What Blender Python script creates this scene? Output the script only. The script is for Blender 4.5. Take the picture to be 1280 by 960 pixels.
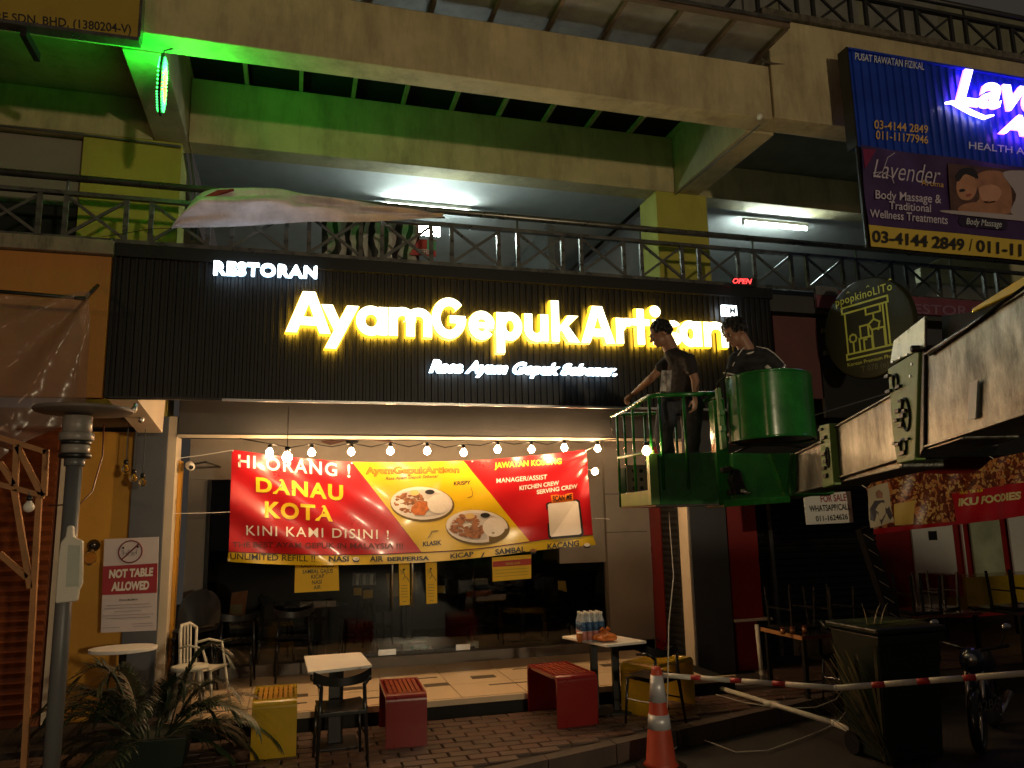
import bpy, bmesh, math, random
from mathutils import Vector, Matrix, noise
random.seed(7)
R = math.radians
S = bpy.context.scene
for o in list(bpy.data.objects): bpy.data.objects.remove(o)

# ---------------------------------------------------------------- camera
F_PX = 961.0                       # focal length in photo pixels (1280 wide)
CAM = Vector((0, 0, 1.7))
def _n(v): return v.normalized()
Xc = _n(Vector((3417, -96, -F_PX)))            # facade direction in camera axes
Zc = Vector((-115, 5529, -F_PX)); Zc = _n(Zc - Zc.dot(Xc) * Xc)
Yc = Zc.cross(Xc)
ROT = Matrix((Xc, Yc, Zc))                     # camera axes -> world
cam_d = bpy.data.cameras.new('camera'); cam = bpy.data.objects.new('camera', cam_d)
S.collection.objects.link(cam); S.camera = cam
M4 = ROT.to_4x4(); M4.translation = CAM; cam.matrix_world = M4
cam_d.sensor_fit = 'HORIZONTAL'; cam_d.sensor_width = 36; cam_d.lens = 36 * F_PX / 1280
cam_d.clip_start = 0.05; cam_d.clip_end = 500
# ---------------------------------------------------------------- night sky
W = bpy.data.worlds.new("World"); S.world = W; W.use_nodes = True
bg = W.node_tree.nodes['Background']
bg.inputs[0].default_value = (1.0, 0.84, 0.70, 1); bg.inputs[1].default_value = 0.030
# ---------------------------------------------------------------- lamps across the street (behind the camera)
def lamp(name, kind, loc, energy, col, size=.2, target=None, **kw):
    d = bpy.data.lights.new(name, kind); d.energy = energy; d.color = col
    if kind == 'AREA': d.size = size
    elif kind in ('POINT', 'SPOT'): d.shadow_soft_size = size
    for k, v in kw.items(): setattr(d, k, v)
    o = bpy.data.objects.new(name, d); S.collection.objects.link(o); o.location = loc
    if target is not None:
        o.rotation_euler = (Vector(target) - Vector(loc)).to_track_quat('-Z', 'Y').to_euler()
    return o
lamp('street_lamp_light', 'POINT', (4.0, -9.0, 2.6), 1500, (1.0, .80, .50), .22)
lamp('street_lamp_light', 'POINT', (-7.0, -7.0, 3.0), 330, (1.0, .58, .30), .25)
S.view_settings.view_transform = 'Standard'; S.view_settings.look = 'None'
S.view_settings.exposure = 0; S.view_settings.gamma = 1
S.render.engine = 'CYCLES'
S.render.resolution_x = 1024; S.render.resolution_y = 768

# ---------------------------------------------------------------- photo pixel -> point on a real plane
def ray(x, y): return ROT @ Vector(((x - 640) / F_PX, -(y - 480) / F_PX, -1))
def onY(x, y, Y): d = ray(x, y); return CAM + d * (Y / d.y)
def onX(x, y, X): d = ray(x, y); return CAM + d * (X / d.x)
def onZ(x, y, z): d = ray(x, y); return CAM + d * ((z - 1.7) / d.z)
def onD(x, y, D): return CAM + ray(x, y) * D

# ---------------------------------------------------------------- object helpers
def off(o):
    v = Vector((0, 0, 0))
    while o is not None: v = v + o.location; o = o.parent
    return v
def tag(o, label=None, cat=None, group=None, kind=None):
    if label: o['label'] = label
    if cat: o['category'] = cat
    if group: o['group'] = group
    if kind: o['kind'] = kind
    return o
def thing(name, loc, label, cat, group=None, kind=None):
    o = bpy.data.objects.new(name, None); S.collection.objects.link(o)
    o.empty_display_size = .1; o.location = loc
    return tag(o, label, cat, group, kind)
def kids(o): return [c for c in bpy.data.objects if c.parent == o]
def copy_tree(o, parent=None):
    c = o.copy(); S.collection.objects.link(c); c.parent = parent
    for k in kids(o): copy_tree(k, c)
    return c
def bx8(c, a, b, d):
    return [c + sx * a + sy * b + sz * d for sz in (-1, 1) for sy in (-1, 1) for sx in (-1, 1)]
BF = [(0, 2, 3, 1), (4, 5, 7, 6), (0, 1, 5, 4), (2, 6, 7, 3), (0, 4, 6, 2), (1, 3, 7, 5)]
class MB:
    def __init__(s): s.v = []; s.f = []; s.m = []; s.uv = None
    def add(s, vs, fs, mi=0):
        b = len(s.v); s.v += [Vector(p) for p in vs]
        s.f += [tuple(i + b for i in f) for f in fs]; s.m += [mi] * len(fs); return s
    def box(s, x0, x1, y0, y1, z0, z1, mi=0):
        c = Vector(((x0 + x1) / 2, (y0 + y1) / 2, (z0 + z1) / 2))
        return s.add(bx8(c, Vector(((x1 - x0) / 2, 0, 0)), Vector((0, (y1 - y0) / 2, 0)), Vector((0, 0, (z1 - z0) / 2))), BF, mi)
    def obox(s, c, a, b, d, mi=0): return s.add(bx8(Vector(c), Vector(a), Vector(b), Vector(d)), BF, mi)
    def beam(s, p, q, w, h, up=(0, 0, 1), mi=0):
        p = Vector(p); q = Vector(q); t = (q - p); up = Vector(up)
        if abs(t.normalized().dot(up)) > .95: up = Vector((0, 1, 0))
        sd = t.cross(up).normalized(); u = sd.cross(t).normalized()
        return s.obox((p + q) / 2, t / 2, u * h / 2, sd * (w / 2), mi) if False else s.obox((p + q) / 2, sd * (w / 2), t / 2, u * (h / 2), mi)
    def prism(s, pts, vec, mi=0):
        n = len(pts); vec = Vector(vec); pts = [Vector(p) for p in pts]
        return s.add(pts + [p + vec for p in pts], [tuple(range(n)), tuple(range(2 * n - 1, n - 1, -1))] +
                     [(i, i + n, (i + 1) % n + n, (i + 1) % n) for i in range(n)], mi)
    def tube(s, pts, r, n=8, mi=0, caps=True):
        pts = [Vector(p) for p in pts]; rs = r if isinstance(r, (list, tuple)) else [r] * len(pts)
        b = len(s.v); pu = None
        for i, p in enumerate(pts):
            t = (pts[min(i + 1, len(pts) - 1)] - pts[max(i - 1, 0)])
            t = t.normalized() if t.length > 1e-9 else Vector((0, 0, 1))
            if pu is None:
                pu = t.cross(Vector((0, 0, 1)) if abs(t.z) < .9 else Vector((0, 1, 0))).normalized()
            else:
                pu = (pu - t * pu.dot(t)).normalized()
            w = t.cross(pu)
            for k in range(n):
                a = 2 * math.pi * k / n
                s.v.append(p + (pu * math.cos(a) + w * math.sin(a)) * rs[i])
        for i in range(len(pts) - 1):
            for k in range(n):
                k2 = (k + 1) % n
                s.f.append((b + i * n + k, b + i * n + k2, b + (i + 1) * n + k2, b + (i + 1) * n + k)); s.m.append(mi)
        if caps:
            s.f.append(tuple(b + k for k in range(n - 1, -1, -1))); s.m.append(mi)
            e = b + (len(pts) - 1) * n
            s.f.append(tuple(e + k for k in range(n))); s.m.append(mi)
        return s
    def lathe(s, c, prof, n=20, axis=(0, 0, 1), mi=0):      # prof: (radius, along axis)
        ax = Vector(axis).normalized(); c = Vector(c)
        u = ax.cross(Vector((0, 0, 1)) if abs(ax.z) < .9 else Vector((1, 0, 0))).normalized(); w = ax.cross(u)
        b = len(s.v); m = len(prof)
        for r, h in prof:
            for k in range(n):
                a = 2 * math.pi * k / n
                s.v.append(c + ax * h + (u * math.cos(a) + w * math.sin(a)) * r)
        for i in range(m - 1):
            for k in range(n):
                k2 = (k + 1) % n
                s.f.append((b + i * n + k, b + i * n + k2, b + (i + 1) * n + k2, b + (i + 1) * n + k)); s.m.append(mi)
        s.f.append(tuple(b + k for k in range(n - 1, -1, -1))); s.m.append(mi)
        s.f.append(tuple(b + (m - 1) * n + k for k in range(n))); s.m.append(mi)
        return s
    def ball(s, c, r, n=12, mi=0):
        r = Vector((r, r, r)) if not isinstance(r, (tuple, Vector)) else Vector(r)
        c = Vector(c); b = len(s.v); m = max(4, n // 2)
        s.v.append(c + Vector((0, 0, -r.z)))
        for i in range(1, m):
            a = math.pi * i / m - math.pi / 2
            for k in range(n):
                t = 2 * math.pi * k / n
                s.v.append(c + Vector((r.x * math.cos(a) * math.cos(t), r.y * math.cos(a) * math.sin(t), r.z * math.sin(a))))
        s.v.append(c + Vector((0, 0, r.z))); top = len(s.v) - 1
        for k in range(n):
            k2 = (k + 1) % n
            s.f.append((b, b + 1 + k2, b + 1 + k)); s.m.append(mi)
            for i in range(m - 2):
                q = b + 1 + i * n
                s.f.append((q + k, q + k2, q + n + k2, q + n + k)); s.m.append(mi)
            q = b + 1 + (m - 2) * n
            s.f.append((q + k, q + k2, top)); s.m.append(mi)
        return s
    def sheet(s, fn, nu, nv, mi=0, uv=True):
        b = len(s.v)
        if uv and s.uv is None: s.uv = {}
        for j in range(nv + 1):
            for i in range(nu + 1):
                if uv: s.uv[len(s.v)] = (i / nu, j / nv)
                s.v.append(Vector(fn(i / nu, j / nv)))
        for j in range(nv):
            for i in range(nu):
                a = b + j * (nu + 1) + i
                s.f.append((a, a + 1, a + nu + 2, a + nu + 1)); s.m.append(mi)
        return s
    def build(s, name, mat, parent=None, smooth=False, bevel=0, loc=None):
        if parent is not None: o_ = off(parent); L = Vector((0, 0, 0))
        else:
            if loc is None:
                xs = [p.x for p in s.v]; ys = [p.y for p in s.v]; zs = [p.z for p in s.v]
                loc = ((min(xs) + max(xs)) / 2, (min(ys) + max(ys)) / 2, min(zs))
            o_ = Vector(loc); L = o_
        me = bpy.data.meshes.new(name)
        me.from_pydata([tuple(p - o_) for p in s.v], [], s.f)
        for m in (mat if isinstance(mat, (list, tuple)) else [mat]): me.materials.append(m)
        me.polygons.foreach_set('material_index', s.m)
        if s.uv:
            ul = me.uv_layers.new(name='UVMap')
            for lp in me.loops: ul.data[lp.index].uv = s.uv.get(lp.vertex_index, (0, 0))
        if smooth: me.polygons.foreach_set('use_smooth', [True] * len(me.polygons))
        me.update()
        o = bpy.data.objects.new(name, me); S.collection.objects.link(o)
        o.location = L
        if parent is not None: o.parent = parent
        if bevel:
            md = o.modifiers.new('b', 'BEVEL'); md.width = bevel; md.segments = 2; md.limit_method = 'ANGLE'
            me.polygons.foreach_set('use_smooth', [True] * len(me.polygons))
            md.harden_normals = True
        elif smooth == 'auto': pass
        return o
def BX(name, mat, parent, x0, x1, y0, y1, z0, z1, bevel=0):
    return MB().box(x0, x1, y0, y1, z0, z1).build(name, mat, parent, bevel=bevel)

# ---------------------------------------------------------------- materials
def mat(name, col, rough=.7, metal=0, var=.25, scale=3, bump=.15, bscale=60, dirt=0, dirtcol=(.03, .025, .02), coat=0, spec=.5, rvar=.1, dlo=.5, dhi=.75, dstretch=(2.2, 2.2, .5)):
    m = bpy.data.materials.new(name); m.use_nodes = True; nt = m.node_tree; N = nt.nodes; L = nt.links
    p = N['Principled BSDF']; p.inputs['Metallic'].default_value = metal
    p.inputs['Specular IOR Level'].default_value = spec
    p.inputs['Coat Weight'].default_value = coat; p.inputs['Coat Roughness'].default_value = .12
    tc = N.new('ShaderNodeTexCoord')
    n1 = N.new('ShaderNodeTexNoise'); n1.inputs['Scale'].default_value = scale; n1.inputs['Detail'].default_value = 6; n1.inputs['Roughness'].default_value = .65
    L.new(tc.outputs['Object'], n1.inputs['Vector'])
    cr = N.new('ShaderNodeValToRGB'); c = Vector(col)
    cr.color_ramp.elements[0].position = .3; cr.color_ramp.elements[1].position = .7
    cr.color_ramp.elements[0].color = (*(c * (1 - var)), 1); cr.color_ramp.elements[1].color = (*[min(1, k * (1 + var * .6)) for k in c], 1)
    L.new(n1.outputs['Fac'], cr.inputs['Fac']); out = cr.outputs['Color']
    if dirt:
        n3 = N.new('ShaderNodeTexNoise'); n3.inputs['Scale'].default_value = scale * .6; n3.inputs['Detail'].default_value = 8; n3.inputs['Roughness'].default_value = .75
        mp = N.new('ShaderNodeMapping'); mp.inputs['Scale'].default_value = dstretch; L.new(tc.outputs['Object'], mp.inputs['Vector']); L.new(mp.outputs[0], n3.inputs['Vector'])
        r3 = N.new('ShaderNodeValToRGB'); r3.color_ramp.elements[0].position = dlo; r3.color_ramp.elements[1].position = dhi
        r3.color_ramp.elements[0].color = (0, 0, 0, 1); r3.color_ramp.elements[1].color = (dirt, dirt, dirt, 1)
        L.new(n3.outputs['Fac'], r3.inputs['Fac'])
        mx = N.new('ShaderNodeMix'); mx.data_type = 'RGBA'; L.new(r3.outputs['Color'], mx.inputs['Factor'])
        L.new(out, mx.inputs[6]); mx.inputs[7].default_value = (*dirtcol, 1); out = mx.outputs[2]
    L.new(out, p.inputs['Base Color'])
    n2 = N.new('ShaderNodeTexNoise'); n2.inputs['Scale'].default_value = bscale; n2.inputs['Detail'].default_value = 4
    L.new(tc.outputs['Object'], n2.inputs['Vector'])
    if bump:
        b = N.new('ShaderNodeBump'); b.inputs['Strength'].default_value = bump; b.inputs['Distance'].default_value = .01
        L.new(n2.outputs['Fac'], b.inputs['Height']); L.new(b.outputs[0], p.inputs['Normal'])
    mr = N.new('ShaderNodeMapRange'); mr.inputs['To Min'].default_value = max(0.02, rough - rvar); mr.inputs['To Max'].default_value = min(1, rough + rvar)
    L.new(n1.outputs['Fac'], mr.inputs['Value']); L.new(mr.outputs[0], p.inputs['Roughness'])
    return m
def emit(name, col, st, base=(.8, .8, .8)):
    m = bpy.data.materials.new(name); m.use_nodes = True; p = m.node_tree.nodes['Principled BSDF']
    p.inputs['Base Color'].default_value = (*base, 1); p.inputs['Emission Color'].default_value = (*col, 1); p.inputs['Emission Strength'].default_value = st
    return m
def flat(name, col, rough=.5, spec=.5):
    return mat(name, col, rough, var=.06, bump=0, spec=spec)
M = {}
M['cream'] = mat('cream_paint', (.50, .42, .24), .8, var=.24, scale=1.6, dirt=.75, dlo=.46, dhi=.8, dstretch=(3.5, 3.5, .8), dirtcol=(.13, .10, .06), bump=.25, bscale=25)
M['yellow_wall'] = mat('yellow_paint', (.42, .38, .06), .75, var=.15, scale=1.5, dirt=.3, dirtcol=(.10, .09, .03))
M['white_ceil'] = mat('white_ceiling', (.62, .62, .60), .8, var=.08, dirt=.25, dirtcol=(.3, .3, .28))
M['dark_gray'] = mat('charcoal_paint', (.045, .047, .052), .6, var=.2, bump=.1)
M['beam_gray'] = mat('grey_beam_paint', (.042, .041, .041), .65, var=.2)
M['pillar'] = mat('slate_pillar_paint', (.075, .085, .105), .55, var=.15, bump=.08)
M['beige'] = mat('beige_plaster', (.25, .222, .19), .75, var=.12, scale=2, dirt=.25, dirtcol=(.18, .15, .12))
M['cream_light'] = mat('pale_cream_edge', (.55, .47, .36), .6, var=.1)
M['amber'] = mat('amber_wall_paint', (.55, .27, .02), .6, var=.15, scale=1.5, dirt=.2, dirtcol=(.25, .10, .01))
M['orange'] = mat('orange_fascia_paint', (.45, .19, .035), .7, var=.15, scale=1, dirt=.3, dirtcol=(.2, .08, .02))
M['shutter_or'] = mat('orange_shutter', (.20, .05, .010), .5, var=.2, dirt=.3)
M['red'] = mat('red_gloss_paint', (.20, .006, .006), .3, var=.12, bump=.03, coat=.4, dirt=.12)
M['red_wall'] = mat('red_wall_paint', (.26, .009, .008), .5, var=.15, bump=.08)
M['yellow'] = mat('yellow_gloss_paint', (.46, .30, .008), .28, var=.12, bump=.03, coat=.4, dirt=.15, dirtcol=(.2, .12, .02))
M['green'] = mat('green_machine_paint', (.010, .155, .018), .26, var=.35, scale=5, bump=.10, bscale=14, coat=.5, dirt=.6, dirtcol=(.015, .05, .015))
M['lime'] = mat('faded_green_paint', (.15, .30, .06), .45, var=.2, scale=8, dirt=.35, dirtcol=(.10, .10, .04))
M['steel'] = mat('brushed_boom_metal', (.27, .27, .245), .36, metal=.7, var=.55, scale=4, dirt=.95, dirtcol=(.03, .026, .018), bump=.12, rvar=.22, dlo=.40, dhi=.64, dstretch=(2.6, 2.6, .8))
M['steel2'] = mat('clean_steel', (.55, .55, .55), .3, metal=1, var=.1)
M['yel_boom'] = mat('yellow_boom_paint', (.95, .72, .0), .5, var=.1, coat=0)
M['black'] = mat('black_metal', (.012, .012, .012), .4, var=.3, bump=.05)
M['black_matte'] = mat('matte_black', (.008, .008, .008), .85, var=.3)
M['black_pl'] = mat('black_plastic', (.012, .012, .013), .25, var=.2, bump=.02)
M['panel'] = mat('black_corrugated_steel', (.007, .007, .008), .45, var=.25, bump=.03, spec=.35)
M['white'] = mat('white_paint', (.75, .73, .68), .4, var=.06, dirt=.12, dirtcol=(.4, .36, .3))
M['white_dirty'] = mat('aged_white_plastic', (.60, .58, .50), .45, var=.12, dirt=.5, dirtcol=(.25, .22, .17))
M['pvc'] = mat('grey_pvc', (.11, .115, .12), .4, var=.15, dirt=.4)
M['rail'] = mat('weathered_dark_steel', (.20, .195, .175), .30, metal=.8, var=.35, scale=8, bump=.05, rvar=.15)
M['rail_dk'] = mat('black_painted_steel', (.02, .02, .018), .45, var=.3)
M['wood'] = mat('pale_timber', (.36, .17, .06), .6, var=.3, scale=9, bump=.2)
M['dkwood'] = mat('dark_red_timber', (.13, .03, .02), .4, var=.4, scale=8, coat=.3)
M['tile'] = mat('beige_floor_tile', (.60, .46, .30), .42, var=.08, scale=1.5, bump=.03, dirt=.25, dirtcol=(.35, .24, .14))
M['tile_dk'] = mat('brown_inset_tile', (.11, .085, .06), .5, var=.15)
M['paver'] = mat('worn_brown_paver', (.095, .060, .046), .42, var=.4, scale=6, bump=.4, bscale=40, dirt=.5, dirtcol=(.07, .045, .035))
M['paver2'] = mat('reddish_paver', (.105, .056, .040), .45, var=.35, scale=7, bump=.4, bscale=45, dirt=.5, dirtcol=(.06, .04, .03))
M['asphalt'] = mat('worn_asphalt', (.03, .025, .023), .7, var=.4, scale=12, bump=.6, bscale=120)
M['joint'] = mat('paver_joint_sand', (.032, .022, .018), .9, var=.3)
M['kerb'] = mat('kerb_concrete', (.07, .05, .04), .8, var=.3, dirt=.6)
M['bulb'] = emit('warm_lamp', (1, .62, .30), 300)
M['bulb_small'] = emit('weak_warm_lamp', (1, .62, .30), 70)
M['fluor'] = emit('fluorescent_tube', (.80, 1.0, .95), 170)
M['led_y'] = emit('sign_letter_face', (1.0, .93, .60), 5)
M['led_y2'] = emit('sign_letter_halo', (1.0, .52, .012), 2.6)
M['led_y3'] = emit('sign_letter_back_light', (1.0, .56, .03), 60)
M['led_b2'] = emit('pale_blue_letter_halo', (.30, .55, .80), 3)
M['led_w'] = emit('white_letter_face', (.80, .93, 1.0), 7.5)
M['led_v'] = emit('violet_white_letter', (.93, .80, 1.0), 5)
M['led_v2'] = emit('violet_letter_halo', (.30, .08, 1.0), 9)
M['grn_led'] = emit('green_led', (.02, 1.0, .10), 6)
M['red_led'] = emit('red_led', (1.0, .08, .02), 6)

# ---------------------------------------------------------------- lettering
def text2d(s, bold=0, shear=0, space=1.0):
    c = bpy.data.curves.new('t', 'FONT'); c.body = s; c.size = 1; c.offset = bold; c.shear = shear
    c.space_character = space; c.resolution_u = 4; c.align_x = 'LEFT'
    o = bpy.data.objects.new('t', c); S.collection.objects.link(o)
    dg = bpy.context.evaluated_depsgraph_get(); dg.update()
    me = bpy.data.meshes.new_from_object(o.evaluated_get(dg))
    vs = [(v.co.x, v.co.y) for v in me.vertices]; fs = [tuple(p.vertices) for p in me.polygons]
    bpy.data.objects.remove(o); bpy.data.curves.remove(c); bpy.data.meshes.remove(me)
    return vs, fs
REFH = {}
def norm_text(s, bold, shear, space, cap):
    vs, fs = text2d(s, bold, shear, space)
    xs = [v[0] for v in vs]; ys = [v[1] for v in vs]
    x0, x1 = min(xs), max(xs)
    if cap: y0, y1 = 0 - bold, .70 + bold        # baseline..cap height
    else: y0, y1 = min(ys), max(ys)
    return [((x - x0) / (x1 - x0), (y - y0) / (y1 - y0)) for x, y in vs], fs
def bil(q, u, v):
    a, b, c, d = q                         # bottom-left, bottom-right, top-right, top-left
    return a * (1 - u) * (1 - v) + b * u * (1 - v) + c * u * v + d * (1 - u) * v
def islands(vs, fs):
    par = list(range(len(vs)))
    def fd(i):
        while par[i] != i: par[i] = par[par[i]]; i = par[i]
        return i
    for f in fs:
        for k in f[1:]: par[fd(k)] = fd(f[0])
    g = {}
    for f in fs: g.setdefault(fd(f[0]), []).append(f)
    L = []
    for k, ff in g.items():
        xs = [vs[i][0] for f in ff for i in f]; L.append([min(xs), max(xs), ff])
    L.sort(key=lambda t: t[0]); out = []
    for t in L:
        if out and t[0] < out[-1][1] - .35 * (min(t[1] - t[0], out[-1][1] - out[-1][0])):
            out[-1][1] = max(out[-1][1], t[1]); out[-1][2] += t[2]
        else: out.append(t)
    return [t[2] for t in out]
def letters(s, q, m, parent, name='lettering', bold=.0, shear=0, space=1, cap=True, mapper=None, depth=0, out=None, split=False, side=None):
    """q: four 3-D corners or mapper(u,v)->point; out: unit vector towards the reader"""
    vs, fs = norm_text(s, bold, shear, space, cap)
    fn = mapper if mapper else (lambda u, v: bil(q, u, v))
    groups = islands(vs, fs) if split else [fs]
    res = []
    for g in groups:
        b = MB(); idx = {}
        for f in g:
            for i in f:
                if i not in idx: idx[i] = len(b.v); b.v.append(Vector(fn(*vs[i])))
        ff = [tuple(idx[i] for i in f) for f in g]
        if depth:
            n = len(b.v); dv = Vector(out) * depth
            b.v += [p + dv for p in b.v]
            ec = {}
            for f in ff:
                for i in range(len(f)):
                    e = (f[i], f[(i + 1) % len(f)]); ec[e] = 1
            b.f = [tuple(i + n for i in f) for f in ff]; b.m = [0] * len(ff)
            b.f += [tuple(reversed(f)) for f in ff]; b.m += [1 if side else 0] * len(ff)
            for (i, j) in list(ec):
                if (j, i) not in ec: b.f.append((i, j, j + n, i + n)); b.m.append(1 if side else 0)
        else: b.f = ff; b.m = [0] * len(ff)
        res.append(b.build(name, [m, side] if side else m, parent))
    return res
def quadY(x0, y0, x1, y1, x2, y2, x3, y3, Y, dy=0):   # photo px: BL, BR, TR, TL on plane Y
    return [onY(x0, y0, Y) + Vector((0, dy, 0)), onY(x1, y1, Y) + Vector((0, dy, 0)), onY(x2, y2, Y) + Vector((0, dy, 0)), onY(x3, y3, Y) + Vector((0, dy, 0))]
# ================================================================ GROUND
def edgeY(x): return 5.47 + .30 * (x - 1.5)
g = MB().sheet(lambda u, v: (-40 + 80 * u, -40 + 60 * v, -.14 + .006 * noise.noise(Vector((u * 90, v * 70, 0)))), 120, 90).build('road', M['asphalt'], loc=(0, 0, -.14)); tag(g, kind='structure')
pv = MB().prism([(-12, edgeY(-12) + .12, -.3), (4.95, edgeY(4.95) + .12, -.3), (14, edgeY(4.95) + .12, -.3), (14, 14, -.3), (-12, 14, -.3)], (0, 0, .285)).build('pavement', M['joint'], loc=(0, 6, -.3)); tag(pv, kind='structure')
pav_off = Vector(pv.location)
# stamped pavers, one object each near the camera
base = {}
def brick_mesh(w, d, k):
    key = (round(w, 3), round(d, 3), k)
    if key not in base:
        me = MB().box(-w / 2, w / 2, -d / 2, d / 2, -.02, 0)
        bm = bmesh.new()
        vs = [bm.verts.new(p) for p in me.v]
        for f in me.f: bm.faces.new([vs[i] for i in f])
        bmesh.ops.bevel(bm, geom=[e for e in bm.edges if all(abs(v.co.z) < .001 for v in e.verts)], offset=.006, segments=1, affect='EDGES')
        m = bpy.data.meshes.new('brick'); bm.to_mesh(m); bm.free(); m.materials.append(M['paver'] if k else M['paver2']); base[key] = m
    return base[key]
def data(mb, name, m, bevel=0, smooth=False):
    me = bpy.data.meshes.new(name); me.from_pydata([tuple(p) for p in mb.v], [], mb.f)
    for q in (m if isinstance(m, (list, tuple)) else [m]): me.materials.append(q)
    me.polygons.foreach_set('material_index', mb.m)
    if smooth: me.polygons.foreach_set('use_smooth', [True] * len(me.polygons))
    me.update(); return me
def inst(mesh, name, parent, loc, rot=(0, 0, 0)):
    o = bpy.data.objects.new(name, mesh); S.collection.objects.link(o); o.parent = parent
    o.location = Vector(loc) - off(parent); o.rotation_euler = rot; return o
PW, PD = .235, .117
y = 6.85; row = 0; cnt = 0; far = MB()
while y > 4.2:
    x = -3.2 + (PW / 2 if row % 2 else 0)
    while x < 5.0:
        if y - PD / 2 > edgeY(x) + .14:
            z = random.uniform(-.003, .003)
            jx, jy = random.uniform(-.004, .004), random.uniform(-.003, .003)
            vis = -1.7 < x < 4.9 and y > 5.15
            if vis and cnt < 296 and edgeY(x) + 1.3 > y:
                inst(brick_mesh(PW - .012, PD - .012, random.random() < .6), 'brick', pv, (x + jx, y + jy, z + .004), (random.uniform(-.006, .006), random.uniform(-.006, .006), random.uniform(-.012, .012))); cnt += 1
            else: far.box(x - PW / 2 + .006, x + PW / 2 - .006, y - PD / 2 + .006, y + PD / 2 - .006, -.02, z + .003)
        x += PW
    y -= PD; row += 1
y = 7.1
while y < 9.4:                                   # next shop's floor to the right
    x = 4.9
    while x < 11:
        far.box(x + .005, x + .295, y + .005, y + .295, -.02, random.uniform(0, .004)); x += .3
    y += .3
f_ = far.build('brick', M['paver'], pv); f_['kind'] = 'stuff'
kb = thing('kerb', (1.5, 5.5, -.14), None, None, kind='structure')
x = -9
while x < 4.9:
    x2 = min(x + .6, 4.95)
    MB().prism([(x + .004, edgeY(x), -.14), (x2 - .004, edgeY(x2), -.14), (x2 - .004, edgeY(x2) + .12, -.14), (x + .004, edgeY(x) + .12, -.14)], (0, 0, .142 + random.uniform(-.003, .003))).build('kerb_stone', M['kerb'], kb)
    x += .6
# ---- raised tiled terrace of the restaurant
TZ = .155
tr = thing('terrace', (1.3, 7.0, 0), None, None, kind='structure')
BX('plinth', M['black_matte'], tr, -.92, 4.19, 6.99, 8.62, -.1, .105)
BX('nosing', M['tile'], tr, -.93, 4.19, 6.955, 6.985, .10, TZ - .003, bevel=.004)
tmesh = data(MB().box(-.296, .296, -.269, .269, -.03, 0), 'floor_tile', M['tile'])
for r_ in range(3):
    for c_ in range(11):
        xx = -.62 + c_ * .6
        if xx > 3.9: continue
        inst(tmesh, 'floor_tile', tr, (xx, 6.99 + .27 + r_ * .545, TZ + random.uniform(-.0008, .0008)), (0, 0, R(180) if random.random() < .5 else 0))
for (px, py, w, d) in [(604, 846, .24, .13), (546, 856, .24, .13), (520, 848.5, .42, .035), (664, 835, .40, .035), (637, 854, .40, .035), (437, 861, .24, .13), (765, 831, .24, .13),
                       (251, 881, .24, .13), (278, 889, .50, .035), (225, 906, .2, .12), (368, 870, .24, .12), (705, 841, .24, .12), (350, 881, .45, .035), (820, 838, .35, .035), (470, 872, .40, .035)]:
    c = onZ(px, py, TZ); MB().box(c.x - w / 2, c.x + w / 2, c.y - d / 2, c.y + d / 2, TZ - .01, TZ + .0022).build('inset_tile', M['tile_dk'], tr)

# ================================================================ BUILDING
B = thing('commercial_building', (1.5, 7.8, 0), 'cream concrete shop block with deep projecting beams and open upstairs corridor', 'building')
c = M['cream']
BX('fascia_beam', c, B, -8, 4.43, 6.0, 6.25, 5.49, 6.06, .01)
BX('parapet_wall', c, B, 4.436, 14, 5.97, 6.25, 5.50, 6.58, .015)
BX('parapet_coping', mat('mossy_concrete', (.12, .105, .075), .9, var=.6, scale=14, dirt=.9, bump=.8), B, 4.36, 14, 5.93, 6.29, 6.583, 6.66, .01)
BX('rear_beam', c, B, -1.10, 4.28, 7.75, 8.02, 5.47, 6.17, .01)
BX('rear_beam', c, B, -8, -1.43, 7.79, 8.02, 5.47, 5.90, .01)
BX('rear_beam', c, B, 4.62, 14, 8.6, 8.9, 5.86, 6.34, .01)
BX('corridor_ceiling', M['white_ceil'], B, 4.62, 14, 8.905, 12.2, 5.87, 5.95)
for x0, x1 in ((-1.42, -1.105), (4.285, 4.61)):
    BX('cross_beam', c, B, x0, x1, 6.253, 8.03, 5.475, 6.5, .008)
MB().tube([(4.29, 6.02, 5.48), (4.29, 6.0, 5.53)], .02).ball((4.28, 6.0, 5.50), .03).build('drain_spout', M['white'], B, smooth=True)
BX('column', M['yellow_wall'], B, -2.05, -1.16, 7.80, 8.2, 2.7, 5.472, .006)
BX('column', M['yellow_wall'], B, 4.03, 4.70, 7.76, 8.2, 3.4, 5.472, .006)
# upstairs corridor
BX('corridor_slab', M['beam_gray'], B, -8, 14, 7.03, 12.2, 3.86, 4.05)
BX('corridor_ceiling', M['white_ceil'], B, -1.15, 4.28, 8.025, 12.2, 5.70, 5.8)
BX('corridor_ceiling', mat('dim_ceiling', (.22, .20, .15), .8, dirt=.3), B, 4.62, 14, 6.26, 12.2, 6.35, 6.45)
BX('corridor_ceiling', M['cream'], B, -8, -1.43, 6.26, 12.2, 5.905, 5.99)
BX('back_wall', mat('corridor_wall', (.48, .47, .43), .8), B, -1.0, 14, 12.2, 12.3, 4.05, 6.5)
BX('back_wall', M['beige'], B, -8, -2.06, 7.95, 8.1, 4.05, 5.47)
for x in (-3.1, .6, 2.9, 5.9, 8.2):
    BX('door_opening', M['black_matte'], B, x, x + 1.5, 7.90 if x < 0 else 12.15, 7.96 if x < 0 else 12.21, 4.06, 6.0 if x > 0 else 4.75)
BX('partition_wall', mat('grey_partition', (.10, .095, .09), .8), B, 3.3, 3.4, 9.6, 12.2, 4.05, 5.69)
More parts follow.
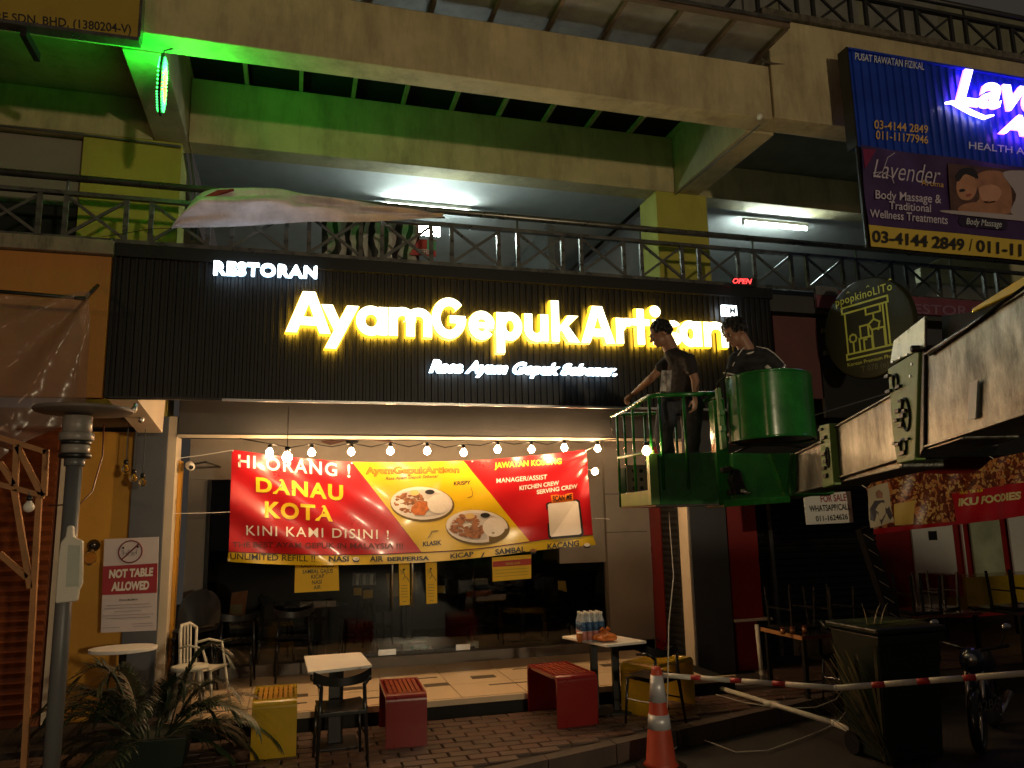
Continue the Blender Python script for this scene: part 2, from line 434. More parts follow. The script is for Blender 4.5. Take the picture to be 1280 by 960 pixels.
BX('upper_wall', mat('upper_wall_paint', (.26, .26, .18), .85, dirt=.6), B, -8, 14, 8.6, 8.7, 6.46, 9.6)
for x in (1.2, 3.6, 5.1, 6.6, 8.1): BX('wall_panel', mat('grey_panel', (.23, .225, .20), .8, dirt=.4), B, x, x + 1.36, 8.56, 8.597, 6.5, 9.5, .01)
blot = mat('black_mould_stain', (.09, .075, .05), .95, var=.6, scale=18)
random.seed(4)
def stain(px, Y): MB().prism([onY(x, y, Y) for x, y in px], (0, .003, 0)).build('stain', blot, B)
stain([(963, 79), (974, 82), (976, 100), (973, 118), (969, 124), (967, 108), (964, 96)], 5.9925); stain([(948, 68), (955, 74), (966, 78), (982, 80), (966, 81), (954, 77)], 5.966)
def conduit(pts, r_, lb):
    o = MB().tube(pts, r_, 6).build('conduit', M['pvc'], B, smooth=True)
conduit([onY(-20, 155, 7.76), onY(120, 170, 7.76), onY(226, 183, 7.74)], .010, ''); conduit([onX(950, 156, 4.275), onX(845, 243, 4.275)], .008, '')
conduit([(4.7, 8.56, 5.3), (4.7, 8.56, 5.84)], .01, ''); conduit([(-1.5, 5.985, 5.8), (-.2, 5.985, 5.82), (.8, 5.985, 5.79)], .005, '') if False else None
# canopy of panes on steel ribs between and over the beams
K = thing('skylight_canopy', (1.5, 6.5, 6.15), 'flat glazed canopy with brown ribs resting on the top cream beam', 'canopy')
ribm = mat('brown_rib_steel', (.16, .11, .075), .6, var=.4)
pane_m = mat('frosted_canopy_pane', (.34, .33, .31), .6, var=.25, scale=3, dirt=.6, dirtcol=(.12, .11, .09))
xs = [4.31 - .54 * i for i in range(0, 12)]
for i, x in enumerate(xs):
    MB().beam((x, 5.53, 6.145), (x, 6.6, 6.145), .035, .05).build('rib', ribm, K)
    MB().beam((x - .02, 6.253, 6.20), (x - .02, 7.95, 6.20), .04, .05).build('rafter', M['cream'], K)
    if i: BX('pane', pane_m, K, x + .004, x + .536, 5.53, 6.7, 6.172, 6.182)
BX('edge_strip', ribm, K, xs[-1], 4.33, 5.50, 5.53, 6.13, 6.21); BX('edge_strip', M['rail'], K, xs[-1], 4.33, 5.47, 5.497, 6.17, 6.20)
for i in range(11):
    if i in (5, 6, 7): BX('pane', mat('painted_lit_pane', (.62, .62, .58), .5), K, xs[i + 1] + .01, xs[i] - .01, 6.93, 7.28, 6.235, 6.245)  # these panes get a paler colour for the light from upstairs
MB().beam((xs[-1], 6.9, 6.235), (4.28, 6.9, 6.235), .03, .02).build('cross_bar', M['cream'], K)
BX('back_roof', M['black_matte'], K, -8, 4.28, 6.72, 8.58, 6.26, 6.30)

# lower storey: pillars, beam, ceilings
P = thing('restaurant_shopfront', (1.5, 8.2, 0), 'ground floor restaurant front with slate pillars, glass doors and beige bulkhead', 'shopfront')
BX('pillar', M['pillar'], P, -1.42, -1.135, 7.75, 8.1, 0, 2.70, .006); BX('pillar_edge', M['cream_light'], P, -1.132, -1.06, 7.76, 8.1, .16, 2.70)
BX('pillar_stripe', M['amber'], P, -1.058, -1.03, 7.95, 8.1, .16, 2.3)
BX('pillar', M['dark_gray'], P, 4.205, 4.66, 7.73, 8.6, 0, 3.85, .006)
BX('pillar_edge', M['cream_light'], P, 4.185, 4.202, 7.745, 7.95, .01, 2.7)
BX('wall_stripe', M['black_matte'], P, 4.178, 4.202, 7.953, 8.36, .16, 2.7)
for k in range(34): BX('slat', M['black'], P, 4.165, 4.182, 7.96, 8.35, .2 + k * .07, .23 + k * .07)
BX('wall_stripe', M['red'], P, 4.165, 4.202, 8.363, 8.64, .16, 2.5)
for dy in (.05, .21): MB().lathe((4.163, 8.36 + dy, .26), [(.001, -.012), (.014, -.01), (.014, .003)], 8, (1, 0, 0)).build('bolt', M['steel2'], P)
BX('front_beam', M['beam_gray'], P, -1.05, 4.18, 7.75, 8.0, 2.515, 3.86)
BX('trim_strip', M['cream_light'], P, -1.05, 4.17, 7.735, 7.748, 2.50, 2.53)
BX('front_ceiling', M['beige'], P, -1.05, 4.18, 8.003, 12.9, 2.74, 2.80)
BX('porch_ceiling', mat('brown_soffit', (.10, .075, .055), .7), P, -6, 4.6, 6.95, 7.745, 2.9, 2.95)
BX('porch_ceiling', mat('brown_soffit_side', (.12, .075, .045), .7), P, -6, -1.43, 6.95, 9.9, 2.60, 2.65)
MB().prism([onX(172, 500, -1.14), onX(207, 500, -1.14), onX(203, 541, -1.14)], (-.2, 0, 0)).build('haunch', M['cream_light'], P)
GY = 8.70
BX('bulkhead_wall', M['beige'], P, -1.05, 4.16, GY, GY + .1, 2.16, 2.74)
BX('side_wall', M['beige'], P, -1.05, -.86, GY, GY + .1, .14, 2.158)
BX('side_wall', M['beige'], P, 3.60, 4.16, GY - .06, GY + .1, .14, 2.74)
BX('bulkhead_wall', M['beige'], P, 3.02, 3.597, GY, GY + .1, 1.16, 2.158)
BX('door_frame', M['black_pl'], P, -.86, -.82, GY - .02, GY + .06, .27, 2.157)
for zz in (1.5, 1.95): BX('panel_joint', M['beam_gray'], P, 3.595, 4.12, GY - .064, GY - .058, zz, zz + .008)
BX('kerb_upstand', mat('brown_stone', (.17, .14, .115), .5, var=.2), P, -.9, 4.16, GY - .06, GY + .08, .14, .262, .006)
glass = bpy.data.materials.new('shop_glass'); glass.use_nodes = True; gp = glass.node_tree.nodes['Principled BSDF']
gp.inputs['Base Color'].default_value = (.62, .66, .66, 1); gp.inputs['Roughness'].default_value = .02; gp.inputs['Transmission Weight'].default_value = 1; gp.inputs['IOR'].default_value = 1.45
gx = [-.82, .38, 1.18, 2.0, 3.0, 3.58]
for i in range(5):
    nm = 'glass_pane' if i not in (1, 2) else 'glass_door'
    top = 2.15 if i != 4 else 1.155
    d = MB().box(gx[i] + .004, gx[i + 1] - .004, GY + .012, GY + .022, .265, top).build(nm, glass, P)
    if nm == 'glass_door':
        hx = gx[2] - .11 if i == 1 else gx[2] + .11
        MB().tube([(hx, GY - .045, .76), (hx, GY - .045, 1.6)], .013, 8).tube([(hx, GY - .045, .85), (hx, GY + .02, .85)], .008).tube([(hx, GY - .045, 1.5), (hx, GY + .02, 1.5)], .008).build('handle', M['steel2'], d, smooth=True)
        BX('bottom_rail', M['black_pl'], d, gx[i] + .006, gx[i + 1] - .006, GY + .008, GY + .026, .262, .30)
        BX('patch_lock', M['steel2'], d, gx[i + 1] - .25 if i == 1 else gx[i + 1] - .22, gx[i + 1] - .06, GY, GY + .03, .27, .33)
# dim interior
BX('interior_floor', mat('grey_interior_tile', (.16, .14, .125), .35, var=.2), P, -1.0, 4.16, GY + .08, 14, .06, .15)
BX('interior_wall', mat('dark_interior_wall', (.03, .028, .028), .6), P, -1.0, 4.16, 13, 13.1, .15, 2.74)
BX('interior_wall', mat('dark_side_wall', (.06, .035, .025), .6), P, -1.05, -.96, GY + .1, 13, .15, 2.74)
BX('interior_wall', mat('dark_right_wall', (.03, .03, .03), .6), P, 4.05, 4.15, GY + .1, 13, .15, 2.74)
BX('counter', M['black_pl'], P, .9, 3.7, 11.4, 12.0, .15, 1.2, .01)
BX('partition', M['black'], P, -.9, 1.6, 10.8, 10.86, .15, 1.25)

# left neighbour
NL = thing('neighbour_shop', (-3, 8, 0), 'amber walled shop left of the slate pillar with orange fascia and shutter', 'shopfront')
BX('amber_wall', M['amber'], NL, -1.92, -1.425, 7.85, 7.95, 0, 2.56)
BX('wall_edge', M['cream_light'], NL, -2.02, -1.925, 7.8, 7.95, 0, 2.5)
BX('fascia', M['orange'], NL, -8, -1.52, 6.86, 6.94, 2.73, 3.93, .004)
BX('fascia_cap', mat('stained_concrete', (.25, .20, .15), .9, dirt=.9, scale=8), NL, -8, -1.50, 6.80, 7.03, 3.935, 4.06, .01)
for k in range(30):
    MB().prism([(-6, 7.80, .1 + k * .085), (-6, 7.775, .14 + k * .085), (-6, 7.80, .18 + k * .085)], (3.95, 0, 0)).build('shutter_slat', M['shutter_or'], NL)
BX('shutter_backing', M['shutter_or'], NL, -6, -2.04, 7.81, 7.9, 0, 2.7)
BX('shop_floor', M['joint'], NL, -8, -.94, 6.99, 7.84, -.1, .03)

# right neighbour
NR = thing('neighbour_shop', (6.5, 8, 0), 'dark shuttered eatery to the right of the pillar with red pilaster and red rear walls', 'shopfront')
BX('red_pilaster', M['red_wall'], NR, 4.70, 5.07, 7.78, 8.1, .55, 2.9); BX('red_pilaster', M['red_wall'], NR, 4.74, 5.0, 7.80, 8.05, 0, .52)
BX('ledge', M['cream_light'], NR, 4.68, 5.15, 7.72, 7.95, .525, .548)
for k in range(36):
    MB().prism([(5.08, 7.98, .1 + k * .075), (5.08, 7.955, .115 + k * .075), (5.08, 7.98, .16 + k * .075)], (1.75, 0, 0)).build('shutter_slat', M['panel'], NR)
BX('shutter_backing', M['black'], NR, 5.07, 6.83, 7.985, 8.05, 0, 2.9)
MB().beam((5.36, 7.93, .1), (5.30, 7.93, 2.9), .05, .05).build('shutter_post', M['rail'], NR)
BX('front_beam', M['black_matte'], NR, 4.67, 14, 7.7, 7.95, 2.35, 3.855)
BX('upper_panel', mat('maroon_panel', (.10, .03, .03), .7), NR, 4.95, 5.5, 7.0, 7.04, 2.9, 3.8)
BX('upper_panel', M['black_matte'], NR, 5.52, 6.6, 7.0, 7.04, 2.7, 3.8)
BX('rear_wall', M['red_wall'], NR, 6.85, 14, 10.2, 10.3, 0, 2.7)
BX('side_wall', M['black'], NR, 6.80, 6.86, 8.05, 10.2, 0, 2.7)
BX('floor', M['joint'], NR, 4.67, 14, 9.4, 10.2, -.1, .0)
BX('ceiling', M['black_matte'], NR, 4.67, 14, 7.95, 10.3, 2.7, 2.75)
def onrect(name, m, par, px, Y, th=.03, bev=0):
    ps = [onY(x, y, Y) for x, y in px]; x0 = min(p.x for p in ps); x1 = max(p.x for p in ps); z0 = min(p.z for p in ps); z1 = max(p.z for p in ps)
    return BX(name, m, par, x0, x1, Y, Y + th, z0, z1, bev)
dr = onrect('door', M['white'], NR, [(1147, 655), (1190, 655), (1150, 760), (1194, 760)], 10.15)
onrect('door_notice', M['black'], dr, [(1161, 664), (1172, 675)], 10.13, .015)
onrect('wall_panel', mat('pale_green_panel', (.42, .46, .30), .7), NR, [(1212, 650), (1258, 722)], 10.12)
onrect('wall_panel', M['white'], NR, [(1259, 640), (1300, 715)], 10.10)
onrect('trim', M['white'], NR, [(1203, 655), (1210, 725)], 10.1)
onrect('counter', M['yellow'], NR, [(1206, 722), (1320, 760)], 9.2, .5)
onrect('counter', M['red_wall'], NR, [(1185, 719), (1205, 745)], 9.25, .5)

# ================================================================ RAILINGS
def railing(loc, X0, X1, Y, zb, zt, zh, label, mr, wide=.47, gap=.2, skip=None):
    T = thing('balcony_railing', loc, label, 'railing')
    MB().tube([(X0, Y, zh), (X1, Y, zh)], .032, 10).build('handrail', mr, T, smooth=True)
    MB().box(X0, X1, Y - .026, Y + .026, zt, zt + .034).build('top_rail', mr, T)
    MB().box(X0, X1, Y - .02, Y + .02, zb, zb + .035).build('bottom_rail', mr, T)
    x = X0 + .05; k = 0
    h = zt - zb
    post = data(MB().box(-.019, .019, -.016, .016, zb + .036, zt - .001), 'baluster', mr)
    br1 = data(MB().beam((.014, .006, zb + .05), (wide - .014, .006, zt - .02), .018, .026), 'brace', mr)
    br2 = data(MB().beam((.014, -.008, zt - .02), (wide - .014, -.008, zb + .05), .018, .026), 'brace', mr)
    stub = data(MB().tube([(0, 0, zt + .03), (0, 0, zh - .02)], .012, 6), 'stub', mr)
    while x < X1 - wide:
        inst(post, 'baluster', T, (x, Y, 0)); inst(post, 'baluster', T, (x + wide, Y, 0))
        inst(br1, 'brace', T, (x, Y, 0)); inst(br2, 'brace', T, (x, Y, 0))
        if k % 2 == 0: inst(stub, 'stub', T, (x, Y, 0))
        x += wide + gap; k += 1
    return T
railing((1.5, 7.0, 4.05), -6, 12, 7.0, 4.10, 4.50, 4.66, 'long steel railing with crossed braces along the first floor corridor', M['rail'])
railing((8, 6.1, 6.66), 4.40, 13, 6.12, 6.70, 7.12, 7.28, 'dark crossed railing on the mossy parapet at top right', M['rail_dk'])
T2 = thing('side_railing', (4.4, 6.6, 6.66), 'short railing return beside the glazed canopy at top right', 'railing')
for zz in (6.72, 7.12): MB().tube([(4.40, 6.15, zz), (4.40, 8.4, zz)], .025, 8).build('rail', M['rail'], T2, smooth=True)
for k in range(9): MB().tube([(4.40, 6.3 + k * .25, 6.73), (4.40, 6.3 + k * .25, 7.11)], .012, 6).build('baluster', M['rail'], T2)
# ================================================================ SIGNS
SG = thing('sign_board', (1.6, 6.8, 2.75), 'long black corrugated sign with glowing yellow AyamGepukArtisan letters above the restaurant', 'shop sign')
SX0, SX1, SZ0, SZ1, SY = -1.5, 4.86, 2.735, 4.04, 6.90
mb = MB(); n = int((SX1 - SX0) / .062); prof = []
for i in range(n):
    x = SX0 + i * .062
    prof += [(x, SY), (x + .030, SY), (x + .036, SY - .018), (x + .056, SY - .018)]
prof.append((SX1, SY))
for i, (x, y) in enumerate(prof): mb.v += [Vector((x, y, SZ0 + .02)), Vector((x, y, SZ1 - .1))]
for i in range(len(prof) - 1): mb.f.append((2 * i, 2 * i + 2, 2 * i + 3, 2 * i + 1)); mb.m.append(0)
cor = mb.build('corrugated_panel', M['panel'], SG)
BX('backing', M['black'], SG, SX0, SX1, SY + .003, SY + .05, SZ0, SZ1)
BX('top_trim', M['panel'], SG, SX0 - .01, SX1 + .01, SY - .05, SY - .001, SZ1 - .1, SZ1 + .015, .004)
BX('bottom_trim', M['steel2'], SG, SX0 + .9, SX1 - .2, SY - .03, SY - .004, SZ0 - .008, SZ0 + .012)
BX('end_panel', M['panel'], SG, SX0 - .006, SX0 + .02, SY - .03, SY - .002, SZ0, SZ1 - .102)
LY = SY - .075                                     # plane of the letter backs
DEP = .05
# ---- hand built heavy geometric letters: strokes in units of the cap height
T_ = .212
def seg(a, b, t=T_): return ('s', a, b, t)
def arc(cx, cy, rx, ry, a0, a1, t=T_): return ('a', cx, cy, rx, ry, a0, a1, t)
h = T_ / 2; xh = .70
def bowl(w, x0=0): return arc(x0 + w / 2, xh / 2, w / 2 - h, xh / 2 - h + .02, 0, 360)
GL = {
 'A': lambda w: [('p', [(0, 0), (.25 * 1, 0), (w / 2 + .0, .72), (w - .25, 0), (w, 0), (w / 2 + .14, 1), (w / 2 - .14, 1)]), seg((w * .24, .28), (w * .76, .28), .2)],
 'y': lambda w: [('p', [(0, xh), (.26, xh), (w / 2 + .10, .08), (w / 2 - .08, -.02)]), ('p', [(w, xh), (w - .27, xh), (.10, -.36), (.36, -.36)])],
 'a': lambda w: [bowl(w - .03), seg((w - h, 0), (w - h, xh))],
 'm': lambda w: [seg((h, 0), (h, xh)), arc(w * .30 + .01, xh - .30, w * .235 - .02, .30 - h + .02, 0, 180), seg((w / 2, 0), (w / 2, xh - .28)), arc(w * .70 - .01, xh - .30, w * .235 - .02, .30 - h + .02, 0, 180), seg((w - h, 0), (w - h, xh - .28))],
 'G': lambda w: [arc(w / 2, .5, w / 2 - h, .52 - h, 42, 360, T_), seg((w * .52, .47), (w - .02, .47), .19)],
 'e': lambda w: [arc(w / 2, xh / 2, w / 2 - h + .02, xh / 2 - h + .02, 8, 322, .21), seg((.08, xh / 2), (w - .01, xh / 2), .15)],
 'p': lambda w: [bowl(w - .03, .03), seg((h, -.34), (h, xh))],
 'u': lambda w: [seg((h, .28), (h, xh)), arc(w / 2, .30, w / 2 - h, .30 - h + .02, 180, 360), seg((w - h, 0), (w - h, xh))],
 'k': lambda w: [seg((h, 0), (h, 1.08)), ('p', [(.16, .30), (w - .29, xh), (w, xh), (.30, .28)]), ('p', [(.20, .42), (w - .28, 0), (w + .02, 0), (.40, .50)])],
 'r': lambda w: [seg((h, 0), (h, xh)), arc(w * .72, .36, w * .42, .24, 62, 170, .22)],
 't': lambda w: [seg((w / 2, 0), (w / 2, .98)), seg((0, xh - .09), (w, xh - .09), .18)],
 'i': lambda w: [seg((w / 2, 0), (w / 2, xh)), ('a', w / 2, .93, .08, .08, 0, 360, .16)],
 's': lambda w: [arc(w / 2, .51, w / 2 - .1, .105, 25, 262, .17), arc(w / 2, .19, w / 2 - .1, .105, -155, 82, .17)],
 'n': lambda w: [seg((h, 0), (h, xh)), arc(w / 2 + .01, xh - .32, w / 2 - h, .32 - h + .02, 0, 180), seg((w - h, 0), (w - h, xh - .28))],
}
def stroke_polys(st):
    k = st[0]
    if k == 'p': return [st[1]]
    if k == 's':
        a, b, t = Vector(st[1]), Vector(st[2]), st[3]; d = (b - a).normalized(); nrm = Vector((-d.y, d.x)) * t / 2
        return [[a - nrm, b - nrm, b + nrm, a + nrm]]
    _, cx, cy, rx, ry, a0, a1, t = st; n = max(4, int(abs(a1 - a0) / 12)); out = []
    pt = lambda a, s: Vector((cx + (rx + s) * math.cos(R(a)), cy + (ry + s) * math.sin(R(a))))
    for i in range(n):
        u, v = a0 + (a1 - a0) * i / n, a0 + (a1 - a0) * (i + 1) / n
        out.append([pt(u, -t / 2), pt(u, t / 2), pt(v, t / 2), pt(v, -t / 2)])
    return out
def inflate(pl_, d):
    n = len(pl_); P = [Vector((p[0], p[1])) for p in pl_]
    ar = sum(P[i].x * P[(i + 1) % n].y - P[(i + 1) % n].x * P[i].y for i in range(n)); sg = 1 if ar > 0 else -1; out_ = []
    for i in range(n):
        a = (P[i] - P[i - 1]).normalized(); b = (P[(i + 1) % n] - P[i]).normalized()
        na = Vector((a.y, -a.x)) * sg; nb = Vector((b.y, -b.x)) * sg; m_ = (na + nb); L_ = m_.length
        out_.append(P[i] + (m_ / L_) * min(2.0, 1 / max(.3, L_ / 2)) * d if L_ > .05 else P[i])
    return out_
def glyph(ch, x0, z0, wid, cap, y, dep, mats, parent, slope=0, grow=0, nm='letter'):
    b = MB(); w = wid / cap; j = 0
    for st in GL[ch](w):
        j += 1; e = j * .0004
        polys = stroke_polys(st)
        if grow: polys = [inflate(q_, grow) for q_ in polys] if st[0] != 'a' else stroke_polys(st[:7] + (st[7] + 2 * grow,))
        for pl in polys:
            pts = [Vector((x0 + p[0] * cap, y - dep - e, z0 + p[1] * cap + slope * p[0] * cap)) for p in pl]
            ar = sum(pts[i].x * pts[(i + 1) % len(pts)].z - pts[(i + 1) % len(pts)].x * pts[i].z for i in range(len(pts)))
            if ar < 0: pts.reverse()
            nn = len(b.v); m = len(pts)
            b.v += pts + [p + Vector((0, dep + e * 2, 0)) for p in pts]
            b.f.append(tuple(nn + i for i in range(m))); b.m.append(0)
            b.f.append(tuple(nn + m + i for i in range(m - 1, -1, -1))); b.m.append(len(mats) - 1)
            if st[0] != 'a':
                for i in range(m): b.f.append((nn + i, nn + m + i, nn + m + (i + 1) % m, nn + (i + 1) % m)); b.m.append(1)
            else:
                for i in (0, 2) if False else (1, 3): b.f.append((nn + i, nn + m + i, nn + m + (i + 1) % m, nn + (i + 1) % m)); b.m.append(1)
    o = b.build(nm, mats, parent); return o
spec = [('A', 357, 413), ('y', 401, 448), ('a', 445, 484), ('m', 486, 540), ('G', 540, 583), ('e', 587, 618), ('p', 621, 653), ('u', 656, 686), ('k', 690, 724),
        ('A', 727, 769), ('r', 771, 791), ('t', 791, 813), ('i', 814, 828), ('s', 832, 853), ('a', 851, 878), ('n', 881, 911)]
bl = lambda x: 416.5 + (x - 412) * .0355
Ls = LY
for ch, xa, xb in spec:
    p0 = onY(xa, bl(xa), Ls - DEP); p1 = onY(xb, bl(xb), Ls - DEP)
    glyph(ch, p0.x, p0.z, p1.x - p0.x, .372 if xa < 727 else .368, Ls, DEP, [M['led_y'], M['led_y2']], SG)
    glyph(ch, p0.x, p0.z + .0, p1.x - p0.x, .372, Ls + .022, DEP - .012, [M['led_y2'], M['led_y2'], M['led_y3']], bpy.data.objects[SG.children[-1].name] if False else SG, grow=.020, nm='letter_halo_copy')  # larger emissive copy added behind each letter to imitate its yellow glow
out = Vector((0, -1, 0))
q = quadY(267, 344, 396, 348.5, 396.5, 334, 268, 327, LY)
letters('RESTORAN', [p + Vector((0, .012, 0)) for p in q], M['led_b2'], SG, 'letter_halo_copy', bold=.045, space=1.12, depth=.03, out=out, split=False)  # bolder blue emissive copy, stands in for the glow round the white letters
letters('RESTORAN', q, M['led_w'], SG, 'letter', bold=.018, space=1.12, depth=.04, out=out, split=True, side=M['led_w'])
q = quadY(536, 466, 770, 470.5, 770, 456.5, 536, 449.5, LY)
letters('Rasa Ayam Gepuk Sebenar.', [p + Vector((0, .012, 0)) for p in q], M['led_b2'], SG, 'letter_halo_copy', bold=.055, shear=.35, depth=.022, out=out, split=False)  # tagline gets the same added blue copy as its glow
letters('Rasa Ayam Gepuk Sebenar.', q, M['led_w'], SG, 'letter', bold=.022, shear=.35, depth=.03, out=out, split=True, side=M['led_w'])
BX('trademark_box', M['led_w'], SG, *[v for v in (onY(901, 388, LY).x, onY(919, 388, LY).x)], LY - .03, LY, onY(901, 395, LY).z, onY(901, 382, LY).z)
letters('TM', quadY(903, 393, 917, 394, 917, 385, 903, 384, LY, -.033), M['beam_gray'], SG, 'lettering', bold=.01)
for ch in range(2): MB().beam((SX0 + .4 + ch * 5.5, 6.93, 3.95), (SX0 + .4 + ch * 5.5, 7.05, 3.95), .04, .04).build('bracket', M['black'], SG)

# ---- blue massage sign, top right
BS = thing('sign_board', (6.5, 5.6, 5.13), 'blue ribbed sign with glowing violet Lavender lettering at top right', 'shop sign')
Yb = 5.70
blue = mat('blue_sign_sheet', (.010, .045, .38), .38, var=.2, bump=.02)
bx0, bx1, bz0, bz1 = 5.11, 9.2, 5.14, 6.14
mb = MB(); prof = []; x = bx0
while x < bx1: prof += [(x, Yb), (x + .045, Yb), (x + .052, Yb - .018), (x + .088, Yb - .018)]; x += .096
for (x, y) in prof: mb.v += [Vector((x, y, bz0)), Vector((x, y, bz1))]
for i in range(len(prof) - 1): mb.f.append((2 * i, 2 * i + 2, 2 * i + 3, 2 * i + 1)); mb.m.append(0)
mb.build('ribbed_panel', blue, BS)
BX('backing', blue, BS, bx0 - .01, bx1, Yb + .004, Yb + .09, bz0, bz1 + .01)
BX('edge_trim', M['black'], BS, bx0 - .03, bx0 - .012, Yb - .04, Yb + .09, bz0 - .02, bz1 + .02); BX('edge_trim', blue, BS, bx0, bx1, Yb - .04, Yb + .0, bz1 + .001, bz1 + .02)
for x in (5.6, 7.5): BX('bracket', M['black'], BS, x, x + .05, Yb + .092, 5.965, 5.6, 5.65)
pale = flat('pale_print', (.55, .58, .62)); goldp = flat('gold_print', (.62, .38, .10))
def L(s, q, m, par, **k): return letters(s, q, m, par, **k)
dy = -.022
L('PUSAT RAWATAN FIZIKAL', quadY(1067, 76, 1153, 89, 1153, 80, 1067, 67, Yb, dy), pale, BS, bold=.01)
L('03-4144 2849', quadY(1091, 162, 1158, 168, 1158, 158, 1091, 151, Yb, dy), goldp, BS, bold=.012)
L('011-11177946', quadY(1093, 175, 1158, 181, 1158, 171, 1093, 164, Yb, dy), goldp, BS, bold=.012)
L('HEALTH AND WELLNESS', quadY(1209, 187, 1370, 204, 1370, 196, 1209, 178, Yb, dy), pale, BS, bold=.005)
def serif_L(q, mats, par):
    pass
def glow_word(s, q, par, bold=.02, shear=.25): return letters(s, q, M['led_v'], par, 'letter', bold=bold, shear=shear, depth=.03, out=out, split=True, side=M['led_v2'])
glow_word('Lavender', quadY(1186, 135, 1405, 160, 1405, 112, 1186, 90, Yb, -.06), BS, .03)
glow_word('Aroma', quadY(1240, 171, 1370, 186, 1370, 160, 1240, 146, Yb, -.06), BS, .03)
MB().tube([onY(x, y, Yb - .07) for x, y in ((1182, 129), (1190, 128), (1200, 133), (1215, 141), (1230, 147), (1242, 144))], [.012, .02, .025, .025, .022, .008], 8).build('swash', M['led_v'], BS)

PB = thing('banner', (6.4, 5.66, 4.12), 'purple printed massage banner with yellow telephone strip under the blue sign', 'banner')
Yp = 5.66
purple = mat('purple_print', (.055, .028, .105), .42, var=.35, scale=2.2, bump=.02); ystrip = mat('yellow_print', (.55, .40, .06), .5, var=.08)
def wav(Y, a=.012): return lambda x, z: Vector((x, Y + a * math.sin(x * 5 + z * 7) * (1 if z > 4.35 else .4), z))
wp = wav(Yp)
MB().sheet(lambda u, v: wp(5.12 + 3.9 * u, 4.335 + .795 * v), 60, 20).build('print_panel', purple, PB, smooth=True)
MB().sheet(lambda u, v: wp(5.12 + 3.9 * u, 4.12 + .213 * v), 60, 4).build('telephone_strip', ystrip, PB, smooth=True)
BX('frame', M['black'], PB, 5.10, 9.1, Yp + .03, Yp + .05, 4.12, 5.13)
lil = flat('lilac_print', (.52, .46, .58)); dk = flat('dark_print', (.02, .018, .02)); skin_p = mat('printed_skin_tone', (.36, .17, .10), .5, var=.3, scale=6); towel = flat('printed_towel', (.38, .33, .36)); magn = mat('magenta_print', (.17, .012, .06), .5, var=.3)
dy = -.016
MB().prism([onY(x, y, Yp) + Vector((0, dy, 0)) for x, y in ((1077, 187), (1094, 188), (1080, 212))], (0, .002, 0)).build('corner_print', magn, PB)
L('Lavender', quadY(1090, 222, 1174, 232, 1174, 208, 1090, 199, Yp, dy), lil, PB, shear=.3, bold=-.008)
MB().tube([onY(x, y, Yp) + Vector((0, dy, 0)) for x, y in ((1117, 192), (1108, 198), (1102, 215), (1092, 222), (1090, 217), (1100, 216), (1113, 222), (1116, 230))], .004, 6).build('swash', lil, PB)
L('Aroma', quadY(1150, 232, 1178, 235, 1178, 228, 1150, 225, Yp, dy), goldp, PB)
L('Body Massage &', quadY(1093, 249, 1175, 255, 1175, 244, 1093, 238, Yp, dy), lil, PB, bold=.01)
L('Traditional', quadY(1110, 262, 1162, 266, 1162, 256, 1110, 252, Yp, dy), lil, PB, bold=.01)
L('Wellness Treatments', quadY(1086, 272, 1183, 281, 1183, 270, 1086, 262, Yp, dy), lil, PB, bold=.01)
L('03-4144 2849', quadY(1089, 303, 1204, 314, 1204, 299, 1089, 288, Yp, dy), dk, PB, bold=.025)
L('/', quadY(1210, 314, 1214, 315, 1214, 299, 1211, 299, Yp, dy), dk, PB, cap=False)
L('011-11177946', quadY(1219, 315, 1340, 328, 1340, 312, 1219, 300, Yp, dy), dk, PB, bold=.025)
ph = thing_pic = None
# small printed picture: a person lying on folded arms under a towel
MB().prism([onY(x, y, Yp) + Vector((0, dy, 0)) for x, y in ((1183, 205), (1300, 216), (1300, 277), (1187, 266))], (0, .002, 0)).build('picture_ground', mat('picture_dusk', (.09, .045, .04), .5, var=.5, scale=7), PB)
def smooth_loop(P, s=4):
    n = len(P); o_ = []
    for i in range(n):
        a, b, c__, d = P[i - 1], P[i], P[(i + 1) % n], P[(i + 2) % n]
        for j in range(s):
            f = j / s; o_.append(tuple(.5 * ((2 * b[k]) + (-a[k] + c__[k]) * f + (2 * a[k] - 5 * b[k] + 4 * c__[k] - d[k]) * f * f + (-a[k] + 3 * b[k] - 3 * c__[k] + d[k]) * f ** 3) for k in (0, 1)))
    return o_
def pic(pts, m, k, nm='picture_shape'):
    if nm != 'caption_plate': pts = smooth_loop(pts)
    MB().prism([onY(x, y, Yp) + Vector((0, dy - .0015 * k, 0)) for x, y in pts], (0, .001, 0)).build(nm, m, PB)
pic([(1218, 222), (1236, 214), (1258, 222), (1262, 262), (1240, 268), (1205, 266), (1200, 262), (1222, 250)], skin_p, 1)
pic([(1195, 226), (1206, 218), (1216, 222), (1219, 238), (1212, 250), (1200, 250), (1194, 240)], mat('printed_face', (.45, .22, .13), .5, var=.2, scale=9), 2)
pic([(1192, 222), (1200, 212), (1215, 212), (1221, 224), (1214, 222), (1204, 219), (1196, 228)], dk, 3)
pic([(1203, 256), (1240, 252), (1258, 258), (1258, 268), (1200, 266)], skin_p, 2)
pic([(1222, 236), (1240, 232), (1250, 240), (1244, 252), (1228, 254)], mat('printed_skin_light', (.50, .26, .17), .5, var=.2, scale=9), 2)
pic([(1197, 238), (1203, 237), (1204, 240), (1198, 241)], dk, 3); pic([(1206, 244), (1212, 243), (1211, 246), (1206, 247)], mat('lip_print', (.30, .07, .06), .5), 3)
pic([(1252, 216), (1300, 222), (1300, 272), (1262, 268), (1268, 244)], towel, 3)
pic([(1186, 264), (1300, 273), (1300, 279), (1186, 268)], towel, 4)
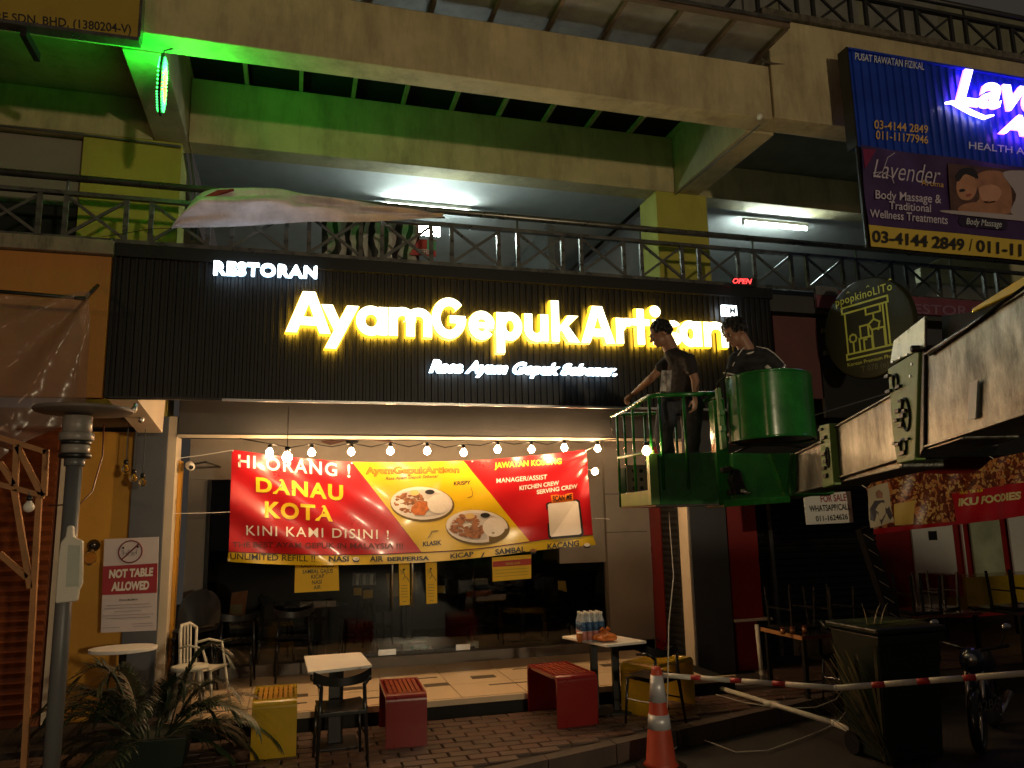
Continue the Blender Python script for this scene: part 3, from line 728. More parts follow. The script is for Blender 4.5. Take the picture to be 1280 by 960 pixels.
pic([(1198, 271), (1255, 276), (1258, 280), (1256, 288), (1200, 284), (1196, 278)], flat('plum_print', (.02, .012, .035)), 1, 'caption_plate')
L('Body Massage', quadY(1206, 281, 1250, 285, 1250, 277, 1206, 273, Yp, dy - .004), pale, PB, shear=.2)

# ---- top-left company sign
CS = thing('sign_board', (-1.8, 5.9, 5.1), 'mustard company name board cut off at the top left corner', 'shop sign')
p0 = onY(172, 47, 5.85)
must = mat('mustard_sign', (.34, .24, .03), .6, var=.15, scale=2)
BX('panel', must, CS, -6, p0.x, 5.85, 5.93, p0.z, p0.z + 1.3, .006)
BX('frame', M['rail'], CS, -6, p0.x + .01, 5.84, 5.94, p0.z - .03, p0.z - .002); BX('frame', M['rail'], CS, p0.x + .002, p0.x + .02, 5.84, 5.94, p0.z, p0.z + 1.3)
BX('bracket', M['black'], CS, onY(28, 30, 5.9).x, onY(36, 30, 5.9).x, 5.87, 6.2, p0.z - .10, p0.z - .032)
L('EMPIRE SDN. BHD. (1380204-V)', quadY(-38, 22, 164, 42, 164, 31, -38, 11, 5.85, -.003), dk, CS, bold=.015)

# ---- round black projecting sign
RS = thing('round_sign', onY(1083, 410, 6.33), 'round black double sided sign with yellow claw machine outline and PopkinoLITO lettering', 'shop sign')
DX = onY(1083, 410, 6.33).x; cz = onY(1083, 410, 6.33).z; cy = 6.33; rr = .52
MB().lathe((DX, cy, cz), [(rr - .012, -.0), (rr, .01), (rr, .07), (rr - .012, .08)], 56, (1, 0, 0)).build('disc', mat('black_acrylic', (.022, .022, .007), .4, var=.1, spec=.2), RS, smooth=False)
MB().beam((DX + .04, cy + rr - .02, cz + .1), (DX + .04, 6.9, cz + .1), .04, .05).build('arm', M['black'], RS)
MB().beam((DX + .04, cy + rr - .04, cz - .15), (DX + .04, 6.9, cz - .15), .04, .05).build('arm', M['black'], RS)
yl = flat('lime_sign_print', (.62, .66, .10))
DR = lambda u, v, k=0: Vector((DX - .003 - .001 * k, cy - u * rr, cz + v * rr))   # u to the viewer's right, v up
def line(pts, w=.018, k=0):
    b = MB()
    for a, c_ in zip(pts[:-1], pts[1:]): b.beam(DR(*a, k), DR(*c_, k), .002, w, up=(1, 0, 0)) if False else None
    b = MB()
    for a, c_ in zip(pts[:-1], pts[1:]):
        A = Vector(a); C_ = Vector(c_); d = (C_ - A); d.normalize(); nn = Vector((-d.y, d.x)) * w / rr / 2; A = A - d * w / rr / 2; C_ = C_ + d * w / rr / 2
        b.prism([DR(*(A - nn), k), DR(*(C_ - nn), k), DR(*(C_ + nn), k), DR(*(A + nn), k)], (.002, 0, 0))
    b.build('outline_print', yl, RS)
line([(-.52, .40), (.52, .40), (.52, .52), (-.52, .52), (-.52, .40)]); line([(-.46, .38), (-.46, -.42)]); line([(.40, .38), (.40, -.42)]); line([(.48, .38), (.48, -.42)])
line([(-.50, -.44), (.56, -.44), (.56, -.54), (-.50, -.54), (-.50, -.44)])
line([(.02, .38), (.02, .26), (.34, .26), (.34, .38)]); line([(.18, .26), (.18, .14), (.06, .06), (.12, -.08)]); line([(.18, .14), (.30, .06), (.26, -.08)])
line([(-.08, -.42), (-.08, -.22), (-.02, -.22)]); line([(-.18, -.42), (-.18, -.18), (.10, -.18), (.10, -.42)]); line([(-.14, -.18), (-.14, .06), (.04, .06), (.04, -.18)]); line([(.12, -.42), (.12, -.06), (.38, -.06), (.38, -.42)])
line([(-.32, -.42), (-.32, -.22)]); line([(-.32 + .08 * math.cos(a * .785), -.14 + .08 * math.sin(a * .785)) for a in range(9)])
def DQ(u0, v0, u1, v1): return [DR(u0, v0, 2), DR(u1, v0, 2), DR(u1, v1, 2), DR(u0, v1, 2)]
L('ppopkinoLITo', DQ(-.64, .60, .64, .76), yl, RS, bold=.01, space=1.1)
for u in (-.33, .13, .61): L('^', DQ(u - .04, .79, u + .04, .83), yl, RS, cap=False)
L('Korean Premium Photo', DQ(-.50, -.68, .60, -.61), yl, RS)
L('T 078 (o)', DQ(-.2, -.84, .4, -.73), mat('dim_print', (.10, .10, .04), .5), RS)

RS.rotation_euler = (0, 0, R(12))
# ---- green LED sign under the top beam
GS = thing('led_sign', (-1.2, 6.6, 5.1), 'glowing green LED OPEN sign hung edge-on under the left cross beam', 'led sign')
gxp = -1.10; gY = 6.15; gZ = 5.15
hexp = lambda s, k: [Vector((gxp + k, gY + s * .10 * u, gZ + s * .25 * v)) for u, v in ((-.5, 1), (.5, 1), (1, .5), (1, -.5), (.3, -1), (-.3, -1), (-1, -.5), (-1, .5))]
MB().prism(hexp(1, 0), (.02, 0, 0)).build('case', M['black'], GS)
def ledring(s, m, k, nm):
    b = MB(); P_ = hexp(s, k)
    for i in range(8):
        for j in range(6):
            b.ball(P_[i].lerp(P_[(i + 1) % 8], j / 6), .009, 6)
    b.build(nm, m, GS)
ledring(.85, M['grn_led'], .028, 'led_ring'); ledring(.85, M['grn_led'], -.008, 'led_ring'); ledring(.5, M['red_led'], .028, 'led_ring'); ledring(.68, M['grn_led'], .03, 'led_ring')
MB().tube([(gxp + .01, gY, gZ + .24), (gxp + .01, gY, gZ + .3), (gxp + .1, gY + .03, gZ + .36)], .006).build('wire', M['black'], GS)
lamp('led_sign_light', 'AREA', (gxp + .05, gY, gZ), 9.5, (.02, 1.0, .05), .3, target=(2.0, 7.0, 8.0), spread=R(130))
lamp('led_sign_light', 'AREA', (gxp - .03, gY, gZ), 5, (.01, 1.0, .04), .3, target=(-3, 6.3, 8.2), spread=R(120))
lamp('led_sign_light', 'POINT', (gxp - .12, gY + .1, 5.33), 1.6, (.01, 1.0, .04), .05)
# small red led text at the right end of the black sign
RD = thing('led_sign', (4.6, 6.85, 4.0), 'tiny red LED text light at the right top end of the black sign', 'led sign')
BX('case', M['black'], RD, onY(914, 350, 6.85).x, onY(942, 350, 6.85).x, 6.80, 6.84, onY(914, 356, 6.8).z, onY(914, 346, 6.8).z)
L('OPEN', quadY(916, 354, 940, 355, 940, 348.5, 916, 347.5, 6.79), emit('red_text', (1, .02, .03), 4), RD, bold=.01, shear=.3)

# ---- fluorescent lamps
def fluor(x0, x1, Y, z, label):
    t = thing('tube_lamp', ((x0 + x1) / 2, Y, z), label, 'ceiling light', 'tube lamps on the corridor ceiling')
    BX('fitting', M['white'], t, x0 - .03, x1 + .03, Y - .03, Y + .03, z + .03, z + .08)
    for x in (x0 - .02, x1 + .02): BX('socket', M['white'], t, x - .012, x + .012, Y - .02, Y + .02, z - .02, z + .03)
    MB().tube([(x0, Y, z), (x1, Y, z)], .020, 10).build('tube', M['fluor'], t, smooth=True)
fluor(1.05, 2.10, 9.25, 5.62, 'lit white tube lamp on the corridor ceiling above the folded parasol')
fluor(6.05, 7.05, 9.02, 5.735, 'lit white tube lamp in the dark corridor right of the column')
# ================================================================ BANNER, BULBS, THINGS UNDER THE SIGN
BYY = 7.85
TOPE = [(290, 562), (360, 571), (440, 577), (520, 577.5), (600, 575), (670, 569), (733, 562)]
SEP = [(286, 690), (360, 693), (440, 694), (528, 691), (600, 686), (680, 675), (741, 669)]
BOT = [(284, 702), (360, 706), (440, 706), (528, 703), (600, 697), (680, 687), (745, 681)]
def pl(L_, u):
    t = u * (len(L_) - 1); i = min(int(t), len(L_) - 2); f = t - i
    def cr(a, b, c_, d, f): return .5 * ((2 * b) + (-a + c_) * f + (2 * a - 5 * b + 4 * c_ - d) * f * f + (-a + 3 * b - 3 * c_ + d) * f ** 3)
    g_ = lambda k: L_[max(0, min(len(L_) - 1, k))]
    return tuple(cr(g_(i - 1)[k], g_(i)[k], g_(i + 1)[k], g_(i + 2)[k], f) for k in (0, 1))
def wave(X, Z):
    a = X + .52; b = 2.42 - Z                     # folds fanning from the two top corners
    e = math.exp(-((a - .3) ** 2) / .9)
    c2 = 3.2 - X; ang2 = math.atan2(b + .02, c2 + .02); r2 = math.hypot(c2, b)
    f1 = .016 * math.sin(16 * (a * .62 - b * .9)) * e
    f2 = .014 * math.sin(13 * ang2) * min(1, r2 / .4) * math.exp(-r2 / 1.1)
    f3 = .010 * math.sin(2.6 * X + 3 * Z) + .004 * math.sin(9 * X - 7 * Z)
    return f1 + f2 + f3
def bp(px, py, k=0):
    p = onY(px, py, BYY); return p + Vector((0, wave(p.x, p.z) - k, 0))
vinyl = mat('red_vinyl', (.40, .007, .012), .30, var=.06, bump=.02, coat=.25); vyel = mat('yellow_vinyl', (.56, .38, .008), .33, var=.06, bump=.02, coat=.2)
BN = thing('banner', (1.3, 7.85, 1.2), 'red and yellow vinyl banner reading HI ORANG DANAU KOTA tied across the restaurant front', 'banner')
MB().sheet(lambda u, v: bp(*[pl(SEP, u)[k] * (1 - v) + pl(TOPE, u)[k] * v for k in (0, 1)]), 110, 30).build('red_sheet', vinyl, BN, smooth=True)
MB().sheet(lambda u, v: bp(*[pl(BOT, u)[k] * (1 - v) + (pl(SEP, u)[k] + (0, .0)[k]) * v for k in (0, 1)]), 110, 4).build('yellow_strip', vyel, BN, smooth=True)
def ux(L_, x):
    lo, hi = 0, 1
    for _ in range(30):
        m = (lo + hi) / 2
        if pl(L_, m)[0] < x: lo = m
        else: hi = m
    return pl(L_, lo)[1]
def para(u, v):
    xb = 528 + (662 - 528) * u; xt = 440 + (579 - 440) * u
    yb = ux(SEP, xb); yt = ux(TOPE, xt)
    return bp(xb * (1 - v) + xt * v, yb * (1 - v) + yt * v, .0025)
MB().sheet(para, 40, 30).build('yellow_print', vyel, BN, smooth=True)
MB().sheet(lambda u, v: bp(pl(SEP, u)[0], pl(SEP, u)[1] - 1 + 1.2 * v, .003), 100, 1).build('rule_print', flat('maroon_print', (.10, .005, .005)), BN)
def BL_(s, x0, y0, x1, y1, h0, h1, m, bold=.02, **k):     # baseline from (x0,y0) to (x1,y1), heights h0,h1 px
    q = [Vector((x0, y0, 0)), Vector((x1, y1, 0)), Vector((x1, y1 - h1, 0)), Vector((x0, y0 - h0, 0))]
    def mp(u, v): p = bil(q, u, v); return bp(p.x, p.y, .0045)
    return letters(s, None, m, BN, bold=bold, mapper=mp, **k)
wpr = flat('white_print', (.70, .66, .62), .35); ypr = flat('yellow_ink', (.72, .50, .02), .35); kpr = flat('black_ink', (.015, .012, .01), .4); orr = flat('orange_ink', (.70, .16, .01), .35); mar = flat('maroon_ink', (.12, .01, .01), .4)
BL_('HI ORANG !', 298, 584, 438, 597, 16, 17, wpr, .02, space=1.2)
BL_('DANAU', 320, 615, 429, 626, 19, 20, ypr, .035, space=1.15)
BL_('KOTA', 331, 647, 416, 652, 21, 20, ypr, .035, space=1.15)
BL_('KINI KAMI DISINI !', 308, 669, 486, 674, 12.5, 11.5, wpr, .006, space=1.2)
BL_('THE BEST AYAM GEPUK IN MALAYSIA !!!', 291, 684, 504, 686, 7, 7, mar, .02)
BL_('UNLIMITED REFILL !!', 288, 699, 394, 702, 8, 7.5, kpr, .01)
BL_('NASI', 411, 702, 436, 702, 7, 7, kpr, .03)
BL_('AIR', 462, 702, 479, 702, 7, 7, kpr, .03); BL_('BERPERISA', 484, 701.5, 537, 700.5, 5.5, 5.5, kpr, .04)
BL_('KICAP', 563, 698.5, 592, 695.5, 6.5, 6.5, kpr, .03); BL_('SAMBAL', 619, 693.5, 656, 690, 7, 7.5, kpr, .03); BL_('KACANG', 684, 687, 723, 682.5, 7.5, 7.5, kpr, .03)
BL_('AyamGepukArtisan', 457, 593, 574, 591.5, 10, 9, mar, .06, cap=True); 
q_ = None
BL2 = BL_('AyamGepukArtisan', 458, 592.5, 573, 591, 9, 8, orr, .03)
for o_ in BL2: o_.location.y -= .003
BL_('Rasa Ayam Gepuk Sebenar', 482, 600, 548, 597, 4, 4, kpr, .01, shear=.3)
BL_('KRISPY', 567, 607, 588, 605.5, 5, 5, kpr, .03); BL_('KLASIK', 529, 683, 552, 681, 6, 6, kpr, .03)
BL_('JAWATAN KOSONG', 618, 585.5, 702, 580, 7.5, 7.5, ypr, .03)
BL_('MANAGER/ASSIST', 620, 604, 684, 599, 6, 6, wpr, .012); BL_('KITCHEN CREW', 649, 613, 699, 606, 5.5, 5.5, wpr, .03); BL_('SERVING CREW', 671, 618, 722, 610, 5.5, 5.5, wpr, .03)
def bprint(pts, m, k, nm='print_shape'):
    b = MB(); P_ = [bp(x, y, k) for x, y in pts]
    cx = sum(x for x, y in pts) / len(pts); cy_ = sum(y for x, y in pts) / len(pts); b.v = [bp(cx, cy_, k)] + P_
    n = len(P_); b.f = [(0, 1 + i, 1 + (i + 1) % n) for i in range(n)]; b.m = [0] * n
    return b.build(nm, m, BN)
bprint([(682, 630), (684, 628), (722, 624), (725, 626), (729, 667), (726, 671), (688, 674), (685, 671)], kpr, .006, 'white_box_border')
bprint([(684, 631), (686, 629.5), (720, 626), (723, 628), (726, 666), (724, 668), (689, 671), (687, 669)], wpr, .008, 'blank_box_print')
bprint([(688, 619), (716, 616), (717, 626), (689, 629)], orr, .0075, 'caption_plate'); BL_('SCAN ME', 690, 627, 715, 624, 7, 7, kpr, .03)[0].location.y -= .006
ell = lambda cx, cy_, rx, ry, n=28, a=0: [(cx + rx * math.cos(t * 2 * math.pi / n) * math.cos(a) - ry * math.sin(t * 2 * math.pi / n) * math.sin(a), cy_ + rx * math.cos(t * 2 * math.pi / n) * math.sin(a) + ry * math.sin(t * 2 * math.pi / n) * math.cos(a)) for t in range(n)]
meat = mat('fried_food_print', (.30, .12, .05), .5, var=.7, scale=28, bump=0); food2 = mat('orange_food_print', (.50, .14, .03), .5, var=.5, scale=20, bump=0); platep = flat('plate_print', (.62, .58, .55), .4); shp = mat('plate_shadow_print', (.14, .09, .02), .5); ricep = mat('rice_print', (.66, .62, .58), .5, var=.1, scale=60)
for cx, cy_, m2 in ((527, 629, food2), (596, 658, meat)):
    bprint(ell(cx + 1, cy_ + 1.5, 40, 22, a=.05), shp, .005); bprint(ell(cx, cy_, 38.5, 20.5, a=.05), platep, .0062)
    bprint(ell(cx, cy_, 34, 17, a=.05), flat('plate_well', (.50, .46, .44)), .0072)
    random.seed(int(cx))
    for k in range(60):
        a = random.uniform(0, 6.28); d = random.random() ** .5
        x = cx - 13 + 19 * d * math.cos(a); y_ = cy_ - 1 + 13 * d * math.sin(a); r_ = random.uniform(2.0, 4.6)
        bprint([(x + r_ * random.uniform(.6, 1.4) * math.cos(t), y_ + r_ * .6 * random.uniform(.6, 1.3) * math.sin(t)) for t in [i * .9 for i in range(7)]], random.choice([meat, mat('cabbage_print', (.40, .30, .18), .5, var=.4, scale=30) if k == 0 else meat, platep if k % 5 == 0 else meat]), .0078 + k * .00003, 'food_print')
    bprint([(cx - 12, cy_ + 4), (cx - 4, cy_ - 3), (cx + 8, cy_ - 1), (cx + 12, cy_ + 6), (cx + 6, cy_ + 10), (cx + 4, cy_ + 15), (cx - 8, cy_ + 15), (cx - 14, cy_ + 10)], m2, .0096, 'food_print')
    bprint(ell(cx + 21, cy_ + 1, 14, 12), ricep, .0098, 'rice_print'); bprint(ell(cx + 10, cy_ - 14, 6, 3), kpr, .0099, 'sauce_print'); bprint(ell(cx - 9, cy_ - 13, 6, 3.5), mat('egg_print', (.60, .42, .16), .5), .0099, 'egg_print')
for cx, cy_, m2 in ((445, 698.5, wpr), (666, 688, meat), (733, 681, wpr)):
    bprint([(cx - 5, cy_), (cx + 5, cy_ - .5), (cx + 3, cy_ + 4), (cx - 3, cy_ + 4)], kpr, .0055, 'bowl_print'); bprint(ell(cx, cy_, 4, 2.2, 10), m2, .0058, 'bowl_print')
bprint([(601, 697), (604, 691), (606, 690.5), (603, 697)], kpr, .0055, 'bottle_print')
for (ax, ay, bx_, by_) in ((588, 609, 590, 620), (590, 620, 584, 622), (535, 672, 540, 664), (540, 664, 548, 663)):
    MB().tube([bp(ax, ay, .006), bp((ax + bx_) / 2 + 1, (ay + by_) / 2, .006), bp(bx_, by_, .006)], .0025, 4).build('arrow_print', kpr, BN)
for pts in (((290, 563), (252, 569), (214, 574)), ((733, 563), (747, 556), (752, 549)), ((744, 648), (752, 648), (762, 649)), ((288, 640), (262, 641), (216, 642))):
    MB().tube([bp(*pts[0], .003)] + [onY(x, y, BYY) for x, y in pts[1:]], .003, 5).build('tie_cord', M['white'], BN)
for x, y in ((291, 563.5), (732, 563.5), (741, 648), (286, 700), (440, 579), (590, 577)):
    p = bp(x, y, .004); MB().lathe(p, [(.004, 0), (.009, .001), (.009, .003), (.004, .004)], 10, (0, -1, 0)).build('eyelet', M['steel2'], BN)

# string of bulbs
SB = thing('string_light_cable', (1.4, 7.6, 2.5), 'thin black cable that carries the row of lit bulbs over the banner', 'cable')
bpx = [(337, 566), (389.5, 566), (439, 565), (488, 564), (534, 564), (579.5, 566), (622, 562), (664.5, 562), (705.5, 560), (747, 561)]
BPs = [onY(x, y, 7.6) for x, y in bpx]
cab = []
for i, p in enumerate(BPs):
    cab.append(p + Vector((0, 0, .085)))
    if i < len(BPs) - 1: cab.append((p + BPs[i + 1]) / 2 + Vector((0, .02, .045 + .02 * random.random())))
MB().tube([onY(300, 548, 7.7)] + cab + [onY(770, 549, 7.7)], .006, 6).build('cable', M['black'], SB, smooth=True)
places = ['leftmost of the row, over the letters HI', 'second from the left, over the word ORANG', 'above the left edge of the yellow print', 'above the word AyamGepukArtisan', 'over the middle of the yellow banner print', 'above the right edge of the yellow print', 'over the word JAWATAN', 'over the word KOSONG', 'beside the top right banner corner', 'rightmost of the row, past the banner']
def bulb(p, r, label, group, cord=None, m='bulb'):
    t = thing('light_bulb', p, label, 'light bulb', group)
    MB().lathe(p, [(.006, -r), (r * .55, -r * .82), (r * .9, -r * .42), (r, 0), (r * .92, r * .4), (r * .6, r * .85), (r * .42, r * 1.2)], 14, (0, 0, 1)).build('globe', M[m], t, smooth=True)
    MB().lathe(p, [(r * .45, r * 1.2), (r * .55, r * 1.25), (r * .55, r * 2.1), (r * .2, r * 2.3)], 12).build('socket', M['black_pl'], t, smooth=True)
    if cord: MB().tube([p + Vector((0, 0, r * 2.2)), cord], .004, 5).build('cord', M['black'], t)
    return t
for p, w in zip(BPs, places): bulb(p, .034, 'lit warm bulb ' + w, 'lit bulbs strung above the banner', p + Vector((0, 0, .085)))
p = onY(359, 572, 6.98); bulb(p, .042, 'large lit pendant bulb hanging in front of the letter O of ORANG', None, onY(361, 507, 6.98))
# unlit pendants at the left
clear = bpy.data.materials.new('clear_bulb_glass'); clear.use_nodes = True; cp = clear.node_tree.nodes['Principled BSDF']; cp.inputs['Transmission Weight'].default_value = 1; cp.inputs['Roughness'].default_value = .03; cp.inputs['Base Color'].default_value = (1, .85, .6, 1); M['clear'] = clear
for (x, y, Yq, w) in ((157, 586, 7.35, 'upper left of the three by the slate pillar'), (167, 598, 7.4, 'middle one of the three by the slate pillar'), (178, 603, 7.3, 'lowest of the three, in front of the slate pillar'), (216, 628, 7.9, 'alone by the pale pillar edge')):
    p = onY(x, y, Yq); t = bulb(p, .035, 'unlit clear pendant bulb, ' + w, 'unlit clear pendant bulbs', Vector((p.x, p.y, 2.6)), 'clear')
    MB().tube([p + Vector((0, 0, .03)), p + Vector((.012, 0, 0)), p + Vector((-.01, 0, -.01)), p + Vector((0, 0, .03))], .002, 4).build('filament', M['yel_boom'], t)
# spot lamp and security camera
t = thing('spot_lamp', onY(744, 589, 7.7), 'lit white spot lamp below the right end of the bulb row', 'lamp')
p = onY(744, 589, 7.7); MB().lathe(p, [(.01, -.01), (.035, 0), (.04, .02), (.03, .06), (.02, .09)], 14, (.5, .8, .3)).build('housing', M['white'], t, smooth=True)
MB().lathe(p + Vector((-.01, -.014, -.006)), [(.034, -.004), (.034, .001)], 14, (.5, .8, .3)).build('lens', M['bulb'], t); MB().tube([p + Vector((.02, .06, .02)), Vector((p.x + .06, 8.6, p.z + .05))], .012, 6).build('arm', M['white'], t)
t = thing('security_camera', onY(238, 583, 7.9), 'white dome ended security camera by the left bulkhead', 'camera')
p = onY(238, 583, 7.9); MB().lathe(p, [(.01, -.05), (.035, -.04), (.04, 0), (.04, .06), (.02, .075)], 14, (-.25, .9, .25)).build('body', M['white'], t, smooth=True); MB().lathe(p + Vector((.012, -.048, -.012)), [(.02, -.006), (.02, .006)], 12, (-.25, .9, .25)).build('lens', M['black_pl'], t)
MB().tube([p + Vector((0, .05, .02)), p + Vector((.12, .10, .05)), p + Vector((.2, .8, .05))], .01, 6).build('mount', M['black'], t)
# ceiling fan
t = thing('ceiling_fan', (.7, 8.3, 2.55), 'brown ceiling fan just behind the top edge of the banner', 'fan')
fc = onY(440, 549, 8.25); MB().lathe(fc, [(.06, -.04), (.08, 0), (.07, .05), (.02, .07)], 14).tube([fc + Vector((0, 0, .05)), (fc.x, fc.y, 2.74)], .012, 6).build('motor', M['black_pl'], t, smooth=True)
for a in (8, 128, 248):
    d = Vector((math.cos(R(a)), math.sin(R(a)), 0)); n_ = Vector((-d.y, d.x, 0))
    MB().prism([fc + d * .07 - n_ * .03, fc + d * .42 - n_ * .06 - Vector((0, 0, .03)), fc + d * .42 + n_ * .06, fc + d * .07 + n_ * .03], (0, 0, .008)).build('blade', M['dkwood'], t)
# track spots at the left soffit
for (x, y, w) in ((168, 511, 'nearest the sign'), (177, 524, 'middle one'), (186, 534, 'nearest the pillar')):
    p = onZ(x, y, 2.56); t = thing('track_spot', p, 'small unlit chrome spot under the left soffit, ' + w, 'spotlight', 'small spots under the left soffit')
    MB().lathe(p, [(.018, -.03), (.022, .0), (.015, .04)], 10, (.2, .3, 1)).build('head', M['steel2'], t, smooth=True); BX('stem', M['black'], t, p.x - .006, p.x + .006, p.y - .006, p.y + .006, p.z + .02, 2.6)

# notices stuck on the glass
ysheet = flat('yellow_paper', (.92, .62, .02), .6)
def notice(px, Y, label, m=ysheet, cat='notice', group=None, nm='paper_notice'):
    q = [onY(x, y, Y) for x, y in px]; t = thing(nm, (q[0] + q[1]) / 2, label, cat, group)
    MB().prism(q, (0, .003, 0)).build('sheet', m, t); return t
def nt(t, s, px, Y, m=kpr, bold=.01, **k): return letters(s, quadY(*px, Y, -.003), m, t, bold=bold, **k)
t = notice([(368, 741), (424, 738), (423, 703), (369, 704)], 8.69, 'yellow menu sheet reading KACANG GAJUS and SAMBAL GAJUS under the banner')
for s, x0, x1, y in (('KACANG GAJUS', 376, 417, 709.5), ('SAMBAL GAJUS', 378, 416, 717), ('KICAP', 389, 405, 723.5), ('NASI', 390, 402, 730.5), ('AIR', 392, 401, 737)):
    nt(t, s, (x0, y, x1, y - 1, x1, y - 6, x0, y - 5), 8.69)
for k, (x0, x1, y0, y1) in enumerate(((498.5, 512, 757, 704), (532, 546, 755, 703))):
    t = notice([(x0 + 1, y0), (x1 + .5, y0 - 1), (x1, y1), (x0, y1)], 8.69, 'narrow yellow door notice with a pushing figure left of the handles' if k == 0 else 'narrow yellow door notice with a pushing figure right of the handles', group='narrow door notices')
    cx = (x0 + x1) / 2
    fig = MB(); P2 = lambda x, y: onY(cx + x, y1 + y, 8.686)
    fig.ball(P2(-.5, 8), .012, 8)
    for a, b_ in (((-1, 10), (1, 16)), ((-1, 11), (-5, 9)), ((0, 11), (-4, 13)), ((1, 16), (-2, 21)), ((1, 16), (4, 19)), ((4, 19), (6, 23))): fig.beam(P2(*a), P2(*b_), .004, .012, up=(0, 1, 0))
    f_ = fig.build('pictogram', kpr, t)
    for j in range(5): MB().beam(P2(-4, 28 + j * 3.6), P2(4, 27.6 + j * 3.6), .003, .005, up=(0, 1, 0)).build('line_print', kpr, t)
    MB().beam(P2(-2.5, 48), P2(2.5, 47.6), .003, .03, up=(0, 1, 0)).build('line_print', kpr, t)
t = notice([(616, 727), (664, 723), (664, 693), (615, 697)], 8.69, 'yellow notice with a red heading band right of the doors under the banner')
MB().prism([onY(x, y, 8.688) for x, y in ((616, 709), (664, 706), (664, 698), (616, 702))], (0, .001, 0)).build('heading_band', flat('red_ink', (.5, .03, .01)), t)
nt(t, 'OPENING HOURS', (632, 706.5, 650, 705, 650, 702, 632, 703.5), 8.685, ypr)
for j in range(3): MB().beam(onY(619, 713 + j * 4, 8.687), onY(661, 710 + j * 4, 8.687), .002, .005, up=(0, 1, 0)).build('line_print', kpr, t)
for k, (pts, lb) in enumerate((([(442, 744), (452, 744), (452, 735), (442, 735)], 'small yellow note on the glass, left one of the pair'), ([(454, 748), (466, 747), (466, 737), (454, 738)], 'small yellow note on the glass, right one of the pair'),
                  ([(545, 741), (556, 741), (556, 732), (545, 732)], 'small yellow note peeking out right of the door notice'), ([(698, 737), (709, 740), (707, 726), (697, 726)], 'small yellow note hanging crooked near the right pane edge'))):
    notice(pts, 8.72, lb, mat('note_paper%d' % k if False else 'note_paper', (.40, .28, .03), .6), nm='sticky_note', group='small yellow notes on the glass')
t = notice([(487, 748), (522, 738), (520, 715), (482, 717)], 8.76, 'large dim yellow poster leaning crooked behind the left door notice', mat('dim_poster', (.30, .19, .02), .6), nm='poster')
t = notice([(440, 732), (470, 731), (470, 716), (441, 716)], 9.2, 'grey picture of three cups behind the glass', mat('grey_picture', (.25, .26, .27), .5), 'picture', nm='picture')
for j in range(3): MB().lathe(onY(446 + j * 9, 731, 9.19), [(.02, 0), (.025, .1), (.028, .12)], 8).build('cup_print', M['white'], t)

t = notice([(286, 770), (306, 769), (310, 738), (290, 741)], 9.3, 'orange and cream picture hanging dimly behind the left glass pane', flat('orange_picture', (.5, .14, .03)), 'picture', nm='picture')
MB().prism([onY(x, y, 9.29) for x, y in ((288, 768), (303, 767), (303, 755), (288, 756))], (0, .005, 0)).build('cream_print', flat('cream_patch', (.45, .32, .12)), t)
# ================================================================ FURNITURE
def bench(x0, x1, y0, y1, h_, body, slat, label, rz=0, group='slatted metal benches', dark=False):
    c_ = Vector(((x0 + x1) / 2, (y0 + y1) / 2, 0)); w = (x1 - x0) / 2; d = (y1 - y0) / 2
    t = thing('slatted_bench', (0, 0, 0), label, 'bench', group)
    r = .05; prof = [(-d, 0), (-d, h_ - r)]
    for k in range(6): a = R(180 - k * 18); prof.append((-d + r + r * math.cos(a), h_ - r + r * math.sin(a)))
    prof.append((-d + .09, h_)); inner = [(p[0] + .022, p[1]) if i < 2 else (p[0] + .018, p[1] - .022) for i, p in enumerate(prof)]
    for s in (1, -1):
        b = MB()
        for (a, b2), (i1, i2) in zip(zip(prof[:-1], prof[1:]), zip(inner[:-1], inner[1:])):
            b.prism([(-w, s * a[0], a[1]), (-w, s * b2[0], b2[1]), (-w, s * i2[0], i2[1]), (-w, s * i1[0], i1[1])], (2 * w, 0, 0))
        b.build('end_panel', body, t, bevel=.0015)
        MB().box(-w - .001, w + .001, s * d - .001, s * d + .0015, h_ - .085, h_ - .080).build('fold_line', M['cream_light'] if False else body, t)
    for s in (-1, 1): MB().box(s * w - .02 if s > 0 else -w, w if s > 0 else -w + .02, -d + .088, d - .088, h_ - .035, h_ - .001).build('side_rail', body, t, bevel=.003)
    n = 7
    for k in range(n):
        xx = -w + .03 + (2 * w - .06) * (k + .5) / n
        MB().box(xx - .014, xx + .014, -d + .089, d - .089, h_ - .022, h_ - .002 + random.uniform(-.001, .001)).build('slat', slat, t, bevel=.002)
    for yy in (-d * .4, d * .4): BXl = MB().box(-w + .022, w - .022, yy - .02, yy + .02, h_ - .036, h_ - .024).build('cross_bar', body, t)
    t.location = c_; t.rotation_euler = (0, 0, rz); return t
yslat = mat('yellow_slat', (.50, .26, .02), .4, dirt=.6, dirtcol=(.12, .05, .01)); rslat = mat('red_brown_slat', (.32, .06, .03), .3, var=.5, scale=10, dirt=.5, dirtcol=(.05, .03, .02), coat=.3)
bench(-.245, .075, 6.26, 6.90, .40, M['yellow'], yslat, 'yellow slatted bench left of the black chair')
bench(.735, 1.05, 6.20, 6.88, .385, M['red'], rslat, 'red slatted bench right next to the black chair and small white table', R(-2))
bench(2.095, 2.465, 6.30, 6.96, .405, M['red'], rslat, 'red slatted bench beside the table with the bottles', R(5))
bench(3.03, 3.36, 6.30, 6.95, .42, M['yellow'], M['yellow'], 'yellow bench behind the black chair and the traffic cone', R(-62))

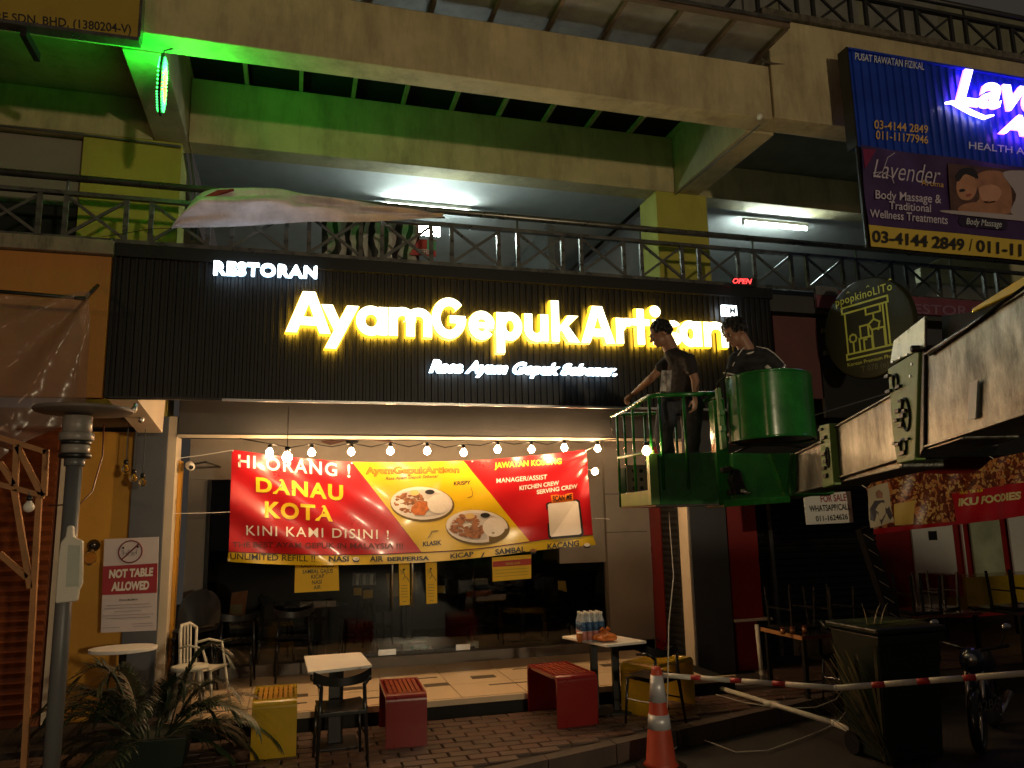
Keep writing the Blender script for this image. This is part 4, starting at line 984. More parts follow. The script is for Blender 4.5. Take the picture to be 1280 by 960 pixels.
def table(pts, z, legs, label, foot=True):
    c_ = sum((Vector(p) for p in pts), Vector()) / 4; c_.z = 0; t = thing('cafe_table', c_, label, 'table')
    MB().prism([Vector((p[0], p[1], z - .022)) for p in pts], (0, 0, .022)).build('tabletop', M['white'], t, bevel=.003)
    for lx, ly, w in legs:
        BX('leg', M['black'], t, lx - w, lx + w, ly - w * .6, ly + w * .6, .02, z - .024, .004)
    if foot: BX('base_plate', M['black'], t, c_.x - .17, c_.x + .17, c_.y - .17, c_.y + .17, .002, .02, .006)
    BX('top_plate', M['black'], t, c_.x - .12, c_.x + .12, c_.y - .12, c_.y + .12, z - .034, z - .0235)
    return t
P_ = [onZ(x, y, .62) for x, y in ((385, 840), (465, 831), (451, 815), (380, 820))]
c_ = sum(P_, Vector()) / 4
table(P_, .62, [(c_.x + .0, c_.y, .055)], 'small white topped table between the yellow bench and the left red bench')
P_ = [onZ(x, y, .62) for x, y in ((758, 806), (808, 801), (757, 792), (703, 795))]
P_[2] = P_[1] + P_[3] - P_[0]
c_ = sum(P_, Vector()) / 4
T2C = c_.copy()
table(P_, .62, [(c_.x - .09, c_.y + .02, .032), (c_.x + .08, c_.y - .06, .032)], 'white topped table with two black legs carrying bottles and an orange bag')

def make_chair(label, group='black plastic bistro chairs'):
    t = thing('bistro_chair', (0, 0, 0), label, 'chair', group); b = M['black_pl']
    MB().sheet(lambda u, v: ((u - .5) * .36 * (1 - .08 * v), (v - .5) * .34, .375 + .012 * (abs(u - .5) * 2) ** 2 + .01 * v), 10, 10).sheet(lambda u, v: ((.5 - u) * .36 * (1 - .08 * v), (v - .5) * .34, .355 + .01 * v), 10, 10).build('seat', b, t, smooth=True)
    BX('seat_rim', b, t, -.17, .17, -.172, -.150, .345, .378, .006)
    for s in (-1, 1):
        MB().tube([(s * .155, .14, .36), (s * .17, .165, .0)], [.014, .010], 8).build('leg', b, t, smooth=True)
        MB().tube([(s * .15, -.15, .55), (s * .158, -.15, .36), (s * .175, -.19, 0)], [.013, .016, .010], 8).build('leg', b, t, smooth=True)
        MB().tube([(s * .162, .15, .2), (s * .165, -.165, .2)], .007, 6).build('stretcher', b, t)
        MB().tube([(s * .15, -.15, .54), (s * .19, -.12, .585), (s * .20, .0, .57)], [.014, .015, .010], 8).build('armrest', b, t, smooth=True)
    def back(u, v):
        a = (u - .5) * 2; return (a * .205, -.175 + .055 * a * a, .545 + (.085 - .03 * (1 - a * a)) * v + .02 * a * a)
    MB().sheet(back, 14, 4).sheet(lambda u, v: (back(1 - u, v)[0], back(1 - u, v)[1] + .014, back(1 - u, v)[2]), 14, 4).build('backrest', b, t, smooth=True)
    return t
ch0 = make_chair('black bistro chair with its back to the street at the small white table'); ch0.location = (.375, 5.93 + .1, 0); ch0.rotation_euler = (0, 0, R(3))
ch1 = copy_tree(ch0); ch1['label'] = 'black bistro chair right of the bottle table, just behind the traffic cone'; ch1.location = (2.93, 6.18, 0); ch1.rotation_euler = (0, 0, R(28))
for (x, y, rz, lb) in ((-.50, 8.32, 178, 'tall dark chair by the glass, nearest the pale pillar edge'), (.05, 8.38, 182, 'dark chair by the glass behind the yellow bench')):
    c2_ = copy_tree(ch0); c2_['label'] = lb; c2_.location = (x, y, TZ); c2_.rotation_euler = (0, 0, R(rz)); c2_.scale = (1, 1, 1.05)
# inside the restaurant
for k, (x, y, lb) in enumerate(((.3, 9.6, 'dim table inside the glass, leftmost'), (1.5, 10.4, 'dim table inside behind the doors'), (2.9, 9.9, 'dim table inside the glass at the right'))):
    t = thing('dining_table', (x, y, .15), lb, 'table', 'tables inside the dark restaurant')
    BX('tabletop', M['black_pl'], t, x - .35, x + .35, y - .3, y + .3, .75, .775, .004); BX('leg', M['black'], t, x - .03, x + .03, y - .03, y + .03, .16, .749); BX('base_plate', M['black'], t, x - .2, x + .2, y - .2, y + .2, .152, .165)
for k, (x, y, rz, lb) in enumerate(((-.15, 9.55, -80, 'dim chair inside left of the leftmost table'), (.78, 9.6, 95, 'dim chair inside between leftmost table and doors'), (1.05, 10.3, -80, 'dim chair inside just behind the left door'), (2.4, 9.8, -95, 'dim chair inside left of the right table'), (3.35, 9.8, 85, 'dim chair inside right of the right table'))):
    c2_ = copy_tree(ch0); c2_['label'] = lb; c2_['group'] = 'chairs inside the dark restaurant'; c2_.location = (x, y, .15); c2_.rotation_euler = (0, 0, R(rz)); c2_.scale = (1.1, 1.1, 1.15)
# floor items behind the glass
p = onZ(528, 818, .16); t = thing('slipper_box', p, 'white box on the inside floor right of the doors', 'box')
p = onY(591, 814, 8.78); t = thing('floor_box', p, 'small white box on the floor just inside the glass', 'box'); BX('body', M['white'], t, p.x - .06, p.x + .06, 8.75, 8.83, .27, .33, .004); BX('lid', M['white_dirty'], t, p.x - .063, p.x + .063, 8.747, 8.833, .331, .345)
bpy.data.objects.remove(bpy.data.objects['slipper_box'])
p = onY(525, 818, 8.9); t = thing('plastic_bottle', p, 'teal and white bottle lying on the floor inside behind the doors', 'bottle')
MB().lathe(Vector((p.x - .11, 8.9, .29)), [(.02, 0), (.035, .01), (.035, .17), (.012, .2), (.012, .22)], 12, (1, 0, 0)).build('body', mat('teal_plastic', (.05, .35, .38), .3), t, smooth=True); MB().lathe(Vector((p.x + .105, 8.9, .29)), [(.014, 0), (.014, .02)], 10, (1, 0, 0)).build('cap', M['white'], t)

# things on the right table
BT = thing('bottle_pack', (T2C.x - .1, T2C.y + .1, .62), 'shrink wrapped pack of small blue labelled water bottles on the right table', 'bottles')
o1 = onY(719, 800, 6.62); X0 = onY(722, 795, 6.62).x
water = mat('clear_bottle_plastic', (.40, .45, .50), .12, var=.1, spec=.8); lab = mat('blue_label', (.04, .11, .24), .4, var=.5, scale=40); lab2 = mat('pink_label', (.50, .20, .18), .4, var=.2)
for i in range(4):
    for j in range(3):
        bx_ = X0 + .035 + i * .056; by_ = 6.56 + j * .056
        m_ = MB().lathe((bx_, by_, .623), [(.025, 0), (.027, .01), (.027, .17), (.011, .215), (.011, .228)], 12).build('bottle', water, BT, smooth=True)
        MB().lathe((bx_, by_, .623), [(.0277, .09), (.0277, .165)], 12).build('label', lab, m_, smooth=True); MB().lathe((bx_, by_, .623), [(.0277, .012), (.0277, .085)], 12).build('label', lab2, m_, smooth=True)
        MB().lathe((bx_, by_, .623), [(.013, .228), (.013, .244)], 10).build('cap', M['white'], m_)
t = thing('plastic_cup', onZ(722, 800, .62), 'small plastic cup of orange drink beside the bottle pack', 'cup'); p = onZ(725, 803, .62)
MB().lathe(p + Vector((0, 0, .001)), [(.02, 0), (.026, .075)], 14).build('cup', mat('orange_drink', (.40, .13, .03), .15), t, smooth=True); MB().lathe(p + Vector((0, 0, .077)), [(.028, 0), (.028, .005)], 14).build('lid', M['white'], t)
t = thing('plastic_bag', onZ(757, 803, .62), 'knotted orange plastic bag on the front of the right table', 'bag'); p = onZ(757, 802, .62)
def bagf(u, v):
    a = u * 2 * math.pi; r_ = (1 + .10 * math.sin(5 * a) + .07 * math.sin(9 * a + 3 * v)) ; z = v
    prof_ = [(0, 0), (.10, .0), (.105, .35), (.085, .65), (.03, .85), (.022, 1)]
    k = min(int(v * 5), 4); f = v * 5 - k; rr_ = prof_[k][0] * (1 - f) + prof_[k + 1][0] * f
    return p + Vector((rr_ * r_ * math.cos(a) * 1.0, rr_ * r_ * math.sin(a) * .75, .001 + .095 * (v ** 1.1) + .008 * math.sin(7 * a) * v))
MB().sheet(bagf, 40, 16).build('body', mat('orange_plastic_film', (.62, .17, .03), .3, var=.25, scale=20, bump=.3), t, smooth=True)
for s in (-1, 1): MB().tube([p + Vector((0, 0, .092)), p + Vector((s * .025, .0, .115)), p + Vector((s * .045, .01, .10)), p + Vector((s * .03, 0, .085))], [.008, .012, .009, .004], 6).build('handle', mat('orange_film_knot', (.62, .17, .03), .3), t, smooth=True)

# traffic cone and barrier pole
TC = thing('traffic_cone', (2.57, 5.36, -.135), 'orange traffic cone with two silver bands at the kerb', 'traffic cone')
cxn = onZ(826, 948, -.06); C0 = Vector((cxn.x, cxn.y, 0)); rb = mat('cone_orange', (.42, .05, .02), .5, var=.15, dirt=.5, dirtcol=(.10, .04, .02)); refl = mat('silver_reflective_band', (.55, .56, .60), .4, metal=.3, var=.15)
zt = onY(826, 833, C0.y).z; z0 = -.135
TC.location = (C0.x, C0.y, z0)
MB().prism([(C0.x + .19 * math.cos(R(45 * k + 22)), C0.y + .19 * math.sin(R(45 * k + 22)), z0) for k in range(8)], (0, 0, .035)).build('base', M['black_pl'], TC, bevel=.006)
H_ = zt - z0; rad = lambda f: .115 * (1 - f) + .036 * f
MB().lathe((C0.x, C0.y, z0), [(.13, .035), (rad(.07), .055), (rad(.96), H_ * .96), (rad(1) - .006, H_)], 28).build('body', rb, TC, smooth=True)
for a, b_ in ((.40, .54), (.66, .92)): MB().lathe((C0.x, C0.y, z0), [(rad(a) + .003, H_ * a), (rad(b_) + .003, H_ * b_)], 28).build('reflective_band', refl, TC, smooth=True)
BP = thing('barrier_pole', (3.4, 4.6, .6), 'long red and white striped bar running from the cone to the right', 'barrier')
wpl = M['white_dirty']; rpl = mat('red_plastic_band', (.45, .03, .03), .4)
A = onD(830, 844, 5.75); A = Vector((C0.x + .02, C0.y, onY(832, 843, C0.y).z)); K1 = onD(1045, 860, 5.05); E1 = onD(1290, 841, 4.7)
def striped(a, b_, xs0, spans, r_):
    for (x0, x1, m_) in spans:
        f0 = (x0 - xs0[0]) / (xs0[1] - xs0[0]); f1 = (x1 - xs0[0]) / (xs0[1] - xs0[0])
        MB().tube([a.lerp(b_, f0), a.lerp(b_, f1)], r_, 12).build('white_section' if m_ is wpl else 'red_section', m_, BP, smooth=True)
striped(A, K1, (832, 1045), [(832, 875, wpl), (875, 888, rpl), (888, 925, wpl), (925, 939, rpl), (939, 975, wpl), (975, 990, rpl), (990, 1045, wpl)], .018)
striped(K1, E1, (1045, 1290), [(1045, 1092, wpl), (1092, 1109, rpl), (1109, 1150, wpl), (1150, 1166, rpl), (1166, 1207, wpl), (1207, 1223, rpl), (1223, 1290, wpl)], .019)
MB().ball(K1, .021, 10).build('joint', wpl, BP, smooth=True); MB().tube([A + Vector((-.04, 0, 0)), A + Vector((.02, 0, 0))], .026, 12).build('socket', wpl, BP, smooth=True)
# pvc pipes on the ground
def pipe(px, r_, label, z=.03):
    pts = [onZ(x, y, z) for x, y in px]; t = thing('pvc_pipe', pts[0], label, 'pipe'); MB().tube(pts, r_, 10).build('tube', M['white_dirty'], t, smooth=True)
    for p_ in (pts[0], pts[-1]): MB().ball(p_, r_ * 1.35, 8).build('end_joint', M['white_dirty'], t, smooth=True)
    return t
t = pipe([(896, 859), (965, 880), (1043, 904)], .022, 'long white pvc pipe lying diagonally on the brown paving'); p_ = onZ(1043, 904, .03); MB().tube([p_, p_ + Vector((.03, -.12, -.02)), p_ + Vector((.03, -.13, -.12))], .024, 10).build('elbow', M['white_dirty'], t, smooth=True)
p_ = onZ(965, 880, .03); MB().tube([p_ + Vector((-.06, .04, 0)), p_ + Vector((.06, -.04, 0))], .027, 10).build('coupling', M['white_dirty'], t, smooth=True)
pipe([(898, 858), (935, 855), (965, 853)], .018, 'short white pipe meeting the long pipe below the dark pillar')
t = thing('pvc_pipe', onZ(953, 850, 0), 'upright white pipe under the dark table edge', 'pipe'); p_ = onZ(953, 850, .0); MB().tube([p_, Vector((p_.x - .02, p_.y, .55))], .022, 10).build('tube', M['white_dirty'], t, smooth=True); MB().tube([p_ + Vector((0, 0, .05)), p_ + Vector((0, 0, .09))], .027, 10).build('coupling', M['white_dirty'], t)
def cable(pts, r_, m_, label, cat='cable'):
    t = MB().tube(pts, r_, 5).build('cable', m_, None, smooth=True); return tag(t, label, cat)
cable([onZ(x, y, .012) for x, y in ((895, 868), (930, 878), (980, 886), (1020, 884), (1045, 874), (1055, 860))], .005, M['white_dirty'], 'thin pale wire curling over the paving beside the white pipe')
cable([onZ(x, y, -.12) for x, y in ((820, 955), (850, 930), (880, 925), (920, 940), (960, 938), (1010, 920), (1045, 905), (1065, 880))], .005, M['white_dirty'], 'pale wire lying on the road in front of the kerb')
for sgn in (0,):
    cable([onY(836, 640, 5.55), onY(842, 720, 5.5), onY(836, 780, 5.45), onY(835, 838, 5.42), onZ(833, 935, 0)], .004, M['white_dirty'], 'thin cable hanging from the green basket down to the cone')

# wheelie bin, palm cuttings, motorcycle
WB = thing('wheelie_bin', (4.6, 5.0, -.14), 'dark green wheeled rubbish bin with leaf cuttings on its lid', 'bin')
bing = mat('bin_green_plastic', (.004, .012, .007), .45, var=.2); by0 = 5.02; xa, xb = onY(1092, 930, by0).x + .10, onY(1178, 925, by0).x; xt0, xt1 = onY(1066, 795, by0).x + .17, onY(1168, 785, by0).x; zt_ = onY(1110, 792, by0).z
MB().add([(xa, by0, -.12), (xb, by0, -.12), (xb, by0 + .38, -.12), (xa, by0 + .38, -.12), (xt0, by0 - .05, zt_), (xt1, by0 - .05, zt_), (xt1, by0 + .48, zt_), (xt0, by0 + .48, zt_)], [(3, 2, 1, 0), (0, 1, 5, 4), (1, 2, 6, 5), (2, 3, 7, 6), (3, 0, 4, 7), (4, 5, 6, 7)]).build('body', bing, WB, bevel=.02)
BX('lid', bing, WB, xt0 - .03, xt1 + .03, by0 - .09, by0 + .5, zt_ + .002, zt_ + .05, .018); BX('rim', bing, WB, xt0 - .02, xt1 + .02, by0 - .08, by0 - .052, zt_ - .07, zt_ - .003, .008)
for xx in (xa - .01, xb + .03): MB().lathe((xx - .02, by0 + .33, -.05), [(.03, 0), (.085, .002), (.085, .035), (.03, .037)], 16, (1, 0, 0)).build('wheel', M['black_pl'], WB)
MB().tube([(xt0, by0 + .5, zt_ - .02), (xt0, by0 + .58, zt_ + .02), (xt1, by0 + .58, zt_ + .02), (xt1, by0 + .5, zt_ - .02)], .014, 8).build('handle', bing, WB, smooth=True)
cc = onY(1153, 852, by0 - .012); ring = [(.052 * math.cos(a * .3927), 1.3 * .052 * math.sin(a * .3927)) for a in range(17)]
MB().tube([cc + Vector((x, 0, z)) for x, z in ring], .004, 5).build('emblem_ring', M['pvc'], WB); MB().prism([cc + Vector((x, 0, z)) for x, z in ((-.022, -.03), (.022, -.03), (.01, .03), (0, .045), (-.01, .02))], (0, .004, 0)).build('emblem', M['white_dirty'], WB)
leafg = mat('dry_palm_leaf', (.075, .065, .028), .6, var=.5, scale=9, bump=.2); leafd = mat('dark_palm_leaf', (.035, .06, .022), .5, var=.5, scale=9, bump=.2)
def blade(b, p, d, ln, w, droop=.3, n=4, up=Vector((0, 0, 1))):
    d = d.normalized(); sd = d.cross(up); sd = (sd if sd.length > .01 else Vector((1, 0, 0))).normalized(); pv_ = []
    q = Vector(p)
    for i in range(n + 1):
        f = i / n; ww = w * (1 - f) ** .6 * (.55 + .45 * min(1, f * 4)) + .0008
        pv_ += [q - sd * ww, q + sd * ww]; dd = (d - Vector((0, 0, 1)) * droop * f * 1.6); q = q + dd.normalized() * ln / n
    b.add(pv_, [(2 * i, 2 * i + 1, 2 * i + 3, 2 * i + 2) for i in range(n)])
leafg = mat('pale_dry_leaf', (.20, .18, .09), .6, var=.5, scale=9)
PC = thing('palm_cuttings', (4.3, 5.2, 0), 'bundle of dry drooping palm leaves leaning on the left side of the bin', 'cuttings')
random.seed(11)
for k in range(70):
    b = MB(); p_ = Vector((xt0 - .02 - .42 * random.random(), by0 - .1 + .4 * random.random(), .22 + .5 * random.random())); tgt = Vector((xa - .02 + .08 * random.random(), by0 - .05 + .1 * random.random(), .02 * random.random() - .1))
    blade(b, p_, tgt - p_, (tgt - p_).length * random.uniform(.8, 1.1), .012, .05, 6); b.build('leaf', leafg if k % 3 else leafd, PC)
for k in range(26):
    b = MB(); p_ = Vector((xt0 + random.uniform(-.06, .35), by0 + random.uniform(-.1, .3), zt_ + .055 + random.random() * .025)); blade(b, p_, Vector((random.uniform(.6, 1) * random.choice((1, 1, -.4)), random.uniform(-.2, .2), random.uniform(-.02, .05))), random.uniform(.2, .42), .008, .02, 5); b.build('leaf', mat('fresh_cut_leaf', (.09, .13, .03), .5) if k == 0 else bpy.data.materials['fresh_cut_leaf'], PC)
for k in range(3):
    b = MB(); blade(b, Vector((xt0 + .05 + .06 * k, by0 + .1, zt_ + .06)), Vector((random.uniform(-.3, .5), 0, 1)), random.uniform(.12, .22), .004, .45, 6); b.build('leaf', leafg, PC)

MC = thing('motorcycle', (5.5, 5.3, -.14), 'dark motorcycle parked right of the bin, mostly lost in shadow', 'motorcycle')
mx, my = onZ(1235, 925, -.14).x, onZ(1235, 925, -.14).y; mb_ = mat('dark_blue_fairing', (.01, .015, .05), .2, var=.2, coat=.6); d = Vector((.80, .60, 0)); n_ = Vector((-.6, .8, 0)); O = Vector((mx, my, -.14))
for k, s in enumerate((-.42, .46)):
    w_ = O + d * s + Vector((0, 0, .24)); tyr = MB(); ringp = [w_ + (d * math.cos(a * math.pi / 12) + Vector((0, 0, 1)) * math.sin(a * math.pi / 12)) * .205 for a in range(25)]
    wh = MB().tube(ringp, .038, 8, caps=False).build('wheel', M['black_pl'], MC, smooth=True)
    MB().tube([w_ + (d * math.cos(a * math.pi / 12) + Vector((0, 0, 1)) * math.sin(a * math.pi / 12)) * .17 for a in range(25)], .012, 6, caps=False).build('rim', M['steel2'], wh, smooth=True)
    for a in range(6): MB().tube([w_, w_ + (d * math.cos(a * 1.047) + Vector((0, 0, 1)) * math.sin(a * 1.047)) * .165], .007, 5).build('spoke', M['steel2'], wh)
MB().tube([O + d * -.42 + n_ * .05 + Vector((0, 0, .24)), O + d * -.30 + n_ * .05 + Vector((0, 0, .68))], .018, 8).tube([O + d * -.42 - n_ * .05 + Vector((0, 0, .24)), O + d * -.30 - n_ * .05 + Vector((0, 0, .68))], .018, 8).build('fork', M['steel2'], MC, smooth=True)
MB().tube([O + d * -.28 + Vector((0, 0, .6)), O + d * -.22 + Vector((0, 0, .42)), O + d * 0 + Vector((0, 0, .30)), O + d * .3 + Vector((0, 0, .38))], [.05, .09, .10, .05], 12).build('body', mb_, MC, smooth=True)
MB().ball(O + d * -.34 + Vector((0, 0, .66)), (.09, .09, .11), 14).build('front_fairing', mb_, MC, smooth=True); MB().lathe(O + d * -.44 + Vector((0, 0, .68)), [(.045, 0), (.05, .02), (.03, .06)], 14, tuple(d)).build('headlight', M['steel2'], MC, smooth=True)
MB().tube([O + d * -.02 + Vector((0, 0, .53)), O + d * .25 + Vector((0, 0, .55)), O + d * .5 + Vector((0, 0, .60))], [.07, .09, .04], 12).build('seat', M['black_matte'], MC, smooth=True)
MB().tube([O + d * -.22 + n_ * .25 + Vector((0, 0, .78)), O + d * -.27 + Vector((0, 0, .72)), O + d * -.22 - n_ * .25 + Vector((0, 0, .78))], .014, 8).build('handlebar', M['black_pl'], MC, smooth=True)
for s in (-1, 1):
    MB().tube([O + d * -.24 + n_ * .2 * s + Vector((0, 0, .78)), O + d * -.24 + n_ * .24 * s + Vector((0, 0, .90))], .006, 5).build('mirror_stem', M['black_pl'], MC); MB().ball(O + d * -.24 + n_ * .25 * s + Vector((0, 0, .92)), (.045, .02, .03), 10).build('mirror', M['steel2'], MC, smooth=True)
MB().tube([O + d * .0 - n_ * .1 + Vector((0, 0, .2)), O + d * .6 - n_ * .12 + Vector((0, 0, .26))], [.02, .035], 10).build('exhaust', M['steel2'], MC, smooth=True); BX('engine', M['rail'], MC, mx - .1, mx + .1, my - .09, my + .09, .0, .2, .02)
pq = O + d * -.52 + Vector((0, 0, .42)); pq = onY(1232, 882, my - .35)
pqs = [onY(x, y, my - .36) for x, y in ((1222, 890), (1250, 886), (1248, 872), (1220, 876))]; MB().prism([p_ + Vector((0, .006, 0)) for p_ in pqs], (0, .006, 0)).build('number_plate', M['black_pl'], MC)
letters('4286', pqs, M['pvc'], MC, bold=.01)

# neighbouring eatery's tables with chairs stacked on them
def chair_up(c_, rz, label):
    t = thing('stool_chair', (0, 0, 0), label, 'chair', 'dark chairs stacked upside down on tables'); b = M['black_pl']
    BX('seat', b, t, -.17, .17, -.17, .17, .0, .03, .006)
    for sx in (-1, 1):
        for sy in (-1, 1): MB().beam((sx * .15, sy * .15, .03), (sx * .165, sy * .165, .40), .022, .022).build('leg', b, t)
    BX('backrest', b, t, -.17, .17, -.175, -.155, -.30, -.001, .006)
    MB().beam((-.155, .155, .2), (.155, .155, .2), .015, .015).build('stretcher', b, t); MB().beam((-.155, -.155, .2), (.155, -.155, .2), .015, .015).build('stretcher', b, t)
    t.location = c_; t.rotation_euler = (0, 0, R(rz)); return t
cu0 = None
def eatery_table(x, y, w, d_, z, label, chairs, edge='wood'):
    global cu0
    t = thing('dining_table', (x, y, 0), label, 'table', 'dark dining tables of the neighbouring eatery')
    BX('tabletop', M['black_pl'], t, x - w, x + w, y - d_, y + d_, z - .02, z, .003); BX('edge_band', M['wood'] if edge == 'wood' else M['black'], t, x - w - .006, x - w - .001, y - d_, y + d_, z - .035, z + .002)
    BX('edge_band', M['dkwood'], t, x - w, x + w, y - d_ - .006, y - d_ - .001, z - .03, z + .002)
    for sx in (-1, 1):
        for sy in (-1, 1): BX('leg', M['black'], t, x + sx * (w - .04) - .018, x + sx * (w - .04) + .018, y + sy * (d_ - .04) - .018, y + sy * (d_ - .04) + .018, 0, z - .021)
    for (cx_, cy__, rz, lb) in chairs:
        if cu0 is None: cu0 = chair_up((cx_, cy__, z + .001 + .0), rz, lb)
        else:
            c2_ = copy_tree(cu0); c2_.location = (cx_, cy__, z + .001); c2_.rotation_euler = (0, 0, R(rz)); c2_['label'] = lb
eatery_table(5.0, 6.75, .42, .33, .56, 'dark table with a pale wood edge in front of the red pilaster', [(4.82, 6.9, 100, 'upturned chair on the wood edged table, left one'), (5.2, 6.8, -80, 'upturned chair on the wood edged table, right one')])
eatery_table(6.7, 7.2, .45, .33, .60, 'dark table behind the bin under the food banner', [(6.55, 7.1, 80, 'upturned chair behind the bin, left one'), (6.95, 7.25, -70, 'upturned chair behind the bin, right one')], 'x')
eatery_table(7.9, 7.0, .45, .33, .60, 'dark table at the right edge in front of the yellow counter', [(7.7, 6.95, 90, 'upturned chair before the yellow counter, left one'), (8.1, 7.0, -95, 'upturned chair before the yellow counter, right one')], 'x')
for k, (x, y, rz, lb) in enumerate(((4.95, 6.3, 20, 'black chair standing in front of the wood edged table'), (5.5, 6.5, -30, 'black chair standing right of the wood edged table'))):
    c2_ = copy_tree(ch0); c2_['label'] = lb; c2_['group'] = 'standing chairs by the eatery tables'; c2_.location = (x, y, 0); c2_.rotation_euler = (0, 0, R(rz))
for k, px in enumerate((970, 982, 997)):
    p_ = onY(px, 778, 6.7); t = thing('glass_jar', (p_.x, 6.7, .56), ('brown jar on the wood edged table, leftmost', 'brown jar on the wood edged table, middle', 'brown jar on the wood edged table, rightmost')[k], 'jar', 'condiment jars on the wood edged table')
    MB().lathe((p_.x, 6.6, .561), [(.02, 0), (.024, .004), (.024, .05)], 12).build('body', mat('brown_glass', (.20, .08, .03), .2), t, smooth=True); MB().lathe((p_.x, 6.6, .611), [(.025, 0), (.025, .012)], 12).build('lid', M['dkwood'], t)
# leaning striped stand
t = thing('leaning_pole', onY(1100, 800, 6.6), 'dark leaning pole with pale diagonal stripes left of the red wall', 'pole')
a = onY(1078, 660, 6.8); b_ = onY(1125, 800, 6.8); MB().beam(a, b_, .13, .08).build('pole', M['black'], t)
for k in range(7):
    f = .08 + k * .14; c_ = a.lerp(b_, f); MB().beam(c_ + Vector((-.055, -.046, .03)), c_ + Vector((.055, -.046, -.035)), .004, .012, up=(0, 1, 0)).build('stripe', M['white_dirty'], t)
# hanging notices and the food banner
t = notice([(1008, 656), (1067, 653), (1063, 614), (1004, 619)], 6.55, 'white hanging sheet reading WHATSAPP/CALL right of the red pilaster', M['white'], 'notice')
nt(t, 'FOR SALE', (1026, 628, 1058, 626, 1057, 617, 1025, 619), 6.55, flat('faded_red_ink', (.30, .03, .05)), .02)
nt(t, 'WHATSAPP/CALL', (1012, 640, 1063, 637, 1062, 629, 1011, 632), 6.55, kpr, .02); nt(t, '011-1624626', (1020, 652, 1060, 649, 1059, 642, 1019, 645), 6.55, kpr, .02)
FB = thing('banner', (6.5, 6.3, 1.5), 'sagging food banner with red lettering strip below the boom at the right', 'banner')
FY = 6.25; ft = [(1080, 610), (1100, 597), (1140, 588), (1160, 592), (1215, 590), (1245, 573), (1300, 562)]; fb_ = [(1091, 664), (1130, 662), (1170, 656), (1210, 652), (1240, 648), (1280, 643), (1310, 640)]
fw = lambda p: .02 * math.sin(9 * p.x + 4 * p.z) + .012 * math.sin(23 * p.x - 12 * p.z)
def fpt(px, py, k=0): p_ = onY(px, py, FY); return p_ + Vector((0, fw(p_) - k, 0))
def fs(u, v, k=0): a_ = pl(fb_, u); c__ = pl(ft, u); return fpt(a_[0] * (1 - v) + c__[0] * v, a_[1] * (1 - v) + c__[1] * v, k)
foodm = bpy.data.materials.new('dim_sum_print'); foodm.use_nodes = True; nt_ = foodm.node_tree; pr = nt_.nodes['Principled BSDF']; pr.inputs['Roughness'].default_value = .35
tc = nt_.nodes.new('ShaderNodeTexCoord'); vo = nt_.nodes.new('ShaderNodeTexVoronoi'); vo.inputs['Scale'].default_value = 13; vo.inputs['Randomness'].default_value = .9; vn = nt_.nodes.new('ShaderNodeTexNoise'); vn.inputs['Scale'].default_value = 5; vn.inputs['Distortion'].default_value = 1.5
crr = nt_.nodes.new('ShaderNodeValToRGB'); el = crr.color_ramp.elements; el[0].position = 0; el[0].color = (.70, .48, .16, 1); el[1].position = 1; el[1].color = (.03, .015, .005, 1)
for pos, col in ((.22, (.55, .22, .03, 1)), (.40, (.62, .50, .30, 1)), (.50, (.22, .06, .012, 1)), (.72, (.12, .03, .01, 1))): e_ = el.new(pos); e_.color = col
mxx = nt_.nodes.new('ShaderNodeMix'); mxx.data_type = 'RGBA'; mxx.blend_type = 'MULTIPLY'; mxx.inputs[0].default_value = .8; crn = nt_.nodes.new('ShaderNodeValToRGB'); crn.color_ramp.elements[0].position = .4; crn.color_ramp.elements[0].color = (.8, .25, .06, 1); crn.color_ramp.elements[1].position = .6; crn.color_ramp.elements[1].color = (1, .85, .45, 1)
vd = nt_.nodes.new('ShaderNodeTexNoise'); vd.inputs['Scale'].default_value = 9; vm = nt_.nodes.new('ShaderNodeVectorMath'); vm.operation = 'MULTIPLY_ADD'; vm.inputs[1].default_value = (.35, .35, .35); nt_.links.new(tc.outputs['Object'], vd.inputs['Vector']); nt_.links.new(vd.outputs['Color'], vm.inputs[0]); nt_.links.new(tc.outputs['Object'], vm.inputs[2]); nt_.links.new(vm.outputs[0], vo.inputs['Vector']); nt_.links.new(tc.outputs['Object'], vn.inputs['Vector']); nt_.links.new(vo.outputs['Distance'], crr.inputs['Fac']); nt_.links.new(vn.outputs['Fac'], crn.inputs['Fac']); nt_.links.new(crr.outputs[0], mxx.inputs[6]); nt_.links.new(crn.outputs[0], mxx.inputs[7]); nt_.links.new(mxx.outputs[2], pr.inputs['Base Color'])
MB().sheet(lambda u, v: fs(u, v), 70, 16).build('print_sheet', foodm, FB, smooth=True)
def patch(q, m_, k, nm, nu=20, nv=4):
    q = [Vector((x, y, 0)) for x, y in q]
    def f(u, v): p_ = bil(q, u, v); return fpt(p_.x, p_.y, k)
    return MB().sheet(f, nu, nv).build(nm, m_, FB, smooth=True)
patch([(1090, 668), (1200, 655), (1200, 651), (1090, 661)], vinyl, .004, 'red_border'); patch([(1198, 656), (1310, 641), (1310, 598), (1190, 617)], vinyl, .005, 'red_print')
patch([(1087, 660), (1118, 652), (1110, 603), (1081, 611)], flat('cream_print', (.55, .44, .28)), .005, 'portrait_ground')
patch([(1118, 657), (1144, 655), (1144, 625), (1120, 630)], flat('amber_print', (.60, .38, .08)), .004, 'amber_print')
def fl(s, x0, y0, x1, y1, h_, m_, bold=.04, **k_):
    q = [Vector((x0, y0, 0)), Vector((x1, y1, 0)), Vector((x1, y1 - h_, 0)), Vector((x0, y0 - h_, 0))]
    def mp(u, v): p_ = bil(q, u, v); return fpt(p_.x, p_.y, .009)
    return letters(s, None, m_, FB, bold=bold, mapper=mp, **k_)
